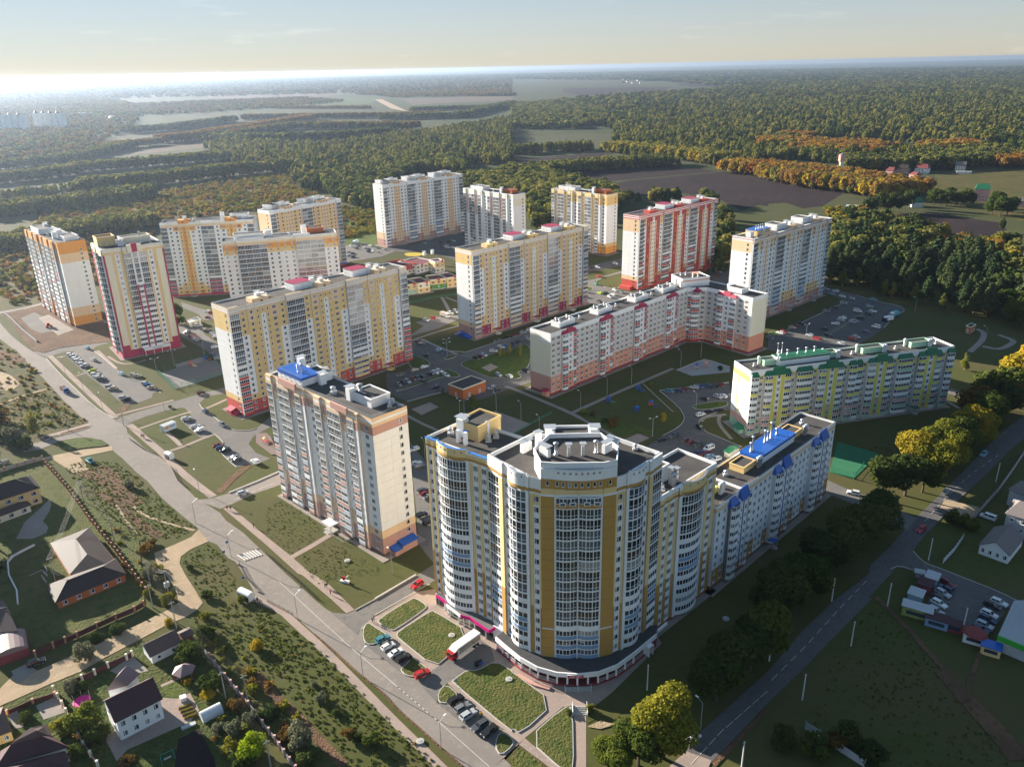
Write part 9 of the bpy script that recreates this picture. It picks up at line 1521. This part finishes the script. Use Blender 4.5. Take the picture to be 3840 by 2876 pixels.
# utility poles and wires
PT=[]
for i,(c,h_,lab)in enumerate((((-143.6,207.6),9,'leftmost, at the concrete track'),((-159.2,257.2),9,'in the rough meadow by the fence'),((-135.7,230.4),9,'halfway down the fence'),((-112.8,204.7),9,'at the fence corner'),((-96.9,184.3),9,'behind the garage'),((-73.77,156.42),8.5,'inside the garden fence'),((-67.82,155.06),8.5,'outside the garden fence'),((-174.7,325.0),9,'at the main crossroads'),((-104.9,199.2),9,'carrying the transformer'),((-107.6,193.8),8,'left of the transformer pole'),((-197.8,321.3),6,'on the side road pavement'),((-111.36,136.31)if False else(-56.49,134.79),8,'at the bottom edge by the lime tree'))):
 r=thing('utility_pole','grey utility pole '+lab,'utility pole',(*c,0),.7,'utility poles of the village');b=MB();b.tube((0,0,0),(0,0,h_),.17,.12,6);solid(r,'pole',b,CONC);b=MB();b.box(-.8,.8,-.05,.05,h_-.5,h_-.38);solid(r,'crossarm',b,STEEL);PT.append((Vector((*c,h_-.35))))
 if 'carrying' in lab:b=MB();b.box(-.7,.7,-.5,.5,3.4,5.0);solid(r,'transformer',b,STEEL)
for i,(a,c)in enumerate(((0,1),(1,2),(2,3),(3,4),(4,5),(4,6),(5,11),(3,8),(8,9))):
 b=MB();A_,B_=PT[a],PT[c];d=(B_-A_);n=Vector((-d.y,d.x,0)).normalized()
 for k in(-.7,-.25,.25,.7):pr=None;[b.tube(tuple(pts_[j]),tuple(pts_[j+1]),.022,seg=3,cap=False)for pts_ in[[A_+d*t+n*k-Vector((0,0,1.0*math.sin(math.pi*t)))for t in np.linspace(0,1,7)]]for j in range(6)]
 o=link('overhead_wire',b.mesh('overhead_wire',[IRON]));tag(o,f'sagging overhead wires, {ORD[i]} span of the village line','wire','spans of the village power line')
for i,(c,lab)in enumerate((((89.28,170.53),'on the dark lawn below the dirt trail'),((69.63,151.63),'lowest on the dark lawn'),((106.3,186.7),'with a strut at the trail head'),((121.6,175.1),'in the shop car park'),((91.4,189.6),'across the road by the orange bush'),((65.79,165.49),'among the roadside trees'),((49.11,131.55),'at the bottom edge right of the road'),((32.18,156.12),'just behind the yellow maple top'),((177.7,256.6),'on the verge past the dirt drive'),((168.3,289.0),'on the shaded lawn by the golden maples'),((129.1,208.8),'at the street corner opposite the stalls'))):r=thing('white_pole','whitewashed concrete pole '+lab,'pole',(*c,0),0,'white poles along the road');b=MB();b.tube((0,0,0),(0,0,8),.2,.13,7);solid(r,'pole',b,mat('whitewashed_concrete',(.62,.62,.60),.9));b=MB();b.box(-.3,.3,-.05,.05,7.6,7.75);solid(r,'crossarm',b,STEEL)
# play things
def playset(label,c,cols,a=0):
 r=thing('play_set',label,'play set',(*c,.05),a);b=MB();[b.box(x-.06,x+.06,y-.06,y+.06,0,2.4)for x in(-.8,.8)for y in(-.8,.8)];b.box(-.8,.8,-.8,.8,1.1,1.2);solid(r,'frame',b,cols[0]);b=MB();b.lathe([(1.3,2.4),(.05,3.3)],4);solid(r,'roof',b,cols[1]);b=MB();b.poly([(.8,-.4,1.2),(3.2,-.4,.1),(3.2,.4,.1),(.8,.4,1.2)]);b.box(.8,3.2,-.46,-.4,.2,.5);solid(r,'slide',b,cols[2])
R_,Bc,Yc,Gc=PM['r'],PM['B'],PM['Y'],GREENP
playset('red and yellow slide tower on the little playground below the pink tower',(-172.4,400.7),(R_,R_,Yc));playset('blue climbing tower on the little playground below the pink tower',(-167.3,408.7),(Bc,Bc,R_),1);playset('red and blue play tower on the dark courtyard lawn',(63.6,333.6),(R_,Bc,Bc));playset('blue swing frame at the top of the dark courtyard lawn',(60.7,352.0),(Bc,Bc,Bc));playset('blue climbing frame left on the dark courtyard lawn',(44.6,338.8),(Bc,Bc,Gc));playset('yellow-roofed merry-go-round playhouse by the white tower',(-105.0,303.6),(R_,Yc,R_));playset('brown sand pit house on the painted play court',(100.0,382.0),(PM['b'],PM['b'],PM['b']));playset('grey slide on the painted play court',(94.8,379.8),(STEEL,Bc,STEEL));playset('blue bench frame on the dark courtyard lawn front',(56.0,327.5),(Bc,Bc,Bc),2)
sheet('playground_paving',mat('rubber_playground',(.22,.13,.11),.9,.5,.25,col2=(.10,.14,.12)),[(-111.9,313.2),(-107.5,313.5),(-104.3,309.3),(-96.2,291.9),(-99.7,292.6),(-109.2,303.9)],z=.32)
# people
def person_mesh():
 b=bpy.data.meshes.new('body');V=[(0,0,.95),(0,0,1.2),(0,0,1.45),(0,0,1.56),(0,.02,1.70),(.2,0,1.43),(.27,.02,1.15),(.25,-.1,.9),(-.2,0,1.43),(-.27,-.02,1.15),(-.25,.1,.9),(.1,0,.9),(.11,-.12,.5),(.11,-.02,.08),(.11,-.16,.04),(-.1,0,.9),(-.11,.14,.5),(-.11,.22,.1),(-.11,.08,.04)]
 E_=[(0,1),(1,2),(2,3),(3,4),(2,5),(5,6),(6,7),(2,8),(8,9),(9,10),(0,11),(11,12),(12,13),(13,14),(0,15),(15,16),(16,17),(17,18)];b.from_pydata(V,E_,[]);o=bpy.data.objects.new('tmp',b);COL.objects.link(o);sk=o.modifiers.new('s','SKIN');R__=[.15,.15,.16,.06,.11,.07,.05,.04,.07,.05,.04,.09,.07,.05,.05,.09,.07,.05,.05]
 for i,v in enumerate(b.skin_vertices[0].data):v.radius=(R__[i],R__[i]*.8)
 b.skin_vertices[0].data[0].use_root=True;o.modifiers.new('d','SUBSURF').levels=1;dg=bpy.context.evaluated_depsgraph_get();me=bpy.data.meshes.new_from_object(o.evaluated_get(dg));bpy.data.objects.remove(o);me.name='body';return me
PB=person_mesh();SKIN=mat('skin',(.45,.28,.2),.6);ORDC={'dark':(.02,.02,.03),'red':(.45,.02,.03),'yellow':(.55,.30,.02),'blue':(.03,.06,.22),'grey':(.25,.25,.26),'white':(.6,.6,.6)}
for i,(c,top,lab)in enumerate((((-161.1,311.7),'dark','person in dark clothes, left of the walking trio by the kiosk'),((-160.6,312.0),'grey','person in grey, middle of the walking trio by the kiosk'),((-159.7,311.2),'red','person in red, right of the walking trio by the kiosk'),((-141.1,304.9),'blue','person in a blue jacket on the kiosk path'),((-147.4,325.3),'blue','person in blue beside the silver saloon'),((-197.0,383.2),'dark','person in dark clothes at the off-roader below the pink tower'),((-103.6,249.1),'red','person with a red bag walking past the side street'),((-102.2,248.8),'dark','person in black walking behind the one with the red bag'),((-90.4,236.8),'dark','person in dark clothes farther down the lawn pavement'),((-58.2,201.4),'dark','person in black, first of the pair near the heart sculpture'),((-57.7,201.6),'dark','person in black close behind on the heart sculpture pavement'),((-55.9,198.0),'red','person in a red jacket on the lawn pavement'),((-41.27,184.64),'grey','person in grey at the street corner by the front lawns'),((-40.87,185.03),'white','person in a pale coat at the street corner by the front lawns'),((-9.38,148.37),'yellow','person in a yellow jacket behind the five parked cars'),((14.86,158.07),'dark','person in dark clothes in the supermarket doorway'),((-115.2,294.8)if False else(-77.0,195.1),'dark','person in dark clothes waiting past the bus shelter'),((70.7,544.7),'dark','person in dark clothes crossing by the crimson slab'))):
 r=thing('person',lab,'person',(*c,.1),random.uniform(0,6.28));link('body',PB.copy()if i==0 else bpy.data.objects[_pb].data,r);
 if i==0:_pb=r.children[0].name;r.children[0].data.materials.clear();r.children[0].data.materials.append(mat('dark_trousers',(.03,.03,.04)))
 b=MB();b.lathe([(.19,.88),(.22,1.1),(.24,1.38),(.12,1.5)],8);b.tube((.21,0,1.44),(.27,0,.92),.09,.07,6);b.tube((-.21,0,1.44),(-.27,0,.92),.09,.07,6);solid(r,'jacket',b,mat('cloth_'+top,ORDC[top],.9));b=MB();b.lathe([(.05,1.58),(.11,1.66),(.12,1.76),(.07,1.84)],8);solid(r,'head',b,SKIN);b=MB();b.lathe([(.125,1.74),(.12,1.82),(.06,1.87)],8);solid(r,'hair',b,mat('dark_hair',(.03,.02,.015)))
# far buildings
wtw=thing('water_tower','pale round brick water tower standing over the orange trees','water tower',(*(464,1130),0));b=MB();b.lathe([(3.2,0),(3.0,14),(4.4,15.5)],16);solid(wtw,'shaft',b,PM['q']);b=MB();b.lathe([(4.6,15.5),(4.6,24)],16);solid(wtw,'tank',b,PM['i']);b=MB();b.lathe([(4.8,24),(.2,26.5)],16);solid(wtw,'roof',b,SLATE)
for p_,q_,dep,h_,rs,w_,rf,lab in(((460.8,1043.6),(472.5,1032.7),12,6,5,WHITE,FARRED,'white gabled house with a red roof behind the orange belt'),((514,1103),(521,1095),14,5,4,PM['b'],FARRED,'red-roofed house left of the village row'),((534,1112),(545,1103),16,6,5,PM['b'],BROWNROOF,'dark red-roofed house in the middle of the village row'),((528.5,1066.5),(533.5,1056.2),12,4,3,PM['b'],FARRED,'low red roof in front of the village row'),((554,1105),(567,1094),16,7,5,WHITE,FARRED,'large white house with a red roof in the village row'),((617,1119),(629,1113),16,7,5,PM['q'],SLATE,'brown-roofed house on the rise at the right'),((505.7,870.2),(518.5,862.7),14,13,5,PM['i'],GREENROOF,'tall pinkish villa with a green roof between the olive clumps'),((424.0,839.2),(436.0,837.6),12,5,5,WHITE,GREENROOF,'low white house with a green roof behind the dark grove'),((347.9,824.2),(362.7,815.2),16,4.5,1.5,CONC,PALEROOF,'long pale barn at the edge of the ploughed field'),((528.6,828.5),(539.3,823.3),12,6,3,PM['i'],SLATE,'pinkish house at the right edge beyond the field'),((605,1092),(623,1086),3,2.5,0,WHITE,WHITE,'long white wall by the brown-roofed house'),((385.3,592.0),(391.7,583.7),10,4,2,PM['b'],SLATE,'dark roof among the trees at the right edge')):house('village_house',lab,[(quad(p_,q_,dep),h_,rs,w_,rf,.3 if 'green' in lab or 'villa' in lab else 0,[(0,4,(1.2,4)if h_>5 else(1.2,),1.3,1.6)])])
for i,(p_,q_,lab)in enumerate((((-1517,2452),(-1381,2394),'white panel block with maroon gables at the far left edge'),((-1416,2504),(-1301,2450),'white panel block with maroon gables, second from the left edge'))):
 fb=Building('distant_block',lab,loc=tuple(Vector(p_)));q4=quad(p_,q_,16);fb.body(q4,48);fb.facade(q4[0],q4[1],1.2,3.0,15,[('B',4,.6,'15W'),('3',4,0,'15W'),('2',4,0,'15W'),('3',4,0,'15W')]*6,[(2,'W')],True);fb.facade(q4[1],q4[2],1.2,3.0,15,[('P',8,0,'15W')]*2,[(2,'W')],True)
 for k in range(4):c=q4[0]+(q4[1]-q4[0])*(k+.5)/4;mb=MB();mb.prism([(-5,-1),(5,-1),(5,12),(-5,12)],48,49);mb.lathe([(6,49),(.3,56)],4,0,(0,5));fb.part('gable_tower',mb,[MAROONROOF],T(c.x,c.y,0))
 fb.bands();fb.finish()
rr=random.Random(5)
def tiny(c,lab,grp,s=1.0):
 a=rr.uniform(0,3);L=rr.uniform(9,14)*s;w_=rr.uniform(7,9)*s;v=Vector((math.cos(a),math.sin(a)));n=Vector((-v.y,v.x));C_=Vector(c);q4=[C_-v*L/2-n*w_/2,C_+v*L/2-n*w_/2,C_+v*L/2+n*w_/2,C_-v*L/2+n*w_/2];house('distant_house',lab,[(q4,rr.uniform(3.5,6)*s,rr.uniform(2.5,4)*s,rr.choice((WHITE,PM['q'],PM['b'],PM['g'])),rr.choice((BROWNROOF,FARRED,PALEROOF,SLATE,PM['r'])),rr.choice((0,.5)),[(0,2,(1.2,),1.4,1.6)])],group=grp)
for c in poly_pts([(-1434,2359),(-1340,2332),(-1236,2343),(-1086,2108),(-995,1785),(-1013,1647)],34,rr):tiny(c,'small village house among trees below the distant white blocks','houses of the far left village')
for c in poly_pts([(-1582,3262),(-1416,3275),(-1176,2606),(-1363,2723)],14,rr):tiny(c,'low building on the outskirts right of the distant white blocks','outskirts of the far left village',1.3)
for c in poly_pts([(-1303,7651),(48,6043),(36,4693),(-768,5248)],22,rr):tiny(c,'speck-sized house in the village on the horizon meadow','houses of the horizon village',1.5)
for c in poly_pts([(1197,8769),(1311,8139),(1110,6766),(922,6612)],12,rr):tiny(c,'speck-sized pale house in the hamlet before the horizon woods','houses of the horizon hamlet',1.6)
for p_,q_,lab in(((-1768,3416),(-1674,3379),'long pale-roofed hall on the outskirts'),((-1486,3078),(-1429,3057),'blue-walled hall on the outskirts')):house('distant_hall',lab,[(quad(p_,q_,30),8,2,PM['t'],PALEROOF,0,[])],'hall')
